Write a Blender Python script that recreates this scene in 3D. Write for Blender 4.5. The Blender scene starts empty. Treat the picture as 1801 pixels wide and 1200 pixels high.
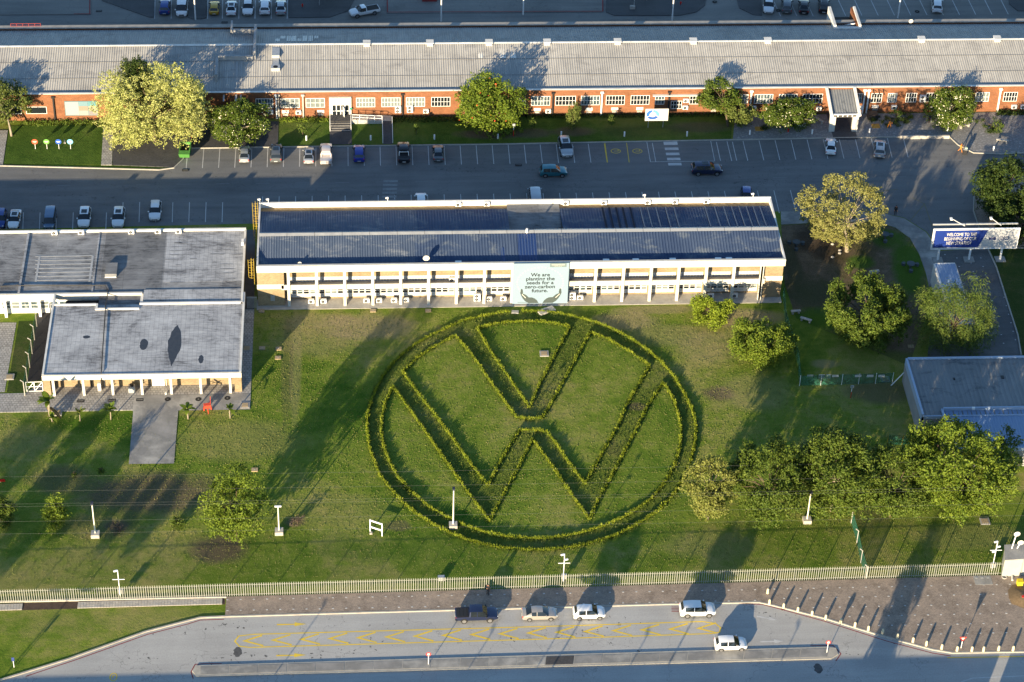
import bpy, bmesh, math, random
from mathutils import Vector, Matrix
random.seed(7)
PI = math.pi
C = bpy.context.scene.collection
# ------------------------------------------------------------------ camera, sky, sun, exposure
CAMH = 213.0; FPX = 4259.61
PITCH, YAW, ROLL = (math.radians(a) for a in (38.501, 4.475, 1.937))
_d = Vector((math.sin(YAW)*math.cos(PITCH), math.cos(YAW)*math.cos(PITCH), -math.sin(PITCH)))
_r = Vector((math.cos(YAW), -math.sin(YAW), 0)); _u = _r.cross(_d)
CR = math.cos(ROLL)*_r + math.sin(ROLL)*_u
CU = -math.sin(ROLL)*_r + math.cos(ROLL)*_u
CD = _d
CAM = Vector((-20.0, -265.0, CAMH))
cd = bpy.data.cameras.new('camera'); cam = bpy.data.objects.new('camera', cd); C.objects.link(cam)
cd.sensor_width = 36.0; cd.sensor_fit = 'HORIZONTAL'; cd.lens = FPX/1801*36.0
cd.clip_start = 5; cd.clip_end = 6000
m4 = Matrix((CR, CU, -CD)).transposed().to_4x4(); m4.translation = CAM; cam.matrix_world = m4
S = bpy.context.scene; S.camera = cam
SUN_EL = math.radians(10.3); SUN_AZ = math.radians(27.0)      # shadows run 27 degrees right of +Y
to_sun = Vector((-math.sin(SUN_AZ)*math.cos(SUN_EL), -math.cos(SUN_AZ)*math.cos(SUN_EL), math.sin(SUN_EL)))
w = bpy.data.worlds.new('World'); S.world = w; w.use_nodes = True
nt = w.node_tree; bg = nt.nodes['Background']
sky = nt.nodes.new('ShaderNodeTexSky'); sky.sky_type = 'NISHITA'; sky.sun_disc = False
sky.sun_elevation = SUN_EL; sky.sun_rotation = math.atan2(to_sun.x, to_sun.y); sky.air_density = 1.0; sky.dust_density = 0.2; sky.ozone_density = 2.6
nt.links.new(sky.outputs[0], bg.inputs[0]); bg.inputs[1].default_value = 0.10
sl = bpy.data.lights.new('sun', 'SUN'); sl.energy = 5.0; sl.angle = math.radians(0.5); sl.color = (1.0, 0.81, 0.53)
so = bpy.data.objects.new('sun', sl); C.objects.link(so); so.rotation_euler = to_sun.to_track_quat('Z', 'Y').to_euler(); so.location = to_sun*400
S.view_settings.view_transform = 'Standard'; S.view_settings.look = 'None'; S.view_settings.gamma = 1.0
S.view_settings.exposure = 1.62; S.view_settings.use_curve_mapping = False

# ------------------------------------------------------------------ pixel <-> place helpers (photo survey to metres)
def at(px, py, z=0.0):
    d = CR*((px-900.5)/FPX) - CU*((py-600.0)/FPX) + CD
    t = (z-CAMH)/d.z
    return Vector((CAM.x+d.x*t, CAM.y+d.y*t, z))
def pr(x, y, z):
    v = Vector((x, y, z))-CAM; k = v.dot(CD)
    return 900.5+FPX*v.dot(CR)/k, 600.0-FPX*v.dot(CU)/k
def Xat(px, Y, z):
    x = 0.0
    for _ in range(4):
        a = pr(x, Y, z)[0]; b = pr(x+1, Y, z)[0]; x += (px-a)/(b-a)
    return x
def zat(bpx, bpy_, tpy):
    p = at(bpx, bpy_); lo, hi = 0.0, 40.0
    for _ in range(40):
        m = (lo+hi)/2
        if pr(p.x, p.y, m)[1] > tpy: lo = m
        else: hi = m
    return lo
def P(*pts, z=0.0): return [at(x, y, z) for x, y in pts]

# ------------------------------------------------------------------ materials
def newmat(name):
    m = bpy.data.materials.new(name); m.use_nodes = True
    t = m.node_tree; b = t.nodes['Principled BSDF']
    return m, t, b
def node(t, typ, **kw):
    n = t.nodes.new(typ)
    for k, v in kw.items():
        if k.startswith('i_'): n.inputs[int(k[2:]) if k[2:].isdigit() else k[2:]].default_value = v
        else: setattr(n, k, v)
    return n
def c4(c): return (c[0], c[1], c[2], 1.0)
def ramp(t, fac, stops):
    r = node(t, 'ShaderNodeValToRGB'); e = r.color_ramp.elements
    while len(e) < len(stops): e.new(0.5)
    for i, (p, c) in enumerate(stops): e[i].position = p; e[i].color = c4(c)
    t.links.new(fac, r.inputs[0]); return r.outputs[0]
def pos(t, scale=(1, 1, 1), obj=False, rot=0.0):
    g = node(t, 'ShaderNodeTexCoord').outputs['Object'] if obj else node(t, 'ShaderNodeNewGeometry').outputs['Position']
    mp = node(t, 'ShaderNodeMapping'); mp.inputs['Scale'].default_value = scale; mp.inputs['Rotation'].default_value = (0, 0, rot)
    t.links.new(g, mp.inputs[0]); return mp.outputs[0]
def noise(t, vec, scale, detail=6, rough=0.6, dist=0.0):
    n = node(t, 'ShaderNodeTexNoise'); n.inputs['Scale'].default_value = scale; n.inputs['Detail'].default_value = detail
    n.inputs['Roughness'].default_value = rough; n.inputs['Distortion'].default_value = dist
    t.links.new(vec, n.inputs['Vector']); return n.outputs['Fac']
def mixc(t, fac, a, b, mode='MIX'):
    m = node(t, 'ShaderNodeMix', data_type='RGBA', blend_type=mode)
    for s, v in ((m.inputs[0], fac), (m.inputs[6], a), (m.inputs[7], b)):
        if hasattr(v, 'links') or hasattr(v, 'is_linked'): t.links.new(v, s)
        else: s.default_value = c4(v) if isinstance(v, (tuple, list)) else v
    return m.outputs[2]
def math_(t, op, a, b=None, clamp=False):
    m = node(t, 'ShaderNodeMath', operation=op, use_clamp=clamp)
    for s, v in ((m.inputs[0], a), (m.inputs[1], b)):
        if v is None: continue
        if isinstance(v, (int, float)): s.default_value = v
        else: t.links.new(v, s)
    return m.outputs[0]
def bump(t, b, h, strength=0.5, dist=0.1):
    n = node(t, 'ShaderNodeBump'); n.inputs['Strength'].default_value = strength; n.inputs['Distance'].default_value = dist
    t.links.new(h, n.inputs['Height']); t.links.new(n.outputs[0], b.inputs['Normal'])
def setb(b, rough=0.8, metal=0.0, spec=0.3):
    b.inputs['Roughness'].default_value = rough; b.inputs['Metallic'].default_value = metal
    b.inputs['Specular IOR Level'].default_value = spec
def M(name, *cols, rough=0.8, scale=1.0, detail=5, bmp=0.0, bscale=None, bdist=0.05, spec=0.3, metal=0.0, stretch=(1, 1, 1), obj=False, lo=0.3, hi=0.7):
    m, t, b = newmat(name); setb(b, rough, metal, spec)
    if len(cols) == 1: b.inputs['Base Color'].default_value = c4(cols[0])
    else:
        f = noise(t, pos(t, stretch, obj), scale, detail)
        n = len(cols)-1
        t.links.new(ramp(t, f, [(lo+(hi-lo)*i/n, c) for i, c in enumerate(cols)]), b.inputs['Base Color'])
    if bmp: bump(t, b, noise(t, pos(t, (1, 1, 1), obj), bscale or scale*4, 4), bmp, bdist)
    return m
MATS = {}
def grass(name, base, patches, fine=1.0, tex=0.45):
    """base: 3 colours from lush to dry; patches: (x, y, rx, ry, rot, colour, strength) of worn or lush ground with ragged edges"""
    m, t, b = newmat(name); setb(b, 0.95, 0, 0.1)
    p = pos(t)
    big = noise(t, p, 0.055, 5, 0.62, 0.6); mid = noise(t, p, 0.45, 6, 0.7, 0.3); sm = noise(t, p, 4.5, 5, 0.75)
    f = math_(t, 'ADD', math_(t, 'MULTIPLY', big, 0.55), math_(t, 'ADD', math_(t, 'ADD', math_(t, 'MULTIPLY', mid, 0.36), math_(t, 'MULTIPLY', noise(t, pos(t, (0.12, 1.5, 1), False, 0.03), 1.0, 4), 0.10)), math_(t, 'MULTIPLY', sm, 0.16)))
    col = ramp(t, f, [(0.45, base[0]), (0.585, base[1]), (0.71, base[2])])
    ragged = math_(t, 'ADD', math_(t, 'MULTIPLY', noise(t, p, 0.22, 7, 0.75), 1.3), math_(t, 'MULTIPLY', noise(t, p, 2.6, 4, 0.8), 0.5))
    for (x, y, rx, ry, rot, pc, st) in patches:
        mp = node(t, 'ShaderNodeMapping', vector_type='TEXTURE')
        mp.inputs['Location'].default_value = (x, y, 0); mp.inputs['Rotation'].default_value = (0, 0, rot); mp.inputs['Scale'].default_value = (rx, ry, 1)
        t.links.new(p, mp.inputs[0])
        sx = node(t, 'ShaderNodeSeparateXYZ'); t.links.new(mp.outputs[0], sx.inputs[0])
        d2 = math_(t, 'ADD', math_(t, 'POWER', sx.outputs[0], 2.0), math_(t, 'POWER', sx.outputs[1], 2.0))
        mk = math_(t, 'SUBTRACT', math_(t, 'ADD', 1.0, math_(t, 'SUBTRACT', ragged, 0.9)), d2)
        mk = math_(t, 'MULTIPLY', math_(t, 'MULTIPLY', mk, 1.5, True), st, True)
        col = mixc(t, mk, col, pc)
    sp = ramp(t, noise(t, p, 9.0*fine, 3, 0.8), [(0.3, (0.55, 0.55, 0.55)), (0.7, (1.5, 1.5, 1.4))])
    col = mixc(t, 0.75, col, sp, 'MULTIPLY')
    t.links.new(col, b.inputs['Base Color'])
    h = math_(t, 'ADD', math_(t, 'MULTIPLY', noise(t, p, 3.2, 5, 0.8), 1.0), math_(t, 'MULTIPLY', noise(t, p, 0.7, 3), 0.8))
    bump(t, b, h, tex, 0.22)
    return m
def asphalt(name, a, bcol, cscale=0.12, spots=0.0, joint=False):
    m, t, b = newmat(name); setb(b, 0.85, 0, 0.25)
    p = pos(t)
    f1 = noise(t, p, cscale, 6, 0.65, 0.4); f2 = noise(t, pos(t, (0.12, 1.6, 1)), 0.5, 5, 0.6)
    f = math_(t, 'ADD', math_(t, 'MULTIPLY', f1, 0.6), math_(t, 'MULTIPLY', f2, 0.4))
    col = ramp(t, f, [(0.36, a), (0.62, bcol)])
    col = mixc(t, 0.5, col, ramp(t, noise(t, p, 5.0, 4, 0.8), [(0.3, (0.7, 0.7, 0.7)), (0.7, (1.2, 1.2, 1.2))]), 'MULTIPLY')
    # hairline cracks and tar seams
    v = node(t, 'ShaderNodeTexVoronoi', feature='DISTANCE_TO_EDGE'); v.inputs['Scale'].default_value = 0.09
    wv = node(t, 'ShaderNodeMix', data_type='VECTOR'); wv.inputs[0].default_value = 0.12
    nn = node(t, 'ShaderNodeTexNoise'); nn.inputs['Scale'].default_value = 0.35; nn.inputs['Detail'].default_value = 5; t.links.new(p, nn.inputs['Vector'])
    sc = node(t, 'ShaderNodeVectorMath', operation='SCALE'); sc.inputs[3].default_value = 9.0; t.links.new(nn.outputs['Color'], sc.inputs[0])
    ad = node(t, 'ShaderNodeVectorMath', operation='ADD'); t.links.new(p, ad.inputs[0]); t.links.new(sc.outputs[0], ad.inputs[1])
    t.links.new(ad.outputs[0], v.inputs['Vector'])
    cr = math_(t, 'LESS_THAN', v.outputs['Distance'], 0.0045)
    col = mixc(t, math_(t, 'MULTIPLY', cr, 0.3), col, (0.04, 0.04, 0.042))
    if spots:
        sp = math_(t, 'GREATER_THAN', math_(t, 'MULTIPLY', noise(t, p, 1.5, 3, 0.7), math_(t, 'ADD', 0.55, noise(t, pos(t, (0.06, 0.35, 1)), 1.0, 2))), 0.74)
        col = mixc(t, math_(t, 'MULTIPLY', sp, spots), col, (0.025, 0.025, 0.028))
    t.links.new(col, b.inputs['Base Color'])
    bump(t, b, noise(t, p, 14.0, 3), 0.25, 0.03)
    return m
def brickmat(name, c1, c2, mort, bw=0.24, bh=0.085, ms=0.012, axis='xz', mott=0.6, bmp=0.3):
    m, t, b = newmat(name); setb(b, 0.9, 0, 0.15)
    p = pos(t); sx = node(t, 'ShaderNodeSeparateXYZ'); t.links.new(p, sx.inputs[0])
    cb = node(t, 'ShaderNodeCombineXYZ')
    if axis == 'xz':
        t.links.new(math_(t, 'ADD', sx.outputs[0], sx.outputs[1]), cb.inputs[0]); t.links.new(sx.outputs[2], cb.inputs[1])
    else:
        t.links.new(sx.outputs[0], cb.inputs[0]); t.links.new(sx.outputs[1], cb.inputs[1])
    br = node(t, 'ShaderNodeTexBrick'); br.inputs['Color1'].default_value = c4(c1); br.inputs['Color2'].default_value = c4(c2); br.inputs['Mortar'].default_value = c4(mort)
    br.inputs['Scale'].default_value = 1.0; br.inputs['Mortar Size'].default_value = ms; br.inputs['Brick Width'].default_value = bw; br.inputs['Row Height'].default_value = bh
    t.links.new(cb.outputs[0], br.inputs['Vector'])
    q = pos(t, (1, 1, 2.5) if axis == 'xz' else (1, 1, 1))
    n1 = noise(t, q, 0.5, 7, 0.7); n2 = noise(t, q, 3.5, 4, 0.7)
    f = math_(t, 'ADD', math_(t, 'MULTIPLY', n1, 0.6), math_(t, 'MULTIPLY', n2, 0.4))
    col = mixc(t, mott, br.outputs['Color'], ramp(t, f, [(0.34, (0.55, 0.52, 0.5)), (0.5, (1, 1, 1)), (0.66, (1.35, 1.3, 1.25))]), 'MULTIPLY')
    t.links.new(col, b.inputs['Base Color'])
    bump(t, b, br.outputs['Fac'], -bmp, 0.01)
    return m
def sheetmat(name, a, bcol, streak=(1.2, 0.09, 1), rough=0.5, spec=0.4, metal=0.0, stain=None, sscale=0.12):
    m, t, b = newmat(name); setb(b, rough, metal, spec)
    f = math_(t, 'ADD', math_(t, 'MULTIPLY', noise(t, pos(t, streak), 1.0, 5, 0.6), 0.55), math_(t, 'MULTIPLY', noise(t, pos(t), sscale, 6, 0.65), 0.45))
    col = ramp(t, f, [(0.36, a), (0.62, bcol)])
    if stain:
        k = ramp(t, noise(t, pos(t, (1, 1.8, 1)), 0.28, 8, 0.72, 0.6), [(0.52, (0, 0, 0)), (0.66, (1, 1, 1))])
        col = mixc(t, k, col, stain)
    t.links.new(col, b.inputs['Base Color'])
    return m
def membrane(name, a, bcol, dark, row=0.95, col_w=2.0):
    m, t, b = newmat(name); setb(b, 0.75, 0, 0.3)
    p = pos(t)
    br = node(t, 'ShaderNodeTexBrick'); br.inputs['Color1'].default_value = c4(a); br.inputs['Color2'].default_value = c4(bcol); br.inputs['Mortar'].default_value = c4(dark)
    br.inputs['Scale'].default_value = 1.0; br.offset = 0.0; br.inputs['Mortar Size'].default_value = 0.022; br.inputs['Mortar Smooth'].default_value = 0.6
    br.inputs['Brick Width'].default_value = col_w; br.inputs['Row Height'].default_value = row; br.inputs['Bias'].default_value = -0.1
    wv = noise(t, p, 0.6, 4); ad = node(t, 'ShaderNodeVectorMath', operation='ADD'); cb = node(t, 'ShaderNodeCombineXYZ')
    t.links.new(math_(t, 'MULTIPLY', wv, 0.25), cb.inputs[1]); t.links.new(math_(t, 'MULTIPLY', wv, 0.25), cb.inputs[0]); t.links.new(p, ad.inputs[0]); t.links.new(cb.outputs[0], ad.inputs[1])
    t.links.new(ad.outputs[0], br.inputs['Vector'])
    k = math_(t, 'ADD', math_(t, 'MULTIPLY', noise(t, p, 0.16, 8, 0.72, 0.5), 0.6), math_(t, 'MULTIPLY', noise(t, pos(t, (0.5, 2.2, 1)), 1.1, 6, 0.75), 0.4))
    col = mixc(t, 0.9, br.outputs['Color'], ramp(t, k, [(0.40, (0.26, 0.26, 0.27)), (0.48, (0.82, 0.82, 0.82)), (0.60, (1.28, 1.28, 1.26))]), 'MULTIPLY')
    t.links.new(col, b.inputs['Base Color'])
    bump(t, b, noise(t, p, 1.8, 5), 0.35, 0.04)
    return m
def leafmat(name, *cols, tr=0.25):
    m, t, b = newmat(name); setb(b, 0.6, 0, 0.2)
    g = node(t, 'ShaderNodeNewGeometry')
    n = noise(t, pos(t), 0.5, 3)
    f = math_(t, 'ADD', math_(t, 'MULTIPLY', g.outputs['Random Per Island'], 0.6), math_(t, 'MULTIPLY', n, 0.4))
    k = len(cols)-1
    col = ramp(t, f, [(0.15+0.65*i/k, c) for i, c in enumerate(cols)])
    t.links.new(col, b.inputs['Base Color'])
    ts = node(t, 'ShaderNodeBsdfTranslucent'); t.links.new(mixc(t, 1.0, col, (1.3, 1.25, 0.6), 'MULTIPLY'), ts.inputs[0])
    ms = node(t, 'ShaderNodeMixShader'); ms.inputs[0].default_value = tr
    t.links.new(b.outputs[0], ms.inputs[1]); t.links.new(ts.outputs[0], ms.inputs[2])
    t.links.new(ms.outputs[0], t.nodes['Material Output'].inputs[0])
    return m
def paint(name, c, rough=0.3, metal=0.0):
    m, t, b = newmat(name); setb(b, rough, metal, 0.5); b.inputs['Base Color'].default_value = c4(c)
    b.inputs['Coat Weight'].default_value = 0.6; b.inputs['Coat Roughness'].default_value = 0.08
    return m
white = M('white_paint', (0.56, 0.55, 0.51), (0.46, 0.45, 0.41), (0.53, 0.52, 0.48), scale=0.8, rough=0.7)
white2 = M('white_plaster_weathered', (0.70, 0.69, 0.66), (0.52, 0.51, 0.48), scale=0.6, rough=0.8, bmp=0.1)
metalw = M('white_metal', (0.74, 0.74, 0.73), rough=0.5)
greym = M('grey_metal', (0.35, 0.36, 0.37), rough=0.5, metal=0.3)
galv = M('galvanised_steel', (0.45, 0.46, 0.46), (0.35, 0.36, 0.37), scale=2, rough=0.5, metal=0.4)
dark = M('dark_void', (0.015, 0.015, 0.017), rough=0.7)
blackp = M('black_plastic', (0.02, 0.02, 0.022), rough=0.5)
rubber = M('rubber', (0.018, 0.018, 0.018), rough=0.85)
rimm = M('wheel_alloy', (0.26, 0.26, 0.27), rough=0.35, metal=0.6)
glassd = M('dark_glass', (0.012, 0.016, 0.02), rough=0.06, spec=0.6)
glassp = M('window_glass_with_pale_blinds', (0.20, 0.21, 0.20), (0.10, 0.13, 0.14), scale=1.1, stretch=(2.5, 1, 0.4), rough=0.15, spec=0.6)
glassm = M('window_glass_mid', (0.10, 0.14, 0.17), (0.03, 0.05, 0.06), (0.2, 0.23, 0.24), scale=1.0, rough=0.1, spec=0.6, stretch=(2, 1, 0.6))
redl = M('red_lens', (0.5, 0.02, 0.015), rough=0.25)
clearl = M('clear_lens', (0.6, 0.62, 0.64), rough=0.15)
concrete = M('concrete', (0.33, 0.32, 0.30), (0.22, 0.215, 0.205), scale=0.8, rough=0.9, bmp=0.2, bscale=6)
concl = M('pale_concrete', (0.42, 0.40, 0.36), (0.32, 0.30, 0.27), scale=1.2, rough=0.9, bmp=0.2, bscale=8)
kerbm = M('kerb_concrete', (0.40, 0.38, 0.33), (0.30, 0.28, 0.25), scale=1.5, rough=0.9)
pathm = M('weathered_concrete_path', (0.30, 0.29, 0.28), (0.19, 0.187, 0.18), (0.40, 0.385, 0.355), scale=0.22, detail=9, rough=0.9, bmp=0.25, bscale=4)
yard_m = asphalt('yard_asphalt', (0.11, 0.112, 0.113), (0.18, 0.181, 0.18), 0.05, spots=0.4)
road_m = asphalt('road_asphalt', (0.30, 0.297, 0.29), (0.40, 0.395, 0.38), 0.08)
lay_m = asphalt('layby_asphalt', (0.32, 0.315, 0.305), (0.41, 0.405, 0.39), 0.08, spots=0.85)
rear_m = asphalt('rear_yard_concrete', (0.13, 0.13, 0.125), (0.22, 0.215, 0.20), 0.05)
yel = M('yellow_road_paint', (0.72, 0.50, 0.03), (0.56, 0.42, 0.08), scale=0.9, rough=0.8)
whl = M('white_road_paint', (0.55, 0.55, 0.54), (0.38, 0.38, 0.38), scale=0.8, rough=0.8)
redp = M('red_road_paint', (0.25, 0.03, 0.03), (0.16, 0.035, 0.035), scale=0.8, rough=0.8)
brick = brickmat('orange_face_brick', (0.22, 0.080, 0.032), (0.165, 0.055, 0.024), (0.18, 0.115, 0.075), mott=0.75)
ybrick = brickmat('yellow_face_brick', (0.27, 0.20, 0.115), (0.205, 0.145, 0.078), (0.25, 0.21, 0.15), mott=0.7)
bpave = brickmat('brown_block_paving', (0.36, 0.295, 0.24), (0.28, 0.23, 0.19), (0.15, 0.125, 0.105), 0.22, 0.11, 0.014, 'xy', 0.85, 0.4)
slabm = brickmat('grey_slab_paving', (0.36, 0.35, 0.33), (0.28, 0.27, 0.26), (0.07, 0.07, 0.065), 0.46, 0.46, 0.02, 'xy', 0.8, 0.4)
dslab = brickmat('dark_block_paving', (0.085, 0.085, 0.09), (0.065, 0.066, 0.07), (0.04, 0.04, 0.042), 0.22, 0.11, 0.012, 'xy', 0.6, 0.4)
farroof = sheetmat('grey_fibre_cement_sheet', (0.27, 0.265, 0.255), (0.38, 0.37, 0.35), stain=(0.24, 0.235, 0.228), rough=0.8)
blueroof = sheetmat('dark_blue_roof_sheet', (0.034, 0.056, 0.112), (0.058, 0.085, 0.145), stain=(0.12, 0.145, 0.18), rough=0.8, spec=0.1)
fadedroof = sheetmat('faded_blue_roof_sheet', (0.055, 0.08, 0.13), (0.085, 0.112, 0.165), stain=(0.17, 0.19, 0.22), rough=0.75, spec=0.12)
blueroof2 = sheetmat('new_blue_roof_sheet', (0.012, 0.032, 0.12), (0.018, 0.04, 0.13), rough=0.35, spec=0.5)
gateroof = sheetmat('grey_roof_sheet', (0.13, 0.138, 0.145), (0.19, 0.198, 0.205), stain=(0.07, 0.078, 0.088), rough=0.6)
gateroof2 = sheetmat('pale_blue_roof_sheet', (0.16, 0.24, 0.38), (0.19, 0.27, 0.41), rough=0.5)
mem = membrane('silver_painted_roofing_felt', (0.37, 0.38, 0.40), (0.33, 0.34, 0.36), (0.17, 0.175, 0.19), 0.95, 0.62)
memd = membrane('worn_roofing_felt', (0.25, 0.255, 0.265), (0.20, 0.205, 0.215), (0.36, 0.36, 0.37), 1.15, 8.0)
memg = membrane('grey_torch_on_felt', (0.15, 0.155, 0.165), (0.18, 0.185, 0.195), (0.08, 0.08, 0.085), 1.3, 6.0)
bark = M('bark', (0.14, 0.10, 0.07), (0.07, 0.05, 0.035), scale=3, rough=0.95, bmp=0.5, obj=True)
barkp = M('pale_bark', (0.30, 0.26, 0.20), (0.18, 0.15, 0.11), scale=3, rough=0.95, bmp=0.4, obj=True)
soil = M('soil', (0.085, 0.06, 0.045), (0.05, 0.036, 0.028), scale=1.5, rough=1, bmp=0.5)
gravel = M('grey_gravel', (0.36, 0.35, 0.34), (0.16, 0.16, 0.16), (0.30, 0.29, 0.285), scale=2.2, detail=10, rough=1, bmp=0.5, bscale=9)
# ------------------------------------------------------------------ mesh and object helpers
ORG = {}
class MB:
    def __init__(s): s.v = []; s.f = []; s.mi = []
    def add(s, vs, fs, mi=0):
        o = len(s.v); s.v += [tuple(q) for q in vs]; s.f += [tuple(i+o for i in q) for q in fs]; s.mi += [mi]*len(fs); return s
    def bx(s, x0, x1, y0, y1, z0, z1, mi=0):
        return s.add([(x0,y0,z0),(x1,y0,z0),(x1,y1,z0),(x0,y1,z0),(x0,y0,z1),(x1,y0,z1),(x1,y1,z1),(x0,y1,z1)],
                     [(0,3,2,1),(4,5,6,7),(0,1,5,4),(1,2,6,5),(2,3,7,6),(3,0,4,7)], mi)
    def box(s, c, d, rz=0.0, mi=0):
        ca, sa = math.cos(rz), math.sin(rz); hx, hy, hz = d[0]/2, d[1]/2, d[2]/2; vs = []
        for z in (-hz, hz):
            for x, y in ((-hx,-hy),(hx,-hy),(hx,hy),(-hx,hy)): vs.append((c[0]+x*ca-y*sa, c[1]+x*sa+y*ca, c[2]+z))
        return s.add(vs, [(0,3,2,1),(4,5,6,7),(0,1,5,4),(1,2,6,5),(2,3,7,6),(3,0,4,7)], mi)
    def bar(s, p, q, wd, ht, mi=0):
        """box beam from p to q, wd across (horizontal), ht the other way"""
        p = Vector(p); q = Vector(q); d = (q-p).normalized(); up = Vector((0,0,1)) if abs(d.z) < 0.95 else Vector((0,1,0))
        a = d.cross(up).normalized()*wd/2; b = a.normalized().cross(d).normalized()*ht/2
        vs = [p-a-b, p+a-b, p+a+b, p-a+b, q-a-b, q+a-b, q+a+b, q-a+b]
        return s.add(vs, [(0,3,2,1),(4,5,6,7),(0,1,5,4),(1,2,6,5),(2,3,7,6),(3,0,4,7)], mi)
    def tube(s, pts, rs, n=6, mi=0, cap=True):
        pts = [Vector(q) for q in pts]
        if isinstance(rs, (int, float)): rs = [rs]*len(pts)
        o = len(s.v); vs = []; fs = []
        for i, q in enumerate(pts):
            d = (pts[min(i+1, len(pts)-1)]-pts[max(i-1, 0)]).normalized()
            up = Vector((0,0,1)) if abs(d.z) < 0.9 else Vector((1,0,0))
            a = d.cross(up).normalized(); b = a.cross(d)
            for k in range(n):
                t = 2*PI*k/n; vs.append(q+(a*math.cos(t)+b*math.sin(t))*rs[i])
        for i in range(len(pts)-1):
            for k in range(n):
                fs.append((i*n+k, i*n+(k+1)%n, (i+1)*n+(k+1)%n, (i+1)*n+k))
        if cap: fs.append(tuple(range(n))[::-1]); fs.append(tuple((len(pts)-1)*n+k for k in range(n)))
        return s.add(vs, fs, mi)
    def prism(s, pts, z0, z1, mi=0, bottom=False):
        n = len(pts)
        a = sum(pts[i][0]*pts[(i+1)%n][1]-pts[(i+1)%n][0]*pts[i][1] for i in range(n))
        if a < 0: pts = pts[::-1]
        vs = [(q[0], q[1], z0) for q in pts]+[(q[0], q[1], z1) for q in pts]
        fs = [(i, (i+1)%n, n+(i+1)%n, n+i) for i in range(n)]+[tuple(range(n, 2*n))]
        if bottom: fs.append(tuple(range(n))[::-1])
        return s.add(vs, fs, mi)
    def sheet(s, pts, z, mi=0):
        n = len(pts)
        a = sum(pts[i][0]*pts[(i+1)%n][1]-pts[(i+1)%n][0]*pts[i][1] for i in range(n))
        if a < 0: pts = pts[::-1]
        return s.add([(q[0], q[1], z) for q in pts], [tuple(range(n))], mi)
    def strip(s, pts, wd, z, mi=0):
        """flat painted line along pts"""
        q = []
        for a in pts:
            a = Vector(a[:2])
            if not q or (a-q[-1]).length > 1e-4: q.append(a)
        n = len(q); closed = n > 3 and (q[0]-q[-1]).length < .02; L = []
        for i in range(n):
            p0 = q[i-1] if i else (q[-2] if closed else None); p1 = q[i+1] if i < n-1 else (q[1] if closed else None)
            d0 = (q[i]-p0).normalized() if p0 is not None else (p1-q[i]).normalized(); d1 = (p1-q[i]).normalized() if p1 is not None else d0
            n0 = Vector((-d0.y, d0.x)); n1 = Vector((-d1.y, d1.x)); m = n0+n1
            m = n0 if m.length < .05 else m.normalized(); L.append(m*(wd/2/max(.22, m.dot(n0))))
        vs = []
        for a, b in zip(q, L): vs += [(a.x-b.x, a.y-b.y, z), (a.x+b.x, a.y+b.y, z)]
        return s.add(vs, [(2*i, 2*i+2, 2*i+3, 2*i+1) for i in range(n-1)], mi)
    def wallstrip(s, pts, wd, z0, z1, mi=0):
        """kerb or low wall along pts with mitred joints"""
        pts = [Vector(q[:2]) for q in pts]; n = len(pts); L = []
        for i in range(n):
            d = (pts[min(i+1, n-1)]-pts[max(i-1, 0)]).normalized(); L.append(Vector((-d.y, d.x))*wd/2)
        vs = []
        for q, a in zip(pts, L):
            vs += [(q-a).to_tuple()+(z0,), (q+a).to_tuple()+(z0,), (q+a).to_tuple()+(z1,), (q-a).to_tuple()+(z1,)]
        fs = [(0,1,2,3)]
        for i in range(n-1):
            o = i*4; fs += [(o, o+4, o+5, o+1)[::-1], (o+1, o+5, o+6, o+2)[::-1], (o+2, o+6, o+7, o+3)[::-1], (o+3, o+7, o+4, o)[::-1]]
        o = (n-1)*4; fs.append((o+3, o+2, o+1, o))
        return s.add(vs, fs, mi)
    def disc(s, c, r, n=12, axis='z', mi=0, ry=None):
        ry = ry or r; vs = []
        for k in range(n):
            t = 2*PI*k/n; a, b = r*math.cos(t), ry*math.sin(t)
            vs.append((c[0]+a, c[1]+b, c[2]) if axis == 'z' else (c[0]+a, c[1], c[2]+b) if axis == '-y' else (c[0], c[1]+a, c[2]+b))
        return s.add(vs, [tuple(range(n))], mi)
    def corr(s, x0, x1, prof, pitch=0.36, h=0.045, mi=0, skew=0.0):
        """ribbed roof sheet: ribs run along prof [(y,z),...]"""
        xs = []; x = x0; k = 0
        while x < x1-1e-6:
            for dx, dz in ((0, 0), (0.45, 0), (0.6, h), (0.85, h)):
                if x+dx*pitch < x1: xs.append((x+dx*pitch, dz))
            x += pitch
        xs.append((x1, 0)); m = len(prof); vs = []
        for (a, dz) in xs:
            for (y, z) in prof: vs.append((a+skew*(y-prof[0][0]), y, z+dz))
        fs = []
        for i in range(len(xs)-1):
            for j in range(m-1):
                fs.append((i*m+j, (i+1)*m+j, (i+1)*m+j+1, i*m+j+1))
        return s.add(vs, fs, mi)
    def mesh(s, name, mats, smooth=False):
        me = bpy.data.meshes.new(name); me.from_pydata(s.v, [], s.f)
        for m in (mats if isinstance(mats, (list, tuple)) else [mats]): me.materials.append(m)
        if any(s.mi): me.polygons.foreach_set('material_index', s.mi)
        if smooth: me.polygons.foreach_set('use_smooth', [True]*len(me.polygons))
        me.update(); return me
    def build(s, name, mats, parent=None, smooth=False, local=False):
        """vertices are in place coordinates unless local; the object hangs at its parent's origin"""
        if parent is not None and not local:
            o = ORG.get(parent, Vector((0,0,0))); s.v = [(a-o.x, b-o.y, c-o.z) for a, b, c in s.v]
        me = s.mesh(name, mats, smooth); ob = bpy.data.objects.new(name, me)
        if parent is not None: ob.parent = parent; ORG[ob] = ORG.get(parent, Vector((0,0,0)))
        if not (parent is not None and parent.get('_proto')): C.objects.link(ob)
        elif parent is not None: ob['_proto'] = 1
        return ob
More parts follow.
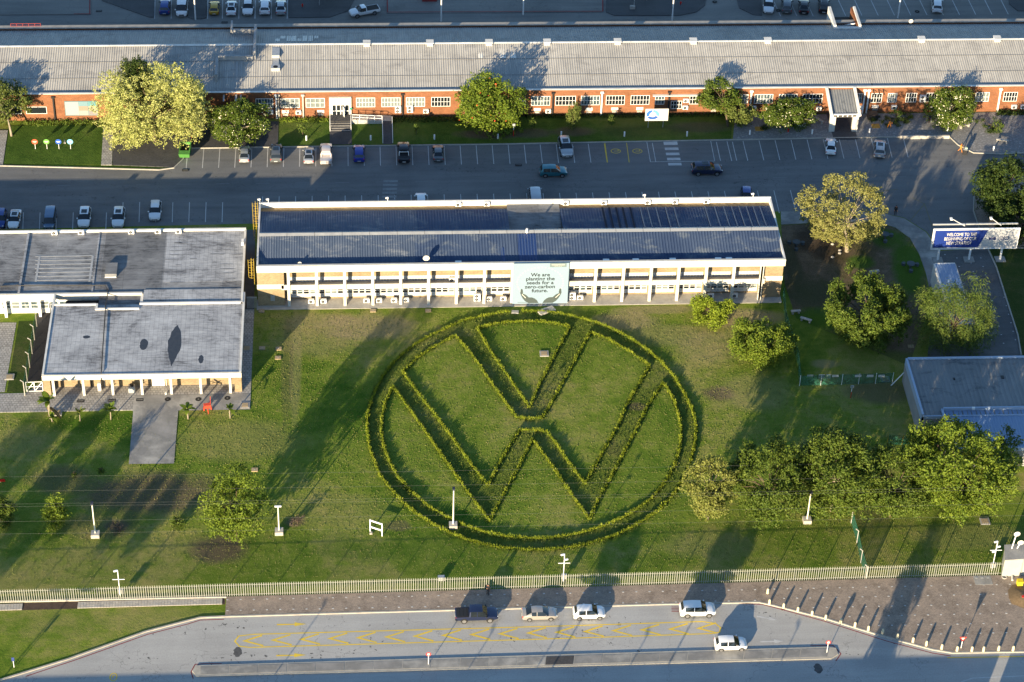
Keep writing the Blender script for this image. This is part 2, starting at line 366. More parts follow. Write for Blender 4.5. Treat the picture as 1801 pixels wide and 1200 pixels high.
def tag(o, label=None, cat=None, group=None, kind=None):
    for k, v in (('label', label), ('category', cat), ('group', group), ('kind', kind)):
        if v: o[k] = v
    return o
def thing(name, label, cat, loc=(0,0,0), rz=0.0, group=None, proto=False):
    o = bpy.data.objects.new(name, None); o.empty_display_size = 0.3
    if proto: o['_proto'] = 1
    else: C.objects.link(o)
    o.location = loc; o.rotation_euler = (0,0,rz); ORG[o] = Vector(loc)
    return tag(o, label, cat, group)
def solo(mb, name, mats, label, cat, group=None, base=None, smooth=False):
    """a thing that is one mesh, origin at its base"""
    if base is None:
        n = len(mb.v); base = (sum(q[0] for q in mb.v)/n, sum(q[1] for q in mb.v)/n, min(q[2] for q in mb.v))
    mb.v = [(a-base[0], b-base[1], c-base[2]) for a, b, c in mb.v]
    ob = bpy.data.objects.new(name, mb.mesh(name, mats, smooth)); ob.location = base; C.objects.link(ob); ORG[ob] = Vector(base)
    return tag(ob, label, cat, group)
def struct(mb, name, mats, smooth=False, kind='structure'):
    ob = mb.build(name, mats, None, smooth); ob['kind'] = kind; ORG[ob] = Vector((0,0,0)); return ob
def inst(me, name, parent, loc=(0,0,0), rz=0.0, sc=None):
    """another piece with shared mesh, loc in place coordinates"""
    ob = bpy.data.objects.new(name, me); ob.parent = parent; o = ORG.get(parent, Vector((0,0,0)))
    ob.location = Vector(loc)-o; ob.rotation_euler = (0,0,rz)
    if sc: ob.scale = sc
    C.objects.link(ob); ORG[ob] = Vector(loc); return ob
def copy_tree(o, parent=None, skip=()):
    c = o.copy(); C.objects.link(c)
    if '_proto' in c: del c['_proto']
    if parent is not None: c.parent = parent
    for ch in KIDS.get(o, [x for x in o.children]):
        if ch.name.split('.')[0] in skip: continue
        copy_tree(ch, c, skip)
    return c
KIDS = {}
def setmat(root, names, mat):
    for ch in root.children:
        if ch.name.split('.')[0] in names and ch.material_slots:
            ch.material_slots[0].link = 'OBJECT'; ch.material_slots[0].material = mat
        setmat(ch, names, mat)
ORDN = ['first','second','third','fourth','fifth','sixth','seventh','eighth','ninth','tenth','eleventh','twelfth','thirteenth','fourteenth','fifteenth','sixteenth','seventeenth','eighteenth','nineteenth','twentieth','twenty-first','twenty-second','twenty-third','twenty-fourth','twenty-fifth']
def text(body, size, parent, mat, loc, rot, name='lettering', bold=0.0, align='CENTER', sx=1.0, sp=1.0, shear=0.0, line=1.0):
    cu = bpy.data.curves.new('t', 'FONT'); cu.body = body; cu.size = size; cu.align_x = align; cu.align_y = 'CENTER'; cu.offset = bold
    cu.resolution_u = 3; cu.space_character = sp; cu.shear = shear; cu.space_line = line; cu.extrude = 0.004
    to = bpy.data.objects.new('t', cu); C.objects.link(to)
    me = bpy.data.meshes.new_from_object(to.evaluated_get(bpy.context.evaluated_depsgraph_get())); bpy.data.objects.remove(to)
    me.name = name; me.materials.clear(); me.materials.append(mat)
    ob = bpy.data.objects.new(name, me); ob.parent = parent; ob.location = Vector(loc)-ORG.get(parent, Vector((0,0,0)))
    ob.rotation_euler = rot; ob.scale = (sx, 1, 1); C.objects.link(ob); return ob

# ------------------------------------------------------------------ ground, roads, pavements
def wp(px, py): q = at(px, py); return (q.x, q.y)
def patch(px, py, rx, ry, col, st=1.0, rot=0.0): q = at(px, py); return (q.x, q.y, rx, ry, rot, col, st)
DIRT = (0.105, 0.078, 0.056); DRY = (0.22, 0.20, 0.08); LUSH = (0.045, 0.105, 0.008); TAN = (0.26, 0.21, 0.125)
lawn_m = grass('lawn_grass', ((0.045, 0.105, 0.007), (0.130, 0.178, 0.024), (0.245, 0.225, 0.075)), [
    patch(265, 868, 11, 5, DIRT, .85), patch(110, 845, 5, 3.5, DIRT, .6), patch(385, 965, 4.5, 3.2, DIRT, .9), patch(175, 925, 6, 3, DIRT, .5),
    patch(1265, 693, 2.6, 2.0, DIRT, .8), patch(1450, 640, 2.5, 1.2, TAN, .6), patch(1330, 690, 6, 5, TAN, .30), patch(1250, 610, 6, 4, TAN, .28),
    patch(645, 575, 8, 3.5, TAN, .75), patch(560, 600, 7, 4, TAN, .32), patch(520, 640, 1.0, 16, TAN, .35), patch(1180, 590, 8, 3, TAN, .35), patch(1300, 560, 7, 2.6, TAN, .8), patch(1100, 565, 6, 2.5, TAN, .7), patch(560, 565, 6, 2, TAN, .5), patch(1150, 545, 7, 1.2, TAN, .6),
    patch(630, 740, 4, 5, LUSH, .5), patch(1250, 960, 7, 3, TAN, .25), patch(700, 925, 2, 1.2, DIRT, .6), patch(1550, 690, 6, 3, DIRT, .65),
    patch(505, 650, 1.0, 14, DIRT, .38), patch(520, 918, 1.6, 1.2, DIRT, .8), patch(205, 925, 1.8, 1.3, DIRT, .8), patch(655, 970, 8, 2, LUSH, .5), patch(200, 745, 12, 2.5, LUSH, .8),
    patch(90, 1100, 8, 3, LUSH, .3), patch(280, 1090, 8, 2.5, DRY, .4), patch(1700, 945, 9, 3, TAN, .25), patch(1420, 565, 3, 4, LUSH, .4),
    patch(420, 775, 10, 5, DRY, .45), patch(575, 900, 9, 4, DRY, .3), patch(30, 775, 6, 4, DRY, .4)])
struct(MB().sheet([(-1500,-1500),(1500,-1500),(1500,1500),(-1500,1500)], 0.0), 'ground', lawn_m)
bed_m = grass('emblem_bed', ((0.048, 0.088, 0.010), (0.115, 0.150, 0.026), (0.19, 0.185, 0.065)), [patch(1120, 715, 1.6, 1.1, DIRT, .7), patch(1080, 790, 1.2, 2, DIRT, .3)], 1.0, 1.0)
dirtlawn_m = grass('worn_garden_soil', ((0.055, 0.06, 0.02), (0.115, 0.088, 0.060), (0.19, 0.145, 0.105)), [
    patch(1600, 470, 3.2, 9, LUSH, .9, -.15), patch(1425, 572, 6, 3, (.10, .13, .025), .95), patch(1490, 602, 7, 3, (.10, .13, .025), .95), patch(1560, 632, 6, 2.4, (.10, .12, .03), .9), patch(1560, 420, 3, 3, LUSH, .8), patch(1515, 462, 2.5, 2.0, LUSH, .8), patch(1430, 520, 5, 4, (0.06, 0.062, 0.03), .8), patch(1450, 560, 6, 3, LUSH, .8), patch(1395, 470, 1.5, 7, (0.055, 0.06, 0.03), .7), patch(1440, 430, 3.5, 6, (0.035, 0.026, 0.02), .7, .5)])
verge_m = grass('facade_lawn', ((0.028, 0.062, 0.008), (0.060, 0.105, 0.016), (0.10, 0.125, 0.03)), [patch(860, 237, 6, 1.6, DIRT, .9), patch(935, 235, 4, 1.6, DIRT, .7), patch(1010, 232, 4, 1.6, DIRT, .7), patch(1230, 225, 6, 1.8, DIRT, .6), patch(1130, 232, 9, 2.0, (0.05, 0.07, 0.02), .6)])
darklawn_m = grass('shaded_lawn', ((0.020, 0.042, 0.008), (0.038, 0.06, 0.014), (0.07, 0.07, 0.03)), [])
# service yard between the buildings
yard = [(-400, 24), wp(1372, 372), wp(1540, 372), wp(1590, 383), wp(1630, 408), wp(1655, 440), wp(1760, 436), wp(1726, 412), wp(1712, 372), wp(1714, 345), wp(1727, 327), wp(1760, 312), (130, 37.5),
        (130, 53), wp(1801, 270), wp(1760, 272), wp(1712, 270), wp(1685, 256), wp(1669, 241), wp(1271, 247), wp(870, 255), wp(330, 261), wp(322, 280), wp(305, 296), wp(280, 300), wp(0, 292), (-400, 44)]
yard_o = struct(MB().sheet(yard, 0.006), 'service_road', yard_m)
# rear yard
rear_o = struct(MB().sheet([(-400, 80.5), (400, 80.5), (400, 190), (-400, 190)], 0.006), 'rear_yard', rear_m)
# main road and its lay-by
kerb = [(-220, -104), wp(-160, 1255), wp(0, 1197), wp(120, 1160), wp(255, 1112), wp(320, 1095), wp(352, 1087), wp(396, 1085), wp(640, 1078), wp(900, 1071), wp(1180, 1063), wp(1335, 1060), wp(1362, 1066), wp(1450, 1088), wp(1560, 1122), wp(1640, 1143), wp(1675, 1149), wp(1801, 1147), wp(2000, 1143), (300, -57)]
road_o = struct(MB().sheet(kerb+[(300, -130), (-220, -130)], 0.006), 'road', road_m)
lay = [wp(170, 1165), wp(345, 1160), wp(345, 1172), wp(900, 1155), wp(1470, 1137), wp(1480, 1152), wp(1620, 1152), wp(1675, 1150)]
lay += [(q[0], q[1]) for q in kerb[15:3:-1]]
lb = struct(MB().sheet(lay, 0.010), 'lay_by', lay_m)
mb = MB(); mb.wallstrip(kerb, 0.22, 0.0, 0.14); struct(mb, 'kerb', kerbm)
# brown block pavement along the palisade, raised to the kerb
fenceL, fenceR = at(0, 1061), at(1762, 1012)
def fy(x): return fenceL.y+(fenceR.y-fenceL.y)*(x-fenceL.x)/(fenceR.x-fenceL.x)
pv = [wp(396, 1085), wp(640, 1078), wp(900, 1071), wp(1180, 1063), wp(1335, 1060), wp(1362, 1066), wp(1450, 1088), wp(1560, 1122), wp(1640, 1143), wp(1675, 1149), wp(1801, 1147), wp(2000, 1143), (300, -57), (300, fy(300)), (fenceR.x, fy(fenceR.x)-.1), (at(398, 1052).x, fy(-37)-.1)]
pav = struct(MB().prism([(q[0], q[1]+(.1 if i < 13 else 0)) for i, q in enumerate(pv)], 0, 0.12), 'pavement', bpave)
mb = MB()
for row, (y0, y1) in enumerate([(1055, 1030), (1074, 1049)]):
    for k in range(0, 62):
        px = 400+23.2*k
        py = y0+(y1-y0)*(px-400)/1300
        if row and px > 1330: break
        if px < 1345:
            q = at(px, py, .12); mb.box((q.x, q.y, .125), (.24, .14, .02), random.uniform(-.1, .1))
for r in range(6):
    for k in range(22):
        px = 1362+23*k-(r%2)*6; py = 1036+17*r-0.45*k
        lim = 1062+(px-1340)*0.272
        if py < lim-16 and px < 1790: q = at(px, py, .12); mb.box((q.x, q.y, .125), (.24, .14, .02), random.uniform(-.2, .2))
mb.build('white_paver', whl, pav)['kind'] = 'stuff'
# slab footpath under the left end of the palisade, grass verge below it is the ground sheet
mb = MB(); ft = []
for k in range(96):
    x0 = at(0, 1068).x-4+k*0.355
    if x0 > at(396, 1055).x-.35: break
    if at(36, 1068).x < x0 < at(132, 1068).x: continue
    for r in range(3):
        mb.box((x0+.17, fy(x0)-.42-r*.36, .04+random.uniform(-.008, .008)), (.335, .34, .09), random.uniform(-.015, .015))
fp = struct(MB().sheet([(-75, fy(-75)-.1), (at(396, 1055).x, fy(-37)-.1), (at(396, 1055).x, fy(-37)-1.35), (-75, fy(-75)-1.35)], 0.012), 'footpath', soil)
mb.build('slab', concl, fp)['kind'] = 'stuff'
mb = MB().bx(-75, at(398, 1055).x, fy(-55)-.06, fy(-55)+.12, 0, .2); mb.build('edging', concl, fp)
# traffic island with its slabs
isl = struct(MB().prism([wp(345, 1172), wp(338, 1181), wp(345, 1191), wp(900, 1176), wp(1462, 1160), wp(1474, 1152), wp(1470, 1141), wp(1455, 1139), wp(900, 1155)], 0, .14), 'traffic_island', kerbm)
e0a, e0b, e1a, e1b = at(352, 1174), at(352, 1188), at(1458, 1142), at(1455, 1157)
for k in range(22):
    u0, u1 = k/22+.0006, (k+1)/22-.0006
    q = [e0a.lerp(e1a, u0), e0a.lerp(e1a, u1), e0b.lerp(e1b, u1), e0b.lerp(e1b, u0)]
    MB().prism([(a.x, a.y) for a in q], .13, .155+random.uniform(0, .012)).build('slab', dslab if k == 12 else pathm, isl)
# road paint: the parts of the road surfaces they lie on
def line(px, wd, mat, parent, z=.016, name='line_marking'): return MB().strip([at(*q) for q in px], wd, z).build(name, mat, parent)
line([(445, 1116), (1000, 1101), (1235, 1093.5), (1258, 1097), (1267, 1104), (1266, 1112), (1255, 1114.5), (1000, 1123), (440, 1139), (421, 1137), (413, 1128), (420, 1119), (445, 1116)], .17, yel, lb)
for k in range(17):
    x = 430+k*49.9; y = 1127.5-(x-430)*.0277
    MB().strip([at(x+31, y-9.5), at(x, y), at(x+33, y+8.5)], .24, .0165).build('chevron', yel, lb)
def arrow(px, py, L, mat, dirn=1, parent=lb, rz=0.0, z=.0165):
    q = at(px, py); m = MB(); ca, sa = math.cos(rz)*dirn, math.sin(rz)*dirn
    pts = [(0,-.12),(L*.6,-.09),(L*.6,-.34),(L,0),(L*.6,.34),(L*.6,.09),(0,.12)]
    m.sheet([(q.x+a*ca-b*sa*dirn, q.y+a*sa+b*ca*dirn) for a, b in pts], z); return m.build('arrow_marking', mat, parent)
arrow(487, 1099, 3.6, yel); arrow(486, 1153.5, 3.6, yel)
arrow(1331, 1084, 2.5, whl, 1, lb, -.32); arrow(1337, 1129, 2.9, whl, 1, lb)
line([(1251, 1077), (1253, 1093)], .15, whl, lb); line([(1255, 1115), (1258, 1124)], .15, whl, lb)
line([(45, 1190), (130, 1162), (260, 1116), (330, 1098), (352, 1091), (394, 1089.5)], .12, redp, road_o, .014)
line([(1300, 1061.5), (1340, 1063.5), (1370, 1071), (1450, 1093), (1560, 1128), (1640, 1149), (1672, 1154)], .12, redp, road_o, .014)
line([(340, 1194), (336, 1182), (343, 1169), (360, 1167.5), (390, 1167)], .12, redp, road_o, .014)
line([(1425, 1136), (1465, 1135.5), (1479, 1150), (1470, 1163)], .12, redp, road_o, .014)
for k in range(4): line([(1181, 1068+k*2.6), (1197, 1068+k*2.6)], .1, redp, lb)
line([(1666, 1157), (1801, 1155)], .14, yel, road_o, .014); line([(1690, 1200), (1710, 1193), (1801, 1189)], .14, whl, road_o, .014)
q = at(199.5, 1191); m = MB()
m.strip([(q.x+.42*math.cos(a*PI/8), q.y+.62*math.sin(a*PI/8)) for a in range(17)], .12, .014); m.strip([(q.x-.1, q.y-.25), (q.x-.05, q.y+.25), (q.x+.18, q.y+.25)], .12, .014); m.build('round_marking', yel, road_o)
tarm = M('tar', (.06, .06, .062), (.10, .10, .10), scale=2, rough=.8)
for px, py in ((418, 1147), (1439, 1176)):
    q = at(px, py); m = MB(); m.sheet([(q.x+(.5+.1*math.sin(3*a))*math.cos(a*PI/8), q.y+.85*math.sin(a*PI/8)) for a in range(16)], .0165); m.build('tar_patch', tarm, lb if px < 1000 else road_o)
# parking bays: white lines lying on the service road
bays = []
x = 330.5
while x < 1300:
    if not (1150 < x < 1240): bays.append(x)
    x += 28.15
for i, px in enumerate(bays):
    y0 = 260.5-(px-330)*.0135
    X = at(px, y0).x
    col = yel if px > 1060 and px < 1125 else whl
    if 1085 < px < 1130: continue
    MB().strip([(X, at(px, y0).y-.35), (X, at(px, y0).y-5.6)], .11, .012).build('bay_line', col, yard_o)
for px in (1064, 1102): MB().strip([at(px, 251.5), at(px+4.6, 286)], .11, .0125).build('bay_line', yel, yard_o)
for px in (1083, 1121):
    q = at(px, 266); m = MB(); m.strip([(q.x+.75*math.cos(a*PI/7), q.y+.6*math.sin(a*PI/7)) for a in range(15)], .12, .0125); m.strip([(q.x-.3, q.y), (q.x+.4, q.y), (q.x+.4, q.y+.5)], .12, .0125); m.build('disabled_bay_symbol', yel, yard_o)
line([(1137.5, 249.5), (1144, 285), (1257, 283.5), (1250, 248.5)], .1, whl, yard_o, .0125)
for i in range(12):
    px = 1278.5+28.2*i if i < 12 else 0
    MB().strip([at(px, 248.5-i*.55), at(px+8.5, 283.5-i*.6)], .11, .012).build('bay_line', whl, yard_o)
for i in range(5):
    q = at(1180+i*1.7, 253+i*9); MB().bx(q.x-(1.15-i*.03), q.x+1.05, q.y-.35, q.y+(.75 if i == 0 else .35), .0118, .0122).build('crossing_bar', whl, yard_o)
for i in range(6):
    q = at(687-i*.6, 319+i*6.8); MB().bx(q.x-1.1, q.x+1.1, q.y-.28, q.y+.28, .0118, .0122).build('crossing_bar', M('worn_paint', (.24, .25, .25), (.16, .165, .17), scale=1.5) if i == 0 else bpy.data.materials['worn_paint'], yard_o)
for i in range(14):
    px = 41-28.9+i*29.2
    q = at(px, 356 if i > 6 else 374); e = at(px-1.2, 391 if i > 6 else 403)
    MB().strip([q, e], .11, .012).build('bay_line', whl, yard_o)
for i in range(33):
    px = 462+i*29
    if px > 1405: break
    q = at(px, 346-i*.35); MB().strip([(q.x, q.y), (q.x, q.y-6)], .11, .012).build('bay_line', whl, yard_o)
wy = M('faded_yellow_paint', (.17, .155, .08), (.13, .125, .09), scale=1)
line([(1535, 392), (1548, 336), (1580, 333)], .13, wy, yard_o, .012); line([(1600, 389), (1626, 359), (1640, 400)], .13, wy, yard_o, .012); line([(1605, 348), (1626, 359)], .13, wy, yard_o, .012)
fw = M('faded_white_paint', (.21, .215, .22), (.15, .155, .16), scale=.8)
for k in range(24): line([(100+k*70, 326.5-k*.75), (124+k*70, 326.3-k*.75)], .1, fw, yard_o, .012)
# pavements, lawns and paths round the yard
MB_ = MB()
struct(MB().prism([wp(330, 260), wp(322, 280), wp(305, 295), wp(198, 291), wp(200, 224), (at(200, 224).x, 58.6), (at(490, 215).x, 58.6), wp(489, 257.5)], 0, .1), 'pavement', dslab)
struct(MB().prism([wp(182, 224), wp(199, 224), wp(197, 291), wp(178, 291)], 0, .11), 'path', slabm)
struct(MB().prism([(-110, 49.8), wp(-60, 230), wp(14, 230), wp(5, 291), (-110, 45)], 0, .1), 'path', slabm)
struct(MB().sheet([wp(16, 222), wp(183, 219), wp(178, 290), wp(6, 290)], .05), 'lawn', M('x', (0,0,0)) if 0 else verge_m)
struct(MB().sheet([wp(491, 216), (at(491, 216).x, 59.0), (at(1290, 216).x, 59.2), wp(1286, 245.5), wp(870, 253), wp(491, 257)], .05), 'lawn', verge_m)
gv = struct(MB().prism([wp(1289, 246.5), (at(1292, 200).x, 59.2), (130, 59.4), (130, 52.7), wp(1801, 268.5), wp(1760, 270), wp(1712, 268.5), wp(1686, 254.5), wp(1669, 239.5), wp(1520, 241.5)], 0, .1), 'gravel_garden', gravel)
struct(MB().sheet([wp(580, 228), wp(618, 228), wp(619, 255), wp(580, 255.5)], .1), 'path', dslab)
mb = MB(); mb.wallstrip([(-110, 45), wp(0, 292.3), wp(280, 299.5), wp(306, 296), wp(322, 281), wp(330, 261.5), wp(870, 254.5), wp(1271, 247), wp(1520, 242.5), wp(1669, 240.5), wp(1685, 255.5), wp(1712, 269.5), wp(1760, 271.5), wp(1801, 269.5), (130, 53)], .18, 0, .15)
struct(mb, 'kerb', kerbm)
# right-hand garden, gate road, islands
struct(MB().sheet([wp(1374, 397), wp(1440, 393), wp(1545, 393), wp(1575, 402), wp(1600, 420), wp(1617, 450), wp(1628, 485), wp(1634, 540), wp(1600, 640), wp(1590, 640), wp(1400, 560), wp(1380, 500)], .03), 'garden_ground', dirtlawn_m)
struct(MB().prism([wp(1373, 373), wp(1540, 373), wp(1590, 385), wp(1628, 409), wp(1651, 440), wp(1655, 470), wp(1650, 500), wp(1634, 505), wp(1628, 480), wp(1617, 448), wp(1600, 419), wp(1575, 401), wp(1545, 392), wp(1440, 392), wp(1374, 396)], 0, .1), 'sidewalk', pathm)
gr = struct(MB().sheet([wp(1650, 442), wp(1738, 436), wp(1752, 470), wp(1790, 590), wp(1801, 640), wp(1780, 700), wp(1600, 700), wp(1630, 640)], .008), 'gate_road', asphalt('gate_road_asphalt', (.085, .086, .088), (.14, .14, .142), .3))
mb = MB()
for r in range(11):
    for k in range(5):
        px = 1662+k*21+r*4; py = 448+r*15+(k%2)*6
        if px < 1742+r*5: q = at(px, py); mb.box((q.x, q.y, .012), (.2, .14, .012), 0)
mb.build('road_stud', whl, gr)['kind'] = 'stuff'
mb = MB(); mb.wallstrip([wp(1737, 437), wp(1752, 470), wp(1790, 590), wp(1796, 625)], .2, 0, .14); struct(mb, 'kerb', kerbm)
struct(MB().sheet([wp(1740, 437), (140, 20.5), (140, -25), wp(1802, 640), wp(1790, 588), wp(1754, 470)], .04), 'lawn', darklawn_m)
struct(MB().prism([wp(1714, 372), wp(1715, 346), wp(1728, 328), wp(1762, 313), (130, 37.3), (130, 21), wp(1762, 434), wp(1728, 411)], 0, .1), 'tree_island', bpave)
mb = MB(); mb.wallstrip([(130, 37.5), wp(1762, 312), wp(1727, 327), wp(1713, 346), wp(1712, 372), wp(1726, 412), wp(1762, 436), (110, 20.2)], .18, 0, .15); struct(mb, 'kerb', kerbm)
# left forecourt
fc = struct(MB().prism([(-90, -12), wp(0, 726), wp(233, 722), wp(440, 719), wp(447, 545), wp(425, 545), (-36.8, -6.6), (-63.7, -6.6), (-63.7, -5), wp(45, 692), (-90, -8.2)], 0, .06), 'forecourt', slabm)
struct(MB().sheet([wp(233, 724), wp(237, 696), wp(440, 693), wp(440, 721)], .066), 'forecourt_slab', pathm)
struct(MB().sheet([wp(226.5, 817), wp(306, 816), wp(313.5, 722), wp(234.5, 723)], .07), 'path', pathm)
struct(MB().sheet([(-90, 8.6), wp(29, 568), wp(8, 690), (-90, -7.5)], .03), 'yard_paving', slabm)
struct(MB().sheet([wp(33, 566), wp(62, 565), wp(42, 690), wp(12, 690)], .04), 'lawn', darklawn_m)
struct(MB().sheet([wp(66, 545), wp(98, 545), wp(80, 668), wp(48, 672)], .035), 'passage', asphalt('passage_asphalt', (.035, .035, .037), (.05, .05, .052)))
struct(MB().prism([wp(428, 560), wp(447, 560), wp(449, 405), wp(434, 405)], 0, .05), 'passage', M('passage_concrete', (.11, .11, .11), (.07, .07, .07), scale=.7))
# emblem beds and the lawns between the hedges
RING = [(896,546),(860,552),(830,558.5),(813,563),(776.7,579.5),(747,594),(721.7,610),(692,636),(674,660),(661,684),(650,711.5),(645,735),(646,754),(649,784),(657,807.5),(668,834),(683.7,855),(706.7,880),(731.6,902),(764,922),(796.8,939),(831,951),(875,961),(917.6,964.5),(940,965.5),(958.8,966),(1006.7,960.5),(1045,952),(1079.5,941),(1106,928.5),(1133,913),(1156,897.6),(1183,870.8),(1202,840),(1213.7,813),(1221.4,784.5),(1224.5,756),(1223,741),(1217.8,720),(1205,693),(1186.6,662),(1161,633),(1131.6,608.5),(1100.5,588.7),(1067.5,572.5),(1040,563.5),(1012.5,556),(988.7,550.5),(966.7,547.5),(944,546),(918,545.5)]
LOOPA = [(839,576),(859,571),(886.6,565.5),(926,564),(957.5,565),(985,569.5),(1002,574),(990.5,596),(976,621.6),(948,676.6),(931.5,715.5),(886.6,651),(859,610.6),(839,576)]
LOOPB = [(708,653),(732.6,629),(758,611.5),(800.5,588.7),(831.6,625),(868,678),(908.6,734),(939.8,735),(953.8,733.5),(972,704),(1003,647),(1027,603),(1038,583),(1069,595),(1104,615),(1143,641),(1124,673),(1100.5,714),(1087,748),(1064,786),(1045,821),(1029,850),(997,807.5),(972,771),(960.7,757),(935.8,755),(913.7,755.5),(887,798),(867.7,834),(858,853.5),(831,819),(796.8,771),(767.5,732),(729,682),(708,653)]
LOOPC = [(690.5,679),(677.7,706),(671,737),(671,761.5),(676,788),(685.6,813),(699,837),(725.9,866),(754.6,890),(783,906),(812,920.5),(850.5,934),(889,942),(940,945.5),(949,945.5),(987.5,942),(1026,934.5),(1060,924),(1095,909),(1121.7,893),(1146.6,874.6),(1171.6,844),(1187,815),(1195.5,786.4),(1198,755),(1196,741),(1186.6,706),(1174,682),(1165.6,672),(1141,709.7),(1128,735),(1118,755.8),(1098.7,792),(1075.7,836),(1052.7,876.5),(1037,913),(1010.5,876.5),(974,823),(936.7,771),(906,832.4),(885,868.9),(861,915),(821.7,863),(783.4,809.4),(748.9,759.6),(730.8,733.5),(707,700.5),(690.5,679)]
HZ = .35
struct(MB().sheet([at(x, y, HZ).xy for x, y in RING], .006), 'planting_bed', bed_m)
for L in (LOOPA, LOOPB, LOOPC): struct(MB().sheet([at(x, y, HZ).xy for x, y in L[:-1]], .010), 'lawn', lawn_m)
# ------------------------------------------------------------------ window pieces (meshes shared)
def win_frame(wd, ht, nx, ny, bar=.05, dp=.06):
    """centred frame with glazing bars, facing -y"""
    m = MB(); f = bar*1.3
    m.bx(-wd/2, wd/2, -dp, .02, -ht/2, -ht/2+f); m.bx(-wd/2, wd/2, -dp, .02, ht/2-f, ht/2)
    m.bx(-wd/2, -wd/2+f, -dp+.002, .018, -ht/2+f, ht/2-f); m.bx(wd/2-f, wd/2, -dp+.002, .018, -ht/2+f, ht/2-f)
    for i in range(1, nx): x = -wd/2+wd*i/nx; m.bx(x-bar/2, x+bar/2, -dp+.004, .01, -ht/2+f, ht/2-f)
    for j in range(1, ny): z = -ht/2+ht*j/ny; m.bx(-wd/2+f, wd/2-f, -dp+.008, .008, z-bar/2, z+bar/2)
    return m.mesh('window', metalw)
def pane(wd, ht, mat): return MB().bx(-wd/2+.04, wd/2-.04, -.02, -.006, -ht/2+.04, ht/2-.04).mesh('pane', mat)
WC = {}
def window(parent, x, y, z, wd, ht, nx, ny, mat, name='window', bar=.05):
    wd = round(wd*4)/4; k = (wd, ht, nx, ny, bar)
    if k not in WC: WC[k] = win_frame(wd, ht, nx, ny, bar)
    kp = (wd, ht, mat.name)
    if kp not in WC: WC[kp] = pane(wd, ht, mat)
    f = inst(WC[k], name, parent, (x, y, z)); inst(WC[kp], 'pane', f, (x, y, z)); return f
# air conditioner: casing, fan grille (ring + dark recess), feet
ACP = {}
def ac(px, py, z, label, group, Y=None, double=False, face=-1, dims=(.85, .38, .68), X=None):
    q = at(px, py, z)
    if Y is not None: q = Vector((Xat(px, Y, z), Y, z))
    kind = 'd' if double else 's'
    if kind not in ACP:
        p = thing('air_conditioner', None, None, proto=True); w_, d_, h_ = dims
        if double: h_ = 1.25; w_ = .95
        MB().bx(-w_/2, w_/2, -d_/2, d_/2, .06, h_).build('casing', metalw, p, local=True)
        for i in range(2 if double else 1):
            zc = (h_+.06)/2 if not double else .36+i*.58
            g = MB()
            for k in range(14):
                a, b = 2*PI*k/14, 2*PI*(k+1)/14
                g.add([(-.08+r*math.cos(t), -d_/2-.02, zc+r*math.sin(t)) for r, t in ((.27, a), (.27, b), (.225, b), (.225, a))], [(0, 1, 2, 3)])
            g.disc((-.08, -d_/2-.024, zc), .07, 8, '-y')
            gg = g.build('fan_grille', greym, p, local=True)
            MB().disc((-.08, -d_/2-.012, zc), .25, 14, '-y').build('fan_opening', dark, gg, local=True)
        fm = MB()
        for sx in (-.3, .3): fm.bx(sx-.04, sx+.04, -d_/2-.03, d_/2+.03, 0, .06)
        fm.build('feet', greym, p, local=True)
        ACP[kind] = p
    r = copy_tree(ACP[kind]); r.location = q
    tag(r, label, 'air conditioner', group); return r

# ------------------------------------------------------------------ long brick building
FB = thing('brick_building', 'long single-storey orange brick building with grey ribbed roof behind the parking row', 'building', (4, 59.5, 0))
FX0, FX1, FY, FH = -112.0, 128.0, 59.6, 4.9
MB().bx(FX0, FX1, FY, FY+.3, 0, FH).build('front_wall', brick, FB)
MB().bx(FX0, FX1, FY-.06, FY+.36, FH, FH+.07).build('coping', white2, FB)
MB().bx(FX0, FX1, 79.6, 80.0, 0, 4.85).build('rear_wall', brick, FB)
MB().bx(FX0, FX1, 79.35, 80.25, 4.85, 4.98).build('rear_coping', concrete, FB)
RY, RZ = 71.2, 6.55
MB().corr(FX0, FX1, [(FY+.32, 4.56), (63.6, 5.2), (67.4, 5.84), (RY, RZ)], .37, .042).build('roof', farroof, FB)
MB().corr(FX0, FX1, [(RY, RZ-.02), (75.2, 5.55), (79.3, 4.55)], .37, .06).build('rear_roof', farroof, FB)
m = MB()
for k in range(60):
    a = FX0+4*k; m.add([(a, RY-.32, RZ+.04), (a+3.97, RY-.32, RZ+.04), (a+3.97, RY, RZ+.13), (a, RY, RZ+.13)], [(0,1,2,3)]); m.add([(a, RY, RZ+.13), (a+3.97, RY, RZ+.13), (a+3.97, RY+.32, RZ+.03), (a, RY+.32, RZ+.03)], [(0,1,2,3)])
m.build('ridge_cap', white2, FB)
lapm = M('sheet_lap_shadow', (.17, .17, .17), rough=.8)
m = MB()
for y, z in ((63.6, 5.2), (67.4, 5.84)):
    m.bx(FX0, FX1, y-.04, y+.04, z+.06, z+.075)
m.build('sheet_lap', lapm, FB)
for px in (645, 756, 860, 962, 1086, 1219, 1350, 1620, 1753):
    X = Xat(px, RY, RZ); m = MB(); m.bx(X-.5, X+.5, RY-.7, RY+.3, RZ-.18, RZ+.42); m.bx(X-.6, X+.6, RY-.8, RY+.4, RZ+.42, RZ+.5)
    v = m.build('ridge_vent', white2, FB); MB().bx(X-.5, X+.5, RY-.78, RY-.752, RZ+.0, RZ+.42).build('louvre', galv, v)
skym = M('pale_skylight_sheet', (.66, .65, .61), (.54, .53, .50), scale=.8, rough=.5)
def slope(y): return 4.56+(y-FY-.32)*(RZ-4.56)/(RY-FY-.32) if y < RY else RZ-(y-RY)*2.0/8.1
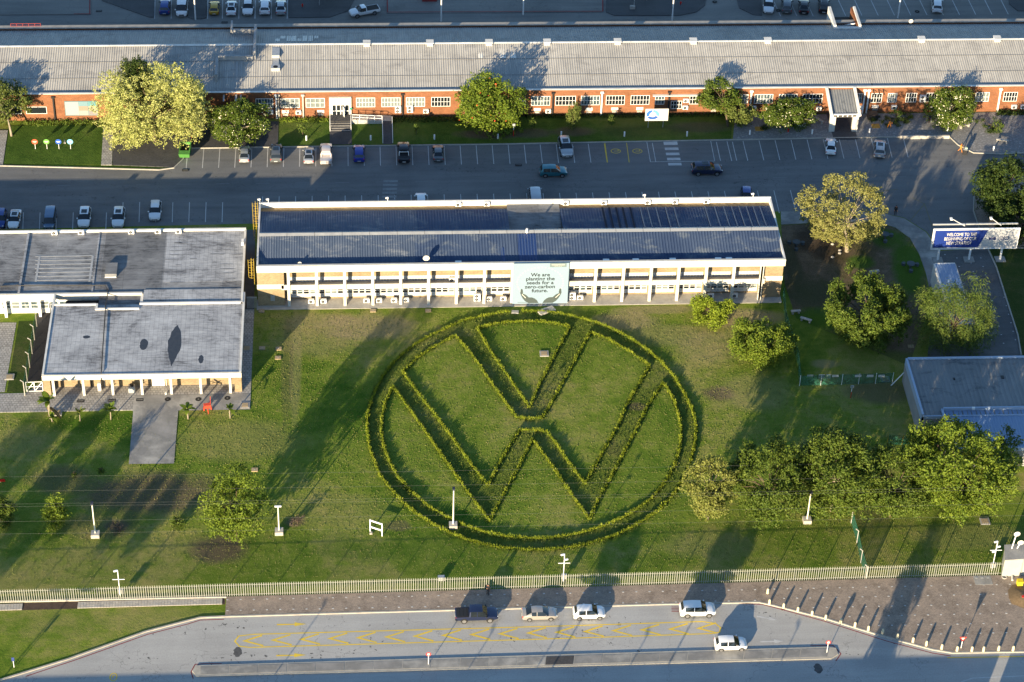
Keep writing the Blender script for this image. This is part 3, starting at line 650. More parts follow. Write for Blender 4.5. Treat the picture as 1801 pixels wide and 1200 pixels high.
def sky_sheet(px0, px1, py0, py1, mat=skym, name='skylight_sheet'):
    z = 5.9; a, b = at(px0, py0, z), at(px1, py1, z); y0, y1 = min(a.y, b.y), max(a.y, b.y)
    x0, x1 = Xat((px0), a.y, z), Xat((px1), a.y, z)
    MB().corr(x0, x1, [(y0, slope(y0)+.03), (y1, slope(y1)+.03)], .37, .06).build(name, mat, FB)
for a, b, c_, d_ in ((484, 492, 76, 68), (493, 502, 68, 60), (503, 511, 76, 60), (512, 521, 76, 60), (522, 530, 76, 68), (532, 540, 76, 60), (542, 550, 76, 60), (552, 560, 68, 60)): sky_sheet(a, b, c_, d_)
for a, b in ((841, 850), (879, 890), (898, 908)): sky_sheet(a, b, 103, 79)
for a, b, c_, d_ in ((341, 348, 163, 80), (412, 416, 163, 108), (421, 424, 163, 108), (391, 394, 163, 132)): sky_sheet(a, b, c_, d_, M('pale_lap', (.34, .34, .34)))
for px, py in ((1535, 136), (1545, 138), (1555, 144)): sky_sheet(px-1, px+1, py, 152, blackp, 'roof_strap')
# stepped fire wall across the roof
firem = M('grey_render', (.33, .33, .33), (.25, .25, .255), scale=.8)
m = MB()
m.bx(-40.7, -36.6, 76.3, 76.6, 4.4, 6.3); m.bx(-37.0, -36.6, 67.9, 76.3, 5.0, 7.3); m.bx(-42.5, -37.0, 67.5, 67.9, 5.0, 6.7); m.bx(-42.9, -42.5, 62.6, 67.9, 4.9, 6.4); m.bx(-40.9, -40.6, 76.6, 79.4, 4.3, 6.2)
m.build('fire_wall', firem, FB)
m = MB(); m.bx(-34.0, -32.8, 68.0, 70.4, 5.7, 6.5); m.bx(-34.1, -32.7, 64.9, 66.0, 5.2, 6.0); m.bx(-33.9, -32.9, 66.0, 68.0, 5.3, 6.0)
v = m.build('roof_duct', galv, FB); MB().disc((-33.4, 65.4, 6.01), .4, 12).build('duct_opening', dark, v)
# rear stair well with brick flanks
X = Xat(1490, 78, 5); m = MB(); m.bx(X-2.4, X-1.95, 77.4, 83.4, 0, 5.7); m.bx(X-2.4, X+2.2, 77.0, 77.4, 3.5, 5.4); m.bx(X+1.8, X+2.2, 77.4, 83.4, 0, 5.7); v = m.build('stair_well', white2, FB)
MB().bx(X+1.5, X+1.79, 77.4, 83.6, 0, 5.4).build('brick_flank', brick, v); MB().bx(X-1.94, X+1.49, 77.4, 83.6, 3.3, 3.5).build('landing', dark, v)
MB().bar((X-.8, 80.6, 3.6), (X+1.2, 78, 5.6), .15, .15).build('strut', metalw, v)
# facade: (px left, px right, glass, columns)
GP, GM, GD = glassp, glassm, glassd
for a, b, g_, n in ((450, 480, GM, 6), (493, 527, GP, 4), (537.5, 571.5, GP, 4), (626, 660, GP, 6), (670.5, 704.5, GP, 6), (713.5, 748, GP, 6), (758.5, 792, GD, 6), (812, 830, GM, 3), (914, 924, GM, 2),
                    (934, 968, GM, 6), (977.5, 1012, GD, 6), (1021.5, 1055, GM, 6), (1065.5, 1099, GD, 6), (1109, 1142.5, GD, 6), (1152, 1169, GM, 3), (1213, 1229, GD, 3), (1299, 1316, GP, 3), (1326, 1360, GM, 6), (1370, 1402, GM, 6), (1412, 1446, GD, 6), (1502, 1516, GM, 3), (1532.5, 1551, GD, 4), (1560.5, 1578, GP, 4), (1593.5, 1612, GD, 4), (1629, 1648, GD, 4), (1716, 1739, GP, 4), (1765, 1789, GD, 5)):
    x0, x1 = Xat(a, FY, 3), Xat(b, FY, 3); window(FB, (x0+x1)/2, FY-.004, 2.88, x1-x0, 1.75, n, 2, g_)
for a, b, z, h_ in ((46, 82, 1.95, 1.3), (18, 37, 1.95, 1.3), (1180, 1199, 1.9, 1.5)):
    x0, x1 = Xat(a, FY, 2), Xat(b, FY, 2); window(FB, (x0+x1)/2, FY-.004, z, x1-x0, h_, 1 if b < 100 else 4, 1 if b < 100 else 2, GD)
for px in (945, 1036, 1081, 1125, 502, 564, 1255, 1371, 1539):   # pale louvre panels and air bricks low in the wall
    X = Xat(px, FY, 1.0); MB().bx(X-.55, X+.55, FY-.05, FY, .95, 1.5).build('wall_panel', white2, FB); MB().bx(X-.42, X+.42, FY-.03, FY, .5, .8).build('air_brick', concl, FB)
    if px > 1000 and px < 1200: pass
m = MB().bx(Xat(1148, FY, 4), Xat(1237, FY, 4), FY-.5, FY, 3.78, 3.9); m.build('sun_shade', white2, FB)
def downpipe(px, mat, wd=.22, top=4.3, bot=.1):
    X = Xat(px, FY, 2.5); m = MB().bx(X-wd/2, X+wd/2, FY-.3, FY-.02, bot, top); m.bx(X-wd*1.2, X+wd*1.2, FY-.34, FY-.015, top, top+.28); m.build('downpipe', mat, FB)
for px, mt in ((95, blackp), (486, metalw), (490, concl), (533, concl), (708, blackp), (972, blackp), (1058, metalw), (1176, blackp), (1320, metalw), (1519, metalw), (1526, metalw), (1757, metalw)): downpipe(px, mt)
# picture panel on the wall at the left
x0, x1 = Xat(114, FY, 2.5), Xat(172, FY, 2.5); pp = thing('wall_poster', 'pale printed picture panel fixed on the brick wall left of the yellow tree', 'poster', ((x0+x1)/2, FY-.1, 2.3))
MB().bx(x0, x1, FY-.12, FY-.01, .95, 3.6).build('panel', M('poster_teal', (.11, .19, .22)), pp)
w3 = (x1-x0)/2.4
MB().bx(x0+.12, x0+w3, FY-.135, FY-.121, 1.1, 3.5).build('white_print', M('poster_white', (.30, .30, .29)), pp)
for i in range(2):
    for j in range(3):
        a = x0+w3+.05+i*(x1-x0-w3)/2; MB().bx(a, a+(x1-x0-w3)/2-.1, FY-.135, FY-.121, 1.05+j*.84, 1.85+j*.84).build('print', [M('poster_ivory', (.28, .27, .25)), M('poster_beige', (.24, .19, .15)), M('poster_sky', (.13, .22, .26)), M('poster_grey', (.19, .18, .19)), M('poster_sand', (.28, .25, .18)), M('poster_teal2', (.09, .21, .24))][i*3+j], pp)
for k in range(7): MB().bx(x0+.3, x0+w3-.3-(k%3)*.2, FY-.139, FY-.136, 1.35+k*.27, 1.42+k*.27).build('print_line', greym, pp)
# entrance: white surround, glass doors, steps, ramp, railings
EX0, EX1 = Xat(579, FY, 2.5), Xat(618, FY, 2.5)
en = MB().bx(EX0, EX1, FY-.35, FY-.003, .6, 4.0).build('entrance_surround', white, FB)
dx0, dx1 = EX0+.45, EX1-.35
MB().bx(dx0, dx1, FY-.37, FY-.352, .9, 2.75).build('entrance_glass', glassd, en)
m = MB(); n = 4
for i in range(n+1): x = dx0+(dx1-dx0)*i/n; m.bx(x-.06, x+.06, FY-.43, FY-.372, .9, 2.75)
m.bx(dx0, dx1, FY-.425, FY-.373, 1.5, 1.6); m.bx(dx0, dx1, FY-.425, FY-.374, 2.65, 2.76); m.build('door_frame', metalw, en)
MB().bar((dx1-1.0, FY-.45, 1.7), (dx1-.8, FY-1.2, 1.7), .06, 1.6).build('open_door', metalw, en)
MB().bx(EX1-.35, EX1+.1, FY-.42, FY-.36, 1.75, 2.1).build('wall_notice', M('green_sign', (.02, .25, .15)), en)
st = thing('entrance_steps', 'dark entrance steps with pale nosings and handrails before the white doorway', 'steps', ((EX0+EX1)/2, FY-2.2, 0))
m = MB().bx(EX0+.15, EX1-.15, FY-2.3, FY-.36, 0, .9); m.build('landing', dslab, st)
for k in range(4):
    y1 = FY-2.3-k*.42; MB().bx(EX0+.15, EX1-.15, y1-.42, y1, 0, .72-k*.18).build('step', dslab, st); MB().bx(EX0+.15, EX1-.15, y1-.425, y1-.32, .72-k*.18, .735-k*.18).build('step_nosing', concl, st)
for x in (EX0+.1, EX1-.1):
    m = MB(); m.tube([(x, FY-.5, 1.85), (x, FY-2.3, 1.85), (x, FY-4.0, 1.0), (x, FY-4.0, 0)], .04, 6); m.tube([(x, FY-2.3, 1.85), (x, FY-2.3, .5)], .04, 6); m.build('handrail', metalw, st)
rx0, rx1 = EX1, Xat(673, 57.5, 1)
rp = thing('access_ramp', 'dark access ramp with white railing leading right from the entrance steps', 'ramp', ((rx0+rx1)/2, FY-2, 0))
MB().add([(rx0, FY-1.9, 0), (rx1+1.4, FY-1.9, 0), (rx1+1.4, FY-.35, 0), (rx0, FY-.35, 0), (rx0, FY-1.9, .9), (rx1+1.4, FY-1.9, .55), (rx1+1.4, FY-.35, .55), (rx0, FY-.35, .9)], [(4,5,6,7),(0,1,5,4),(1,2,6,5),(2,3,7,6),(3,0,4,7)]).build('ramp_slab', concl, rp)
a = rx1; MB().add([(a, 51.9, .06), (a+1.45, 51.9, .06), (a+1.45, FY-1.9, .55), (a, FY-1.9, .55), (a, 51.9, 0), (a+1.45, 51.9, 0), (a+1.45, FY-1.9, 0), (a, FY-1.9, 0)], [(0,1,2,3),(4,5,1,0),(5,6,2,1),(6,7,3,2),(7,4,0,3)]).build('ramp_deck', dslab, rp)
for x in (a-.05, a+1.5): MB().tube([(x, 52.2, .0), (x, 52.2, .85), (x, FY-1.9, 1.4), (x, FY-1.9, .3)], .04, 6).build('handrail', metalw, rp)
m = MB()
for i in range(5): x = rx0+.1+(rx1-rx0-.2)*i/4; m.tube([(x, FY-1.95, .4), (x, FY-1.95, 1.85-.3*i/4)], .045, 6)
for z in (1.85, 1.35): m.tube([(rx0+.1, FY-1.95, z), (rx1-.1, FY-1.95, z-.3)], .045, 6)
m.build('railing', metalw, rp)
# entrance canopy at the right on slanting fins
cx0, cx1 = Xat(1455, 57, 3.6), Xat(1508, 57, 3.6)
cn = thing('entrance_canopy', 'grey ribbed entrance canopy on two white slanted fins right of the flowering tree', 'canopy', ((cx0+cx1)/2, 57, 0))
q = at(1463, 197, 3.2)
MB().corr(cx0+.2, cx1-.2, [(54.2, 3.25), (FY-.05, 4.55)], .42, .05).build('canopy_roof', gateroof, cn)
MB().bx(cx0+.1, cx1-.1, 54.0, 54.2, 2.95, 3.45).build('canopy_fascia', metalw, cn)
m = MB()
for i in range(5): x = cx0+.9+(cx1-cx0-1.8)*i/4.0; m.bx(x-.3, x+.3, 53.96, 53.998, 3.0, 3.3)
m.build('fascia_opening', dark, cn)
for x in (cx0-.05, cx1-.4): MB().add([(x, 53.6, 3.3), (x+.45, 53.6, 3.3), (x+.45, FY-.1, 4.75), (x, FY-.1, 4.75), (x, 53.6, 3.6), (x+.45, 53.6, 3.6), (x+.45, FY-.1, 5.0), (x, FY-.1, 5.0)], [(0,3,2,1),(4,5,6,7),(0,1,5,4),(1,2,6,5),(2,3,7,6),(3,0,4,7)]).build('canopy_edge', white2, cn)
for x in (cx0+.15, cx1-1.05): MB().bx(x, x+.9, 54.1, 54.75, 0, 3.2).build('canopy_fin', white, cn)
MB().bx(cx0+1.2, cx1-1.2, FY-.06, FY-.002, .1, 2.6).build('canopy_door', glassd, cn)
struct(MB().bx(cx0+.6, cx1-.4, 51.9, FY-.1, .1, .112), 'path', dslab)
acs = [(476, 1.0, 0), (525, .95, 0), (700, 1.05, 1), (721, 1.1, 1), (749, .95, 0), (964, .75, 0), (1206, 2.5, 0), (1205, 1.2, 0), (1325, .95, 0), (1440, .75, 0), (1512, .8, 0), (1572, .85, 0), (1622, 2.2, 1), (1783, .75, 0), (1799, .75, 0)]
lb_ = ['beside the pale downpipe right of the flowering tree', 'low on the brick wall left of the entrance', 'tall twin-fan, left of the black downpipe', 'tall twin-fan, right of the black downpipe', 'under the dark window left of the red-flowered tree', 'low beside the black downpipe right of the red-flowered tree', 'upper of two right of the blue ring board', 'lower of two right of the blue ring board', 'right of the white downpipe by the leaning tree', 'left of the entrance canopy', 'right of the entrance canopy', 'behind the orange worker bending at a shrub', 'tall, high beside the right flowering tree', 'under the windows at the far right end', 'at the very right end of the brick wall']
for (px, z, d), l in zip(acs, lb_): ac(px, 0, z, 'white air conditioner '+l, 'air conditioners on the brick wall', Y=FY-.28, double=bool(d))

# ------------------------------------------------------------------ two-storey white block
X0, X1, Y0, Y1, H = -35.0, 40.5, 10.7, 26.2, 7.3
TB = thing('office_block', 'two-storey white framed office block with dark blue roof behind the hedge emblem', 'building', (2.5, 18, 0))
wy0 = 12.35
MB().bx(X0+.1, X1-.1, wy0, Y1-.3, 0, 6.5).build('wall', ybrick, TB)
MB().bx(X0, -31.2, Y0+.1, wy0-.002, 0, 6.6).build('end_bay', ybrick, TB)
MB().bx(37.6, X1-.1, Y0+.5, wy0-.002, 0, 6.6).build('end_bay', ybrick, TB)
MB().bx(X0-.05, -31.25, Y0+.04, Y0+.098, 3.1, 3.9).build('end_band', white, TB); MB().bx(37.65, X1-.05, Y0+.44, Y0+.498, 3.1, 3.9).build('end_band', white, TB)
MB().bx(-33.2, -32.6, Y0+.02, Y0+.098, 1.0, 2.0).build('meter_box', greym, TB)
MB().bx(X0, X1, Y0-.15, Y0+.25, 6.15, H).build('fascia', white, TB)
m = MB(); m.bx(X0, X0+.25, Y0+.25, Y1, 6.4, H); m.bx(X1-.25, X1, Y0+.25, Y1, 6.4, H); m.build('side_parapet', white2, TB)
MB().bx(X0, X1, Y1-.3, Y1, 0, H+.05).build('rear_parapet', white2, TB)
MB().bx(-31.4, 37.7, Y0+.28, wy0-.002, 3.0, 3.15).build('balcony_slab', concrete, TB)
MB().bx(-31.6, 37.8, Y0+.04, Y0+.24, 2.9, 3.72).build('balcony_front', white, TB)
MB().bx(X0+.3, X1-.3, Y0+.25, wy0-.004, 6.3, 6.42).build('soffit', white2, TB)
cols = [-30.57+3.985*i for i in range(18)]
for i, x in enumerate(cols):
    if 1.5 < x < 8.5: continue
    if x < 37.3: MB().bx(x-.2, x+.2, Y0-.12, Y0+.3, 0, 6.2).build('column', white, TB)
MB().bx(37.1, 37.5, Y0-.12, Y0+.3, 0, 6.2).build('column', white, TB)
struct(MB().bx(X0-.2, X1, 9.9, wy0, 0, .06), 'walkway', concl)
wt = M('white_window_board', (.46, .455, .44), (.36, .365, .36), scale=1.2, stretch=(3, 1, 1))
for i in range(17):
    a, b = cols[i]+.2, cols[i+1]-.2; b = min(b, 37.1)
    if 0.8 < a < 8 or (a < 1.5 and b > 2): b = min(b, 1.2) if a < 1 else b
    if a > 0.9 and b < 9.2 and a < 8: continue
    if i == 16: b = 37.1
    # upper floor: brick head, white panel band
    u = MB().bx(a, b, wy0-.05, wy0-.003, 3.16, 4.0).build('upper_window_band', wt, TB)
    mm = MB(); k = 8
    for j in range(k+1): x = a+(b-a)*j/k; mm.bx(x-.02, x+.02, wy0-.075, wy0-.052, 3.16, 4.0)
    mm.build('glazing_bar', metalw, u)
    if i not in (7,): MB().bx(a+.5, a+.75, wy0-.068, wy0-.053, 3.18, 3.96).build('door_edge', greym, u)
    # ground floor: row of vents over white panels
    nw = 4
    for j in range(nw):
        wx = (b-a)/nw; x = a+wx*(j+.5)
        f = inst(win_frame_cache, 'window', TB, (x, wy0-.01, 1.35), sc=((wx-.06)/.95, 1, 1)) if 'win_frame_cache' in globals() else None
        if f is None:
            mm = MB(); mm.bx(-.475, .475, -.08, .005, -.92, -.86); mm.bx(-.475, .475, -.08, .005, -.40, -.34); mm.bx(-.475, .475, -.08, .005, .1, .16); mm.bx(-.475, .475, -.08, .005, 1.1, 1.16); mm.bx(-.475, -.42, -.078, .004, -.92, 1.16); mm.bx(.42, .475, -.078, .004, -.92, 1.16)
            win_frame_cache = mm.mesh('window', metalw)
            up = {0: MB().bx(-.42, .42, -.05, -.03, -.34, 1.1).mesh('top_pane', glassd), 1: MB().bx(-.42, .42, -.05, -.03, -.34, 1.1).mesh('top_pane', glassp), 2: MB().bx(-.42, .42, -.05, -.03, -.34, 1.1).mesh('top_pane', glassm)}
            lo_ = MB().bx(-.42, .42, -.05, -.03, -.86, -.40).mesh('panel', wt)
            f = inst(win_frame_cache, 'window', TB, (x, wy0-.01, 1.35), sc=((wx-.06)/.95, 1, 1))
        inst(up[random.choice((0, 0, 0, 1, 2))], 'top_pane', f, (x, wy0-.01, 1.35)); inst(lo_, 'panel', f, (x, wy0-.01, 1.35))
# roof
RYm, RZm = 17.6, 7.75
MB().corr(X0+.27, -12.5, [(Y0+.55, 6.45), (RYm-.25, RZm)], .36, .05).build('roof', fadedroof, TB)
MB().corr(-12.5, X1-.27, [(Y0+.55, 6.45), (RYm-.25, RZm)], .42, .05).build('roof', blueroof, TB)
MB().corr(X0+.27, -12.0, [(RYm+.25, RZm), (Y1-1.3, 6.55)], .36, .05).build('rear_roof', fadedroof, TB)
MB().corr(-12.0, 1.3, [(RYm+.25, RZm), (Y1-1.3, 6.55)], .42, .05).build('rear_roof', blueroof, TB)
MB().corr(9.0, X1-.27, [(RYm+.25, RZm), (Y1-1.3, 6.55)], .42, .05).build('rear_roof', blueroof, TB)
MB().bx(1.3, 9.0, RYm+.3, Y1-.35, 6.2, 6.7).build('flat_roof', memg, TB)
m = MB(); m.bx(X0+.26, X1-.26, Y0+.26, Y0+.6, 6.2, 6.44); m.bx(X0+.26, X1-.26, Y1-1.4, Y1-.31, 6.1, 6.45); m.build('gutter', memg, TB)
capm = M('dull_ridge_flashing', (.30, .31, .32), (.22, .23, .25), scale=1, rough=.8)
for k in range(19):
    a = X0+.3+k*3.95
    MB().add([(a, RYm-.5, RZm+.02), (a+3.9, RYm-.5, RZm+.02), (a+3.9, RYm, RZm+.2), (a, RYm, RZm+.2), (a+3.9, RYm+.5, RZm+.02), (a, RYm+.5, RZm+.02)], [(0,1,2,3),(3,2,4,5)]).build('ridge_cap', capm if k < 10 else greym, TB)
for a, b in ((2.3, 5.0), (-.2, .35)): MB().corr(a, b, [(Y0+.57, 6.5), (RYm-.6 if a > 2 else 14.5, 7.71 if a > 2 else 7.15)], .42, .05).build('new_roof_sheet', blueroof2, TB)
seamp = M('pale_seam', (.14, .17, .22), rough=.9, spec=.05); seamd = M('dark_seam', (.015, .022, .04), rough=.9, spec=.05)
for k, (px, c_) in enumerate(((1063, 0), (1075, 0), (1087, 0), (1099, 0), (1112, 0), (1130, 1), (1143, 1), (1158, 1), (1175, 1), (1190, 1), (1245, 1), (1262, 1), (1278, 1), (1292, 1), (1305, 1), (1318, 1), (1330, 1), (1342, 1))):
    X = Xat(px, 21.5, 7.2); m = MB(); w_ = .07 if c_ else .13
    m.add([(X-w_, RYm+.6, RZm+.02), (X+w_, RYm+.6, RZm+.02), (X+w_, Y1-1.4, 6.64), (X-w_, Y1-1.4, 6.64), (X-w_, RYm+.6, RZm+.09), (X+w_, RYm+.6, RZm+.09), (X+w_, Y1-1.4, 6.71), (X-w_, Y1-1.4, 6.71)], [(4,7,6,5),(0,4,5,1),(1,5,6,2),(2,6,7,3),(3,7,4,0)])
    m.build('roof_seam', seamp if c_ else seamd, TB)
for k, px in enumerate((806, 810, 1066, 1118, 1183, 1263, 1282)):
    if px == 810: continue
    X = Xat(px, 11.7, 6.9); MB().bx(X-.45, X+.45, 11.4, 11.8, 6.6, 6.95).build('gutter_box', metalw, TB)
MB().tube([(3.7, 17.2, 7.8), (3.7, 17.2, 8.5)], .16, 8).build('roof_vent', metalw, TB)
# satellite dishes on the roof edge
def dish(px, py, z, r, label):
    q = at(px, py, z); t = thing('satellite_dish', label, 'satellite dish', (q.x, q.y, z-.9)); m = MB(); n = 14
    vs = [(q.x, q.y, z)]; fs = []
    for j in (1, 2, 3):
        for k in range(n):
            a = 2*PI*k/n; rr = r*j/3; dp = .25*rr*rr/r; vs.append((q.x+rr*math.cos(a), q.y-dp, z+rr*math.sin(a)*.96))
    for k in range(n): fs.append((0, 1+k, 1+(k+1)%n))
    for j in range(2):
        for k in range(n): fs.append((1+j*n+k, 1+(j+1)*n+k, 1+(j+1)*n+(k+1)%n, 1+j*n+(k+1)%n))
    m.add(vs, fs).build('reflector', white, t, smooth=True)
    MB().tube([(q.x, q.y+.05, z), (q.x, q.y+.25, z-.3), (q.x, q.y+.25, z-.9)], .04, 6).build('mast', greym, t)
    MB().tube([(q.x, q.y-.1, z-r*.8), (q.x, q.y-.55, z-.1)], .02, 5).build('feed_arm', greym, t)
dish(749.5, 453.5, 7.6, .48, 'round white satellite dish on the front roof edge of the white block'); dish(527, 463, 7.2, .28, 'small white dish at the left end of the front roof edge')
dish(1602, 37, 5.5, .38, 'white satellite dish on the rear edge of the brick building roof')
# yellow caged ladders
ym = M('yellow_ladder_paint', (.36, .26, .035), rough=.5)
def ladder(x, y, z0, z1, label):
    t = thing('caged_ladder', label, 'ladder', (x, y, z0)); m = MB()
    for s_ in (-.25, .25): m.tube([(x, y+s_, z0), (x, y+s_, z1+.9)], .028, 5)
    m.build('rail', ym, t); m = MB()
    z = z0+.3
    while z < z1: m.tube([(x, y-.25, z), (x, y+.25, z)], .022, 5); z += .35
    m.build('rung', ym, t); m = MB(); z = max(z0+1.2, z0)
    while z < z1+1.0:
        m.tube([(x, y-.3, z), (x-.35, y-.38, z), (x-.72, y-.2, z), (x-.78, y, z), (x-.72, y+.2, z), (x-.35, y+.38, z), (x, y+.3, z)], .024, 5); z += .9
    for yy, xx in ((-.36, -.35), (0, -.78), (.36, -.35)): m.tube([(x+xx, y+yy, z0+1.2), (x+xx, y+yy, z1+.9)], .03, 5)
    m.build('cage', ym, t)
ladder(-35.15, 25.0, .2, 7.2, 'yellow caged ladder on the left end of the two-storey block'); ladder(-35.4, 11.5, 3.6, 6.9, 'short yellow ladder cage between the flat roof and the two-storey block')
# camera stubs and AC units on this block
for k, (px, py) in enumerate(((457, 350), (472, 345), (682, 350), (1135, 346), (1326, 345))):
    q = at(px, py, 8.0); t = thing('security_camera', ['white camera post at the top of the yellow ladder', 'short white lamp post just behind the left roof corner', 'small white camera on the rear parapet above the worn crossing', 'small white camera on the rear parapet near the dark SUV', 'small camera on the rear parapet beside the blue car'][k], 'camera', (q.x, 26.0, 7.35))
    MB().tube([(q.x, 26.0, 7.35), (q.x, 26.0, 8.0)], .045, 6).build('post', metalw, t); MB().box((q.x-.12, 25.95, 8.02), (.4, .2, .2), .3).build('camera_body', metalw, t)
gl = [547.6, 569, 644.6, 666.6, 693, 714, 839, 860, 885, 1006, 1020, 1250, 1292]
gt = ['left of the second white column', 'right of the second white column', 'left of the fourth white column', 'right of the fourth white column', 'left of the fifth white column', 'right of the fifth white column', 'twin-fan, right of the seventh white column', 'middle of the last bay left of banner', 'close to the left edge of the banner', 'twin-fan, close to the right edge of the banner', 'second to the right of the banner', 'behind the small bright tree', 'just right of the small bright tree']
for i, (px, l) in enumerate(zip(gl, gt)): ac(px, 0, .06, 'white air conditioner at the block foot, '+l, 'air conditioners along the foot of the white block', Y=11.3, double=l.startswith('twin'))
ac(795, 0, 3.15, 'white air conditioner on the upper balcony of the white block', 'air conditioners on the white block balcony', Y=11.9)
for i, px in enumerate((806, 856, 995, 1062, 1139, 1187, 1242)): ac(px, 0, 6.65, ORDN[i]+' white air conditioner from the left along the rear parapet of the blue roof', 'air conditioners along the blue roof parapet', Y=25.6)
# banner hung on the facade
BX0, BX1 = 1.35, 9.35; by = Y0-.42
bn = thing('banner', 'large pale blue banner with open hands reading We are planting the seeds', 'banner', (5.35, by, .2))
MB().bx(BX0, BX1, by, by+.06, .18, 7.4).build('banner_cloth', M('banner_pale_blue', (.195, .265, .33), (.18, .25, .32), scale=.25, rough=.7), bn)
dk = M('banner_text', (.012, .018, .018)); hg = M('banner_hand_grey', (.048, .064, .064))
RX = (PI/2, 0, 0)
for i, s in enumerate(('We are', 'planting the', 'seeds for a', 'zero-carbon', 'future.')): text(s, .86, bn, dk, (5.3, by-.012, 5.35-i*.71), RX, bold=.016, sx=1.02)
lbx = MB().bx(6.6, 8.95, by-.02, by-.001, 6.72, 7.38).build('banner_tag', M('tag_grey', (.12, .16, .17)), bn)
text('VOLKSWAGEN', .28, bn, white, (7.78, by-.03, 7.12), RX, bold=.006); text('GROUP AFRICA', .15, bn, white, (7.78, by-.03, 6.88), RX)
hand = [(480,720),(500,750),(508,810),(500,830),(560,850),(600,880),(640,918),(720,920),(780,945),(830,985),(870,1048),(640,1048),(560,1000),(510,945),(470,880),(445,820),(455,740)]
def bxy(u, v): return (BX0+(u-265)/(1525-265)*8.0, 7.4-(v-165)/(1060-165)*7.22)
for mir in (0, 1):
    pts = [bxy(u if not mir else 1826-u, v) for u, v in hand]; vs = [(x, by-.008, z) for x, z in pts]
    MB().add(vs, [tuple(range(len(vs)))[::(1 if not mir else -1)]]).build('printed_hand', hg, bn)
    cr = [bxy(u if not mir else 1826-u, v) for u, v in ((485, 845), (575, 930))]
    MB().bar((cr[0][0], by-.014, cr[0][1]), (cr[1][0], by-.014, cr[1][1]), .01, .09).build('finger_line', white, bn)
m = MB()
for k in range(40):
    a = PI*(.08)+2*PI*k/40
    if 40*.62 < k < 40*.87: continue
    x, z = 5.3+3.3*math.cos(a), 3.95+2.75*math.sin(a); m.add([(x+.13*math.cos(t*PI/3), by-.007, z+.13*math.sin(t*PI/3)) for t in range(6)], [tuple(range(6))])
m.build('printed_ring', M('banner_light', (.27, .33, .345)), bn)['kind'] = 'stuff'
MB().bx(BX0+.8, BX0+2.3, by-.01, by-.001, .42, .48).build('print_line', hg, bn)

# ------------------------------------------------------------------ flat-roofed left complex
LB = thing('flat_roof_building', 'low flat-roofed white and yellow brick building with silver felt roofs at left', 'building', (-55, 8, 0))
L0, L1, LY0, LY1, LH = -63.6, -36.7, -8.6, 7.1, 3.6
MB().bx(L0+.3, L1-.3, LY0+1.9, LY1, 0, 3.2).build('wall', ybrick, LB)
for x_ in (L0+.05, L1-1.0): MB().bx(x_, x_+.95, LY0+.25, LY0+1.898, 0, 2.9).build('wall_return', ybrick, LB)
MB().bx(L0+.28, L1-.28, LY0+.28, LY1-.02, 3.2, LH-.1).build('roof', mem, LB)
MB().bx(L0, L1, LY0, LY0+.27, 2.75, LH).build('fascia', white, LB)
m = MB(); m.bx(L0, L0+.27, LY0+.27, LY1+2.4, 2.9, LH+.02); m.bx(L1-.27, L1, LY0+.27, LY1+2.4, 2.9, LH+.02); m.build('side_parapet', white2, LB)
for i, px in enumerate((94.5, 147, 198, 249.5, 301, 353, 405)):
    X = Xat(px, LY0+.05, 1.4); MB().bx(X-.17, X+.17, LY0-.1, LY0+.25, .06, 2.77).build('column', white, LB)
for px in (160, 183, 292): X = Xat(px, LY0+1.85, 1.4); MB().bx(X-.06, X+.06, LY0+1.75, LY0+1.89, .06, 2.8).build('pipe', blackp if px == 160 else concl, LB)
dxa, dxb = Xat(267, LY0+1.85, 1.2), Xat(289, LY0+1.85, 1.2)
d = MB().bx(dxa, dxb, LY0+1.78, LY0+1.896, .06, 2.3).build('door', white2, LB); MB().bx(dxb-.25, dxb-.18, LY0+1.74, LY0+1.779, 1.0, 1.15).build('handle', blackp, d)
MB().bx(Xat(252, LY0+1.85, 2), Xat(261, LY0+1.85, 2), LY0+1.8, LY0+1.896, 1.7, 2.3).build('wall_notice', M('maroon_notice', (.12, .02, .02)), LB)
wet = M('wet_patch', (.035, .042, .055), (.05, .055, .065), scale=2, rough=.25)
for px, py, rx, ry, sh in ((306.5, 608, .95, 4.6, 1), (253, 606, .55, 1.25, 0), (353.5, 632, .35, .9, 0), (152, 593, .5, .35, 0)):
    q = at(px, py, LH-.1); m = MB(); rs = random.Random(px); pts = []
    for k in range(28):
        a = 2*PI*k/28; r = 1+rs.uniform(-.12, .12); x = math.cos(a)*rx*r; y = math.sin(a)*ry*(1+rs.uniform(-.05, .05))
        if sh: x *= max(.25, 1-abs(y/ry)**1.5*.9) if y < 0 else max(.4, 1-abs(y/ry)**3*.6)
        pts.append((q.x+x+.15*(y/ry if sh else 0), q.y+y))
    m.sheet(pts, LH-.094).build('wet_patch', wet, LB)
# rear wing
dm = MB(); rs = random.Random(8)
for u, v in ((1225,497),(1215,525),(1220,552),(1205,580),(1170,612),(1230,650),(1175,682),(1235,712),(1580,492),(1560,520),(1540,545),(1500,575),(1640,577),(1335,607),(1550,645),(1565,677),(1575,705),(1590,745),(1220,770),(1590,795),(1370,440),(1250,500)):
    q = at(u/3.915, 300+v/3.915, 3.47); rx = rs.uniform(.5, 1.4); ry = rs.uniform(.1, .2); pts = []
    for k in range(18):
        a = 2*PI*k/18; rr = rs.uniform(.6, 1.15); pts.append((q.x+rx*math.cos(a)*rr, q.y+ry*math.sin(a)*rr))
    dm.sheet(pts, 3.474)
dm.build('dirt_streak', M('roof_dirt', (.15, .155, .165), (.27, .275, .285), scale=2), LB)['kind'] = 'stuff'
MB().bx(-110, -37.4, 9.95, 24.6, 0, 3.25).build('rear_wall', white2, LB)
MB().bx(-110, -37.3, 9.9, 24.5, 3.26, 3.45).build('rear_roof', memd, LB)
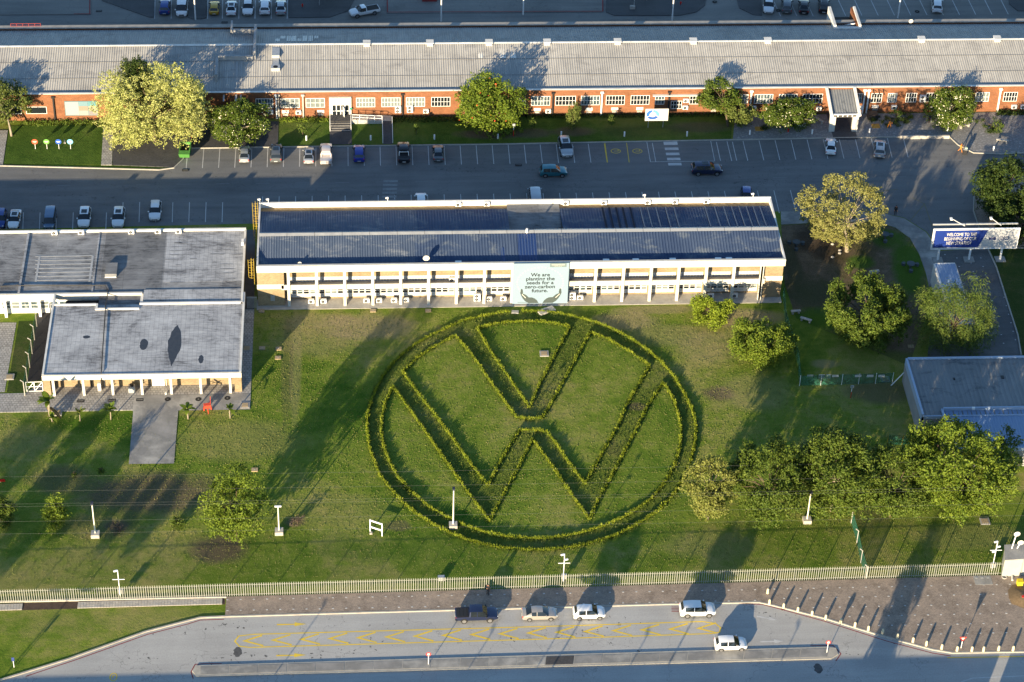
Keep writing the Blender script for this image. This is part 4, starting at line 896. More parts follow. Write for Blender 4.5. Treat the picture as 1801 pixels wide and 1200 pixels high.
for a, b, mt in ((-48.4, -37.25, mem), (-64.5, -57.5, memd), (-57.3, -48.6, memg)): MB().bx(a, b, 12.2 if mt == mem else 10.0, 24.45, 3.45, 3.458+.004*(mt is mem)).build('felt_panel', mt, LB)
m = MB(); m.bx(-110, -37, 24.55, 24.9, 2.9, 3.75); m.bx(-37.25, -36.95, 7.0, 24.55, 2.9, 3.7); m.build('rear_parapet', white2, LB)
MB().bx(-110, -51.2, 9.55, 9.89, 2.6, 3.62).build('rear_fascia', white, LB)
MB().bx(-51.4, L1-.3, 7.12, 9.9, 0, 3.3).build('link_wall', white2, LB); MB().bx(-51.0, L1-.28, 8.0, 10.4, 3.3, 3.56).build('link_roof', mem, LB)
MB().bx(-51.4, L1-.28, 7.0, 7.3, 3.3, 3.72).build('link_parapet', white2, LB)
MB().bx(-57.2, -51.4, 6.2, 9.5, 3.0, 3.2).build('low_roof', memg, LB)
m = MB(); m.bx(-57.5, -57.2, 6.2, 7.2, 2.9, 3.68); m.bx(-57.5, -51.4, 5.9, 6.2, 2.9, 3.68); m.bx(L0+.27, -57.5, 7.0, 7.27, 2.9, 3.68); m.build('step_parapet', white2, LB)
MB().bx(-62.0, -57.4, 8.0, 9.54, 2.2, 2.4).build('porch_roof', blackp, LB)
# verandah posts and glazing of the rear wing
for px in (10, 70): X = Xat(px, 9.4, 1.5); MB().bx(X-.18, X+.18, 9.0, 9.4, 0, 2.6).build('column', metalw, LB)
for k in range(9): window(LB, -73.2+k*1.35, 9.93, 1.5, 1.25, 1.3, 1, 2, glassm if k%3 else glassp, bar=.07)
pipe = MB(); pa = at(0, 504, 3.6); pb = at(185, 502, 3.6); pc = at(190, 512, 3.6); pd = at(186, 535, 3.7); pe = at(178, 655, 3.7)
pipe.tube([pa, at(30, 502.5, 3.62), pb, pc, pd, pe, (pe.x, LY0-.03, 3.0), (pe.x, LY0-.03, 2.0)], .07, 6); pipe.build('roof_pipe', blackp, LB)
m = MB(); q = at(197, 478, 3.46); m.bx(q.x-.9, q.x+.75, q.y-1.2, q.y+1.5, 3.4, 3.95); v = m.build('roof_hatch', memg, LB); MB().bx(q.x-.9, q.x+.7, q.y-1.45, q.y-1.21, 3.4, 3.6).build('hatch_edge', white2, v)
m = MB(); q = at(44, 450, 3.5); m.bx(q.x-.15, q.x+.15, 10.0, 24.4, 3.455, 3.62); q = at(170, 450, 3.5); m.bx(q.x-.12, q.x+.12, 10, 24.4, 3.459, 3.54); m.build('roof_joint', mem, LB)
m = MB()
for k in range(7): q0, q1 = at(62, 451+k*7, 3.47), at(163, 450+k*7, 3.47); m.bx(q0.x, q1.x, q0.y-.1, q0.y+.12, 3.459, 3.475)
for px in (66, 160): q0 = at(px, 475, 3.47); m.bx(q0.x-.15, q0.x+.15, at(px, 495, 3.47).y, at(px, 450, 3.47).y, 3.460, 3.478)
m.build('roof_seam', M('silver_seam', (.38, .39, .40), (.26, .27, .28), scale=1), LB)
q = at(427, 430, 3.6); MB().box((q.x, q.y, 4.0), (.35, 1.0, .5)).build('roof_box', metalw, LB)
for i, px in enumerate((96, 143, 231, 278, 314)): ac(px, 0, 3.46, ORDN[i]+' white air conditioner from the left along the rear edge of the flat roof', 'air conditioners on the flat roof', Y=24.1)
m = MB()
for k in range(9): X = -36.6+k*.17; m.bx(X-.03, X+.03, 10.2, 10.26, 1.0, 2.6)
gt_ = thing('side_gate', 'narrow grey slatted gate between the flat roof and the white block', 'gate', (-36, 10.2, 0))
for k in range(9): X = -36.5+k*.16; MB().bx(X-.03, X+.03, 10.2, 10.26, .1, 2.2).build('slat', galv, gt_)
MB().bx(-36.6, -35.15, 10.265, 10.3, 1.9, 2.0).build('rail', galv, gt_)

# ------------------------------------------------------------------ grey gatehouse at the right
GB = thing('gatehouse', 'grey walled gatehouse with ribbed grey and blue roofs at the right edge', 'building', (70, -14, 0))
gx0, gy1, gy0, gh = 54.75, -8.3, -20.3, 4.1
sw = at(1616, 757)
pl = M('grey_plaster', (.30, .30, .30), (.23, .23, .235), scale=.5, rough=.9)
MB().prism([(gx0, gy1), (140, gy1), (140, gy0), (gx0, gy0)], 0, 3.6).build('wall', pl, GB)
MB().corr(gx0+.3, 140, [(gy0+.1, 3.65), (gy1-.3, 4.0)], .62, .05).build('roof', gateroof, GB)
fl = M('blue_grey_flashing', (.30, .38, .50), rough=.5)
m = MB(); m.bx(gx0-.02, gx0+.28, gy0, gy1, 3.0, gh); m.bx(gx0+.28, 140, gy1-.25, gy1+.05, 3.3, gh+.12); m.bx(gx0+.28, 140, gy0-.05, gy0+.12, 3.3, 3.78); m.build('parapet', fl, GB)
bq = at(1652, 714, 3.6); bx0 = bq.x
MB().bx(bx0, 140, -26.5, gy0-.052, 0, 3.25).build('front_wall', pl, GB)
MB().corr(bx0+.3, 140, [(-26.4, 3.3), (-19.2, 3.72)], .4, .03).build('front_roof', gateroof2, GB)
m = MB(); m.bx(bx0, bx0+.3, -26.5, -19.0, 3.0, 3.95); m.bx(bx0+.3, 140, -19.2, -18.95, 3.3, 4.15); m.bx(bx0+.3, 140, -26.7, -26.5, 2.9, 3.45); m.build('front_parapet', fl, GB)
MB().box((Xat(1712, -19.3, 4.2), -19.35, 4.2), (.35, .35, .3)).build('roof_light', metalw, GB)
for px, py, w_ in ((1678, 667, .25), (1763, 664, .4)): q = at(px, py, 3.9); MB().box((q.x, q.y, 3.95), (w_, w_*1.5, .12)).build('roof_opening', blackp, GB)
m = MB(); m.bx(gx0+.6, gx0+.9, gy0-.02, gy0+.0, .1, 2.6); m.build('wall_pipe', blackp, GB)
dk_ = MB().bx(72.0, 74.5, -26.53, -26.505, .1, 2.6).build('dark_bay', dark, GB)
MB().bx(71.6, 71.85, -28, -27.75, 0, 2.9).build('bay_post', metalw, GB)
# white wedge canopy wall beside the gate road
ca, cb, cc, cd_ = at(1644, 465, 3.4), at(1678, 463, 3.4), at(1697, 530, 3.4), at(1660, 532, 3.4)
CN = thing('gate_canopy', 'narrow white gate canopy with a pale blue roof under the billboard', 'canopy', (cd_.x, cd_.y, 0))
xa, xb = ca.x+.1, cb.x+.1; ya, yb = ca.y, ca.y-14
MB().corr(xa, xb, [(yb, 3.2), (ya, 3.45)], .45, .03).build('canopy_roof', gateroof2, CN)
m = MB(); m.bx(xa-.3, xa-.02, yb, ya, 0, 3.5); m.bx(xa-.02, xb, ya, ya+.2, 2.9, 3.5); m.build('canopy_wall', white2, CN)
MB().bx(xb, xb+.12, yb, ya, 2.9, 3.42).build('canopy_edge', concl, CN)
for k in range(3): MB().bx(xb-.3, xb-.08, ya-.8-k*5, ya-.55-k*5, 0, 3.1).build('canopy_post', metalw, CN)
# ------------------------------------------------------------------ billboard by the gate
W = thing('billboard', 'wide blue and white welcome billboard on three white posts above the gate road', 'billboard', (69.9, 19.5, 0))
bz0, bz1, bY = 2.4, 5.85, 19.35
bx0, bx1 = Xat(1638, bY, bz0), Xat(1787, bY, bz0)
MB().bx(bx0, bx1, bY, bY+.12, bz0, bz1).build('board', M('billboard_white', (.40, .41, .43), (.37, .38, .40), scale=.35, rough=.5), W)
m = MB(); f = .12
m.bx(bx0-f, bx1+f, bY-.04, bY+.14, bz1+.002, bz1+.14); m.bx(bx0-f, bx1+f, bY-.04, bY+.14, bz0-.14, bz0-.002); m.bx(bx0-f, bx0-.002, bY-.038, bY+.138, bz0-.002, bz1+.002); m.bx(bx1+.002, bx1+f, bY-.038, bY+.138, bz0-.002, bz1+.002); m.build('frame', metalw, W)
MB().bx(bx0, bx1, bY+1.1, bY+1.3, bz1+.0, bz1+.2).build('rear_beam', galv, W)
blu = M('billboard_blue', (.010, .026, .15), (.012, .032, .18), scale=.4, rough=.4)
wB = bx1-bx0
MB().add([(bx0+.2, bY-.012, bz0+.18), (bx0+wB*.545, bY-.012, bz0+.18), (bx0+wB*.635, bY-.012, bz1-.18), (bx0+.2, bY-.012, bz1-.18)], [(0,1,2,3)]).build('blue_field', blu, W)
for i, s in enumerate(('WELCOME TO THE', 'BEGINNING OF OUR', 'NEW STRATEGY')): text(s, .82, W, white, (bx0+wB*.322+.1-i*.1, bY-.03, 4.92-i*.78), RX, bold=.007, sx=.63)
nav = M('navy_print', (.015, .025, .12))
text('we', 1.1, W, nav, (bx0+wB*.70, bY-.03, 4.2), RX, bold=.03, sx=.85); text('//2025', .85, W, nav, (bx0+wB*.835, bY-.03, 4.15), RX, shear=.1, sx=.74)
MB().bx(bx0+wB*.68, bx0+wB*.93, bY-.02, bY-.002, 3.52, 3.58).build('print_line', greym, W)
for px in (1649, 1704, 1759):
    X = Xat(px, 19.55, .1); p = MB().tube([(X, 19.6, .05), (X, 19.6, bz0-.1)], .16, 8).build('post', metalw, W); MB().box((X, 19.6, .1), (1.5, 1.3, .2)).build('footing', concrete, p)
for px, tx in ((1698, 1673), (1762, 1743)):
    X = Xat(px, bY, bz1); a = Vector((X, bY+.6, bz1+.2)); b = Vector((Xat(tx, bY-.6, 8.3), bY-.6, 8.3))
    p = MB().tube([a, b], .06, 6).build('lamp_arm', metalw, W); MB().box((b.x, b.y-.1, b.z), (.35, .5, .2)).build('lamp_head', metalw, p)
# ------------------------------------------------------------------ white walled enclosure at the right end of the palisade
KB = thing('boundary_hut', 'pale walled boundary hut at the right end of the white palisade', 'hut', (63, -47, 0))
ka = at(1768, 1010, .1); kx = ka.x-.6
m = MB().prism([(kx, -47.6), (75, -46.6), (75, -44.0), (kx+.6, -45.0)], 0, 3.0); m.build('wall', M('pale_green_wall', (.36, .37, .34), (.30, .32, .29), scale=.5), KB)
MB().prism([(kx-.05, -47.7), (75, -46.7), (75, -43.9), (kx+.5, -44.9)], 3.0, 3.12).build('roof_slab', concrete, KB)
MB().bx(kx+2.4, kx+2.48, -47.56, -47.3, .1, 3.0).build('wall_joint', concrete, KB)
for dx, zz, l in ((1.6, 5.6, 'upper white dish on the mast of the boundary hut'), (2.3, 4.1, 'lower white dish beside the mast of the boundary hut')):
    t = thing('satellite_dish', l, 'satellite dish', (kx+dx, -45.6, 3.12)); MB().tube([(kx+dx-.3, -45.6, 3.12), (kx+dx-.1, -45.6, zz-.2)], .07, 6).build('mast', metalw, t)
    m = MB(); n = 12; vs = [(kx+dx, -45.75, zz)]; vs += [(kx+dx+.42*math.cos(2*PI*k/n), -45.62, zz+.4*math.sin(2*PI*k/n)) for k in range(n)]; m.add(vs, [(0, 1+(k+1)%n, 1+k) for k in range(n)]); m.build('reflector', white, t)
# ------------------------------------------------------------------ trees
import array
def leafmesh(name, leaves, mat):
    """leaves: list of (centre, normal, length, width, axis) -> two-triangle bent blades"""
    vs = []; fs = []
    for c, n, L, wd, ax in leaves:
        s_ = ax.cross(n)
        if s_.length < 1e-4: s_ = Vector((1, 0, 0)).cross(n)
        s_.normalize(); o = len(vs)
        vs += [c-ax*L*.5, c+s_*wd*.5+n*wd*.18, c+ax*L*.5, c-s_*wd*.5+n*wd*.18]
        fs += [(o, o+1, o+2), (o, o+2, o+3)]
    me = bpy.data.meshes.new(name); me.from_pydata([v.to_tuple() for v in vs], [], fs); me.materials.append(mat); me.update(); return me
def rvec(r):
    while True:
        v = Vector((r.uniform(-1, 1), r.uniform(-1, 1), r.uniform(-1, 1)))
        if .05 < v.length < 1: return v.normalized()
def tree(name, label, px, py, zc, rx, rz, mat, ry=None, n=7000, lobes=34, lr=.34, leaf=.34, seed=1, bk=None, cat='tree', group=None, flat=0.0, trunk=.16, elong=1.0, flowers=None, gap=0.0, base=None, up=.25, lean=(0, 0), droop=0.0, asp=.55, clump=1.15, xy=None, smode='shell'):
    """crown centred where pixel (px,py) meets height zc; rx, ry, rz crown radii in metres"""
    r = random.Random(seed*101+3); ry = ry or rx; bk = bk or bark
    c = Vector((xy[0], xy[1], zc)) if xy else at(px, py, zc)
    bx_, by_ = c.x+lean[0], c.y+lean[1]
    t = thing(name, label, cat, (bx_, by_, 0), 0, group)
    o = Vector((bx_, by_, 0)); cen = c-o
    L = []
    for i in range(lobes):
        d = rvec(r); d.z = d.z*.9+up*.4
        if smode == 'shell': k = r.uniform(.45, 1.0)**.6
        else: k = r.uniform(.75, 1.0)
        q = Vector((d.x*rx*k*(1-lr*.6), d.y*ry*k*(1-lr*.6), d.z*rz*k*(1-lr*.6)))
        if q.z < -rz*.75: q.z = -rz*.75
        s_ = lr*min(rx, rz)*r.uniform(.55, 1.25)
        L.append((cen+q, s_))
    tot = sum(s_*s_ for _, s_ in L); leaves = []
    for q, s_ in L:
        m_ = int(n*s_*s_/tot)
        for j_ in range(m_):
            if j_ % 13 == 0:
                d = rvec(r)
                if d.z < -.45 and r.random() < .75: d.z = -d.z
                k = r.uniform(.62, 1.1); cp_ = q+Vector((d.x, d.y, d.z*elong))*s_*k; cr_ = leaf*clump*r.uniform(.7, 1.3); skip_ = gap and r.random() < gap
            if skip_: continue
            e_ = rvec(r); p = cp_+e_*cr_*r.uniform(.4, 1.0); d = (d+e_*.5).normalized()
            nn = (d*.7+rvec(r)*.75+Vector((0, 0, .25))).normalized(); ax = rvec(r)
            if droop: ax = (Vector((d.x*.6, d.y*.6, -droop))+rvec(r)*.35).normalized()
            ax = (ax-nn*ax.dot(nn)).normalized(); ll = leaf*r.uniform(.6, 1.25)
            leaves.append((p, nn, ll, ll*asp, ax))
    if not droop or True:
        for ax_, R_ in ((0, rx), (1, ry), (2, rz)):
            v_ = sorted((l[0]-cen)[ax_] for l in leaves); lo_, hi_ = v_[int(len(v_)*.012)], v_[int(len(v_)*.988)]; sc_ = 2*R_/(hi_-lo_); md = (hi_+lo_)/2; sc_ *= .95
            for l in leaves: l[0][ax_] = cen[ax_]+(l[0][ax_]-cen[ax_]-md)*sc_
            for q, s_ in L: q[ax_] = cen[ax_]+(q[ax_]-cen[ax_]-md)*sc_
    cr = bpy.data.objects.new('crown', leafmesh('crown', leaves, mat)); cr.parent = t; C.objects.link(cr); ORG[cr] = o
    m = MB(); th = max(.8, cen.z-rz*.35); fork = Vector((cen.x*.5, cen.y*.5, th))
    m.tube([(0, 0, -.05), (cen.x*.15, cen.y*.15, th*.35), fork], [trunk*1.25, trunk, trunk*.75], 8)
    tk = m.build('trunk', bk, t, local=True, smooth=True)
    lm = MB()
    for q, s_ in L[:26]:
        mid = fork.lerp(q, .5)+Vector((r.uniform(-.2, .2), r.uniform(-.2, .2), .15)); lm.tube([fork-Vector((0, 0, .2)), mid, q], [trunk*.45, trunk*.28, trunk*.1], 5, cap=False)
    lm.build('limb', bk, t, local=True, smooth=True)
    if flowers:
        fm, nf, fs_ = flowers; fl = []
        for _ in range(nf):
            q, s_ = r.choice(L); d = rvec(r)
            if d.y > .2: d.y = -d.y
            d.z = abs(d.z)*.8
            fl.append((q+d*s_*1.1, (d+rvec(r)*.3).normalized(), fs_, fs_, rvec(r)))
        fo = bpy.data.objects.new('blossom', leafmesh('blossom', fl, fm)); fo.parent = t; C.objects.link(fo); fo['kind'] = 'stuff'
    return t
yl = leafmat('yellow_leaf', (.24, .275, .065), (.34, .36, .11), (.43, .43, .17), tr=.2)
ol = leafmat('olive_leaf', (.12, .13, .032), (.19, .19, .055), (.26, .25, .085), tr=.15)
gl1 = leafmat('mid_green_leaf', (.034, .062, .007), (.066, .104, .012), (.11, .145, .022), tr=.18)
gl2 = leafmat('dark_green_leaf', (.014, .032, .006), (.028, .05, .008), (.05, .075, .012), tr=.15)
gl3 = leafmat('bright_green_leaf', (.058, .096, .008), (.10, .15, .014), (.16, .205, .024), tr=.22)
gl4 = leafmat('grey_green_leaf', (.05, .076, .014), (.09, .118, .024), (.14, .165, .042), tr=.18)
gl5 = leafmat('frond_green_leaf', (.04, .075, .012), (.08, .125, .02), (.14, .175, .035), tr=.25)
wfl = M('white_blossom', (.68, .66, .52), (.55, .52, .38), scale=3); rfl = M('red_blossom', (.45, .06, .02), rough=.7)
tree('flowering_tree', 'large pale yellow flowering tree in front of the brick building, left', 268, 188, 6.4, 8.1, 6.2, yl, ry=6.4, n=56000, lobes=62, lr=.30, leaf=.30, seed=3, elong=1.75, trunk=.3, up=.4, clump=1.3, smode='deep')
tree('conifer_tree', 'dark green bushy tree rising behind the pale yellow flowering tree', 239, 137, 9.5, 2.2, 3.4, gl2, ry=2.2, n=6500, lobes=30, lr=.4, leaf=.3, seed=4, elong=1.4, trunk=.2)
tree('frangipani_tree', 'round tree with white blossom beside the yellow tree at the parking row', 416, 214, 3.2, 4.9, 3.2, gl1, ry=4.3, n=13000, lobes=45, lr=.34, leaf=.33, seed=5, flowers=(wfl, 300, .19), bk=barkp)
tree('coral_tree', 'big round green tree with red blossom against the brick wall', 865, 180, 4.7, 5.2, 4.7, gl3, ry=4.5, n=18000, lobes=60, lr=.3, leaf=.38, seed=6, flowers=(rfl, 60, .3), trunk=.25)
tree('leaning_tree', 'uneven dark green tree right of the blue ring board, its crown split in two', 1265, 168, 4.6, 3.3, 2.4, gl1, ry=2.6, n=7500, lobes=26, lr=.34, leaf=.36, seed=7, lean=(1.5, -2), gap=.2)
tree('leaning_tree', 'low spreading olive green tree right of and below the uneven dark tree', 1303, 200, 2.2, 2.4, 1.9, gl4, ry=2.2, n=4200, lobes=18, lr=.33, leaf=.33, seed=8, gap=.2)
tree('frangipani_tree', 'dome shaped tree with white blossom left of the entrance canopy', 1386, 198, 2.4, 4.1, 2.3, gl1, ry=3.5, n=11000, lobes=45, lr=.34, leaf=.32, seed=9, flowers=(wfl, 380, .19), bk=barkp)
tree('frangipani_tree', 'tall dome shaped tree with white blossom far right of the entrance canopy', 1672, 188, 3.3, 3.7, 3.2, gl1, ry=3.3, n=11000, lobes=45, lr=.34, leaf=.32, seed=10, flowers=(wfl, 420, .19), bk=barkp)
tree('shade_tree', 'loose green tree cut by the left edge in front of the brick wall', 5, 178, 4.6, 4.3, 3.2, gl4, ry=3.6, n=9000, lobes=36, lr=.3, leaf=.38, seed=11, lean=(1.2, -3), bk=barkp)
tree('young_tree', 'narrow upright young tree against the brick wall', 1009, 204, 2.4, 1.05, 2.4, gl4, ry=1, n=2200, lobes=16, lr=.5, leaf=.28, seed=12, trunk=.06)
tree('gum_tree', 'large pale olive tree with open crown behind the worn garden', 1481, 368, 6, 6.4, 5.2, ol, ry=5, n=20000, lobes=120, lr=.2, leaf=.3, seed=13, trunk=.28, lean=(1.0, -2.5), smode='deep', elong=.8, up=.3, bk=barkp)
tree('fig_tree', 'dark dense tree on the kerbed island at the right edge', 1768, 330, 5, 4.6, 4.6, gl2, ry=4.4, n=15000, lobes=50, lr=.3, leaf=.4, seed=14, trunk=.3)
tree('fig_tree', 'second dark tree partly cut by the right edge behind the billboard', 1803, 378, 4.2, 4.6, 3.8, gl2, ry=3.6, n=10000, lobes=36, lr=.32, leaf=.38, seed=15, trunk=.25)
tree('shade_tree', 'broad dark green tree in the worn garden between bench and gate canopy', 1526, 547, 4.5, 5.8, 3.4, gl1, ry=6.4, n=30000, lobes=70, lr=.27, leaf=.36, seed=16, trunk=.25)
tree('feathery_tree', 'feathery drooping green tree beside the white gate canopy', 1680, 556, 4.8, 5.6, 5, gl5, ry=5, n=26000, lobes=60, lr=.3, leaf=.6, seed=17, droop=.25, asp=.12, gap=.3, trunk=.18)
tree('small_tree', 'small bright green tree in front of the white block at the right', 1252, 545, 2.2, 2.9, 2.1, leafmat('vivid_leaf', (.09, .135, .009), (.15, .205, .015), (.22, .27, .03), tr=.25), ry=2.6, n=7000, lobes=30, lr=.32, leaf=.33, seed=18, trunk=.1)
tree('round_tree', 'round green tree on the lawn right of the hedge emblem', 1342, 605, 2.7, 4.5, 2.5, gl3, ry=3.7, n=16000, lobes=55, lr=.3, leaf=.33, seed=19, trunk=.15)
tree('gum_tree', 'pale olive tree, leftmost of the row near the right fence', 1250, 856, 5.6, 3.4, 3.9, leafmat('light_olive_leaf', (.09, .115, .02), (.15, .17, .036), (.22, .225, .06), tr=.18), ry=3.7, n=16500, lobes=60, lr=.26, leaf=.3, seed=20, gap=.12, bk=barkp)
tree('shade_tree', 'dull green tree, second from the left in the row near the right fence', 1355, 845, 6.4, 4.9, 4.2, gl1, ry=6, n=25500, lobes=60, lr=.26, leaf=.33, seed=21, gap=.08)
tree('shade_tree', 'tall green tree in the middle of the row near the right fence', 1472, 828, 7, 5.1, 4.6, gl1, ry=6.2, n=30000, lobes=60, lr=.28, leaf=.36, seed=22, bk=barkp)
tree('shade_tree', 'low green tree between the two tallest crowns of the row', 1575, 848, 6, 4.2, 3.8, gl1, ry=5.2, n=21000, lobes=50, lr=.28, leaf=.33, seed=23)
tree('shade_tree', 'biggest bright green tree of the row, in front of the gatehouse', 1690, 822, 7.2, 6.9, 4.9, gl3, ry=7, n=32000, lobes=100, lr=.25, leaf=.38, seed=24, trunk=.3)
tree('shade_tree', 'thin green tree at the right end of the row beside the gatehouse bay', 1768, 800, 4.2, 2, 3.6, gl1, ry=2, n=4500, lobes=26, lr=.34, leaf=.36, seed=25, gap=.3)
tree('round_tree', 'round bright green tree standing alone on the left lawn', 413, 884, 6, 4, 4.3, gl3, ry=4.5, n=12500, lobes=55, gap=.15, lr=.28, leaf=.34, seed=26, trunk=.18)
tree('small_tree', 'small green tree at the left beside the bare soil', 97, 903, 2.3, 1.55, 2.2, gl3, ry=1.5, n=3000, lobes=18, lr=.4, leaf=.3, seed=27, trunk=.08)
tree('small_tree', 'green tree cut by the left edge of the picture on the lawn', 2, 898, 2.6, 1.7, 2.4, gl1, ry=1.6, n=3500, lobes=20, lr=.4, leaf=.32, seed=28, trunk=.1)
tree('shrub', 'low dark green shrub on the left lawn', 312, 918, .6, .9, .6, gl1, n=700, lobes=10, lr=.45, leaf=.24, seed=29, trunk=.04, cat='shrub')
for i, (px, py, r_, l) in enumerate(((130, 835, .35, 'tiny green seedling on the bare soil, left'), (178, 828, .4, 'tiny green seedling under the concrete path'), (207, 928, .9, 'dry brown bush at the left concrete lamp footing'), (523, 915, 1.0, 'dry brown bush right of the second lamp footing'), (378, 200, .8, 'dark shrub on the wall'))[:4]):
    tree('shrub', l, px, py, r_*.7, r_, r_*.7, gl1 if i < 2 else leafmat('dry_leaf'+'_old'*(i-2), (.06, .045, .04), (.10, .075, .06), tr=.1), n=260, lobes=8, lr=.5, leaf=.22, seed=30+i, trunk=.03, cat='shrub')
for i, (px, py, zc, r_, l) in enumerate(((532, 224, 1.6, .8, 'thin young tree on the bright grass left of the steps'), (732, 226, 1.2, .35, 'bare sapling stake right of the ramp'), (937, 218, 1.1, .6, 'thin sapling left of the narrow young tree'), (1076, 211, 1.3, .6, 'thin sapling between the narrow young tree and the ring board'), (1577, 200, 1.5, 1.0, 'small palm-like bush behind the bending orange worker'), (1755, 222, 1.4, .9, 'thin bush on the gravel at the right'), (1495, 470, 1.6, .9, 'bare sapling in the worn garden'))):
    tree('sapling', l, px, py, zc, r_, .8, gl5, n=420, lobes=10, lr=.45, leaf=.28, seed=40+i, trunk=.04, gap=.3)
# dark soil rings with low shrubs on the gravel
for i, (px, py, r_, l) in enumerate(((1538, 208, 1.0, 'dark low shrub left of the bending orange worker'), (1566, 213, 1.6, 'dark shrub the orange worker bends over'), (1596, 203, .9, 'dark low shrub by the wall right of the bending worker'), (1592, 212, .8, 'small dark shrub in front of the wall shrub'), (1742, 222, 2.2, 'wide dark shrub bed on the gravel at the right'), (1345, 225, .7, 'small dark shrub under the white-blossomed dome tree'), (1395, 430, .01, ''))[:6]):
    tree('shrub', l, px, py, .35, r_, .4, gl2, n=int(500*r_), lobes=12, lr=.5, leaf=.22, seed=50+i, trunk=.03, cat='shrub')
def wallhedge(px0, px1, py, ht, dp, mat, label, seed=1, dens=60):
    r = random.Random(seed); a, b = at(px0, py), at(px1, py); lv = []
    for _ in range(int((b.x-a.x)*dens)):
        p = Vector((r.uniform(a.x, b.x), a.y+r.uniform(-dp, dp), r.uniform(.1, ht)*r.uniform(.6, 1))); n = (rvec(r)+Vector((0, -.6, .6))).normalized(); ax = rvec(r); ax = (ax-n*ax.dot(n)).normalized(); l = r.uniform(.18, .42)
        lv.append((p-Vector((a.x, a.y, 0)), n, l, l*.5, ax))
    o = bpy.data.objects.new('hedge', leafmesh('hedge', lv, mat)); o.location = (a.x, a.y, 0); C.objects.link(o); tag(o, label, 'hedge')
wallhedge(492, 578, 214, .75, .6, gl3, 'low bright green hedge strip under the wall left of the steps', 2)
wallhedge(36, 183, 220, .8, .6, gl1, 'low green hedge strip under the wall behind the disc signs', 3)
wallhedge(690, 912, 213, .7, .7, gl2, 'dark hedge strip under the wall between ramp and red-flowered tree', 4)
wallhedge(915, 1285, 207, .6, .45, gl2, 'long dark ground hedge under the wall behind the ring board', 5, 45)
wallhedge(1752, 1801, 202, .8, .5, gl2, 'clipped dark hedge at the right end of the brick wall', 6, 120)
# banana and palm plants by the forecourt
def bladeplant(name, label, px, py, ht, nl, L, seed, mat, tk=.12, dead=0, cat='palm'):
    r = random.Random(seed); q = at(px, py); t = thing(name, label, cat, (q.x, q.y, 0)); ht *= 1.25; L *= 1.55
    MB().tube([(0, 0, 0), (r.uniform(-.08, .08), 0, ht*.6), (r.uniform(-.1, .1), 0, ht)], [tk, tk*.8, tk*.5], 7).build('trunk', barkp, t, local=True, smooth=True)
    for k in range(nl):
        a = 2*PI*k/nl+r.uniform(-.4, .4); el = r.uniform(.25, 1.2); l = L*r.uniform(.7, 1.1); wd = .16*l; z0 = ht*r.uniform(.8, 1.0) if k >= dead else ht*.6
        if k < dead: el = -.7
        vs = []; N_ = 6
        for i in range(N_+1):
            u = i/N_; d = l*u; x = d*math.cos(el)*(1-.1*u); z = z0+d*math.sin(el)-.55*l*u*u*max(0, math.cos(el)); hw = wd*math.sin(PI*min(1, .12+u*.9))+.015
            for s_ in (-1, 1): vs.append((x*math.cos(a)-s_*hw*math.sin(a), x*math.sin(a)+s_*hw*math.cos(a), z+.04*abs(s_)))
        fs = [(2*i, 2*i+1, 2*i+3, 2*i+2) for i in range(N_)]
        MB().add(vs, fs).build('leaf', mat if k >= dead else bpy.data.materials.get('dead_leaf') or M('dead_leaf', (.25, .17, .06), (.17, .11, .05), scale=4), t, local=True)
    return t
bladeplant('banana_plant', 'tall banana-like plant with dead fronds in front of the gate by the flat roof', 89, 736, 2.6, 16, 1.5, 3, gl3, .22, 5)
bladeplant('banana_plant', 'short yellowing plant at the foot of the tall banana plant', 92, 742, .6, 8, .8, 4, gl3, .1)
bladeplant('palm', 'thin small palm on the lawn left of the concrete path', 141, 741, 1.3, 8, .9, 5, gl4, .07)
bladeplant('palm', 'bushy palm just left of the concrete path', 195, 738, 1.5, 13, 1.2, 6, gl1, .1)
bladeplant('palm', 'bright young palm right of the concrete path', 331, 737, 1.6, 10, 1.1, 7, gl3, .13)
bladeplant('palm', 'bright young palm right of the red hose cart', 405, 736, 1.5, 9, .95, 8, gl3, .11)
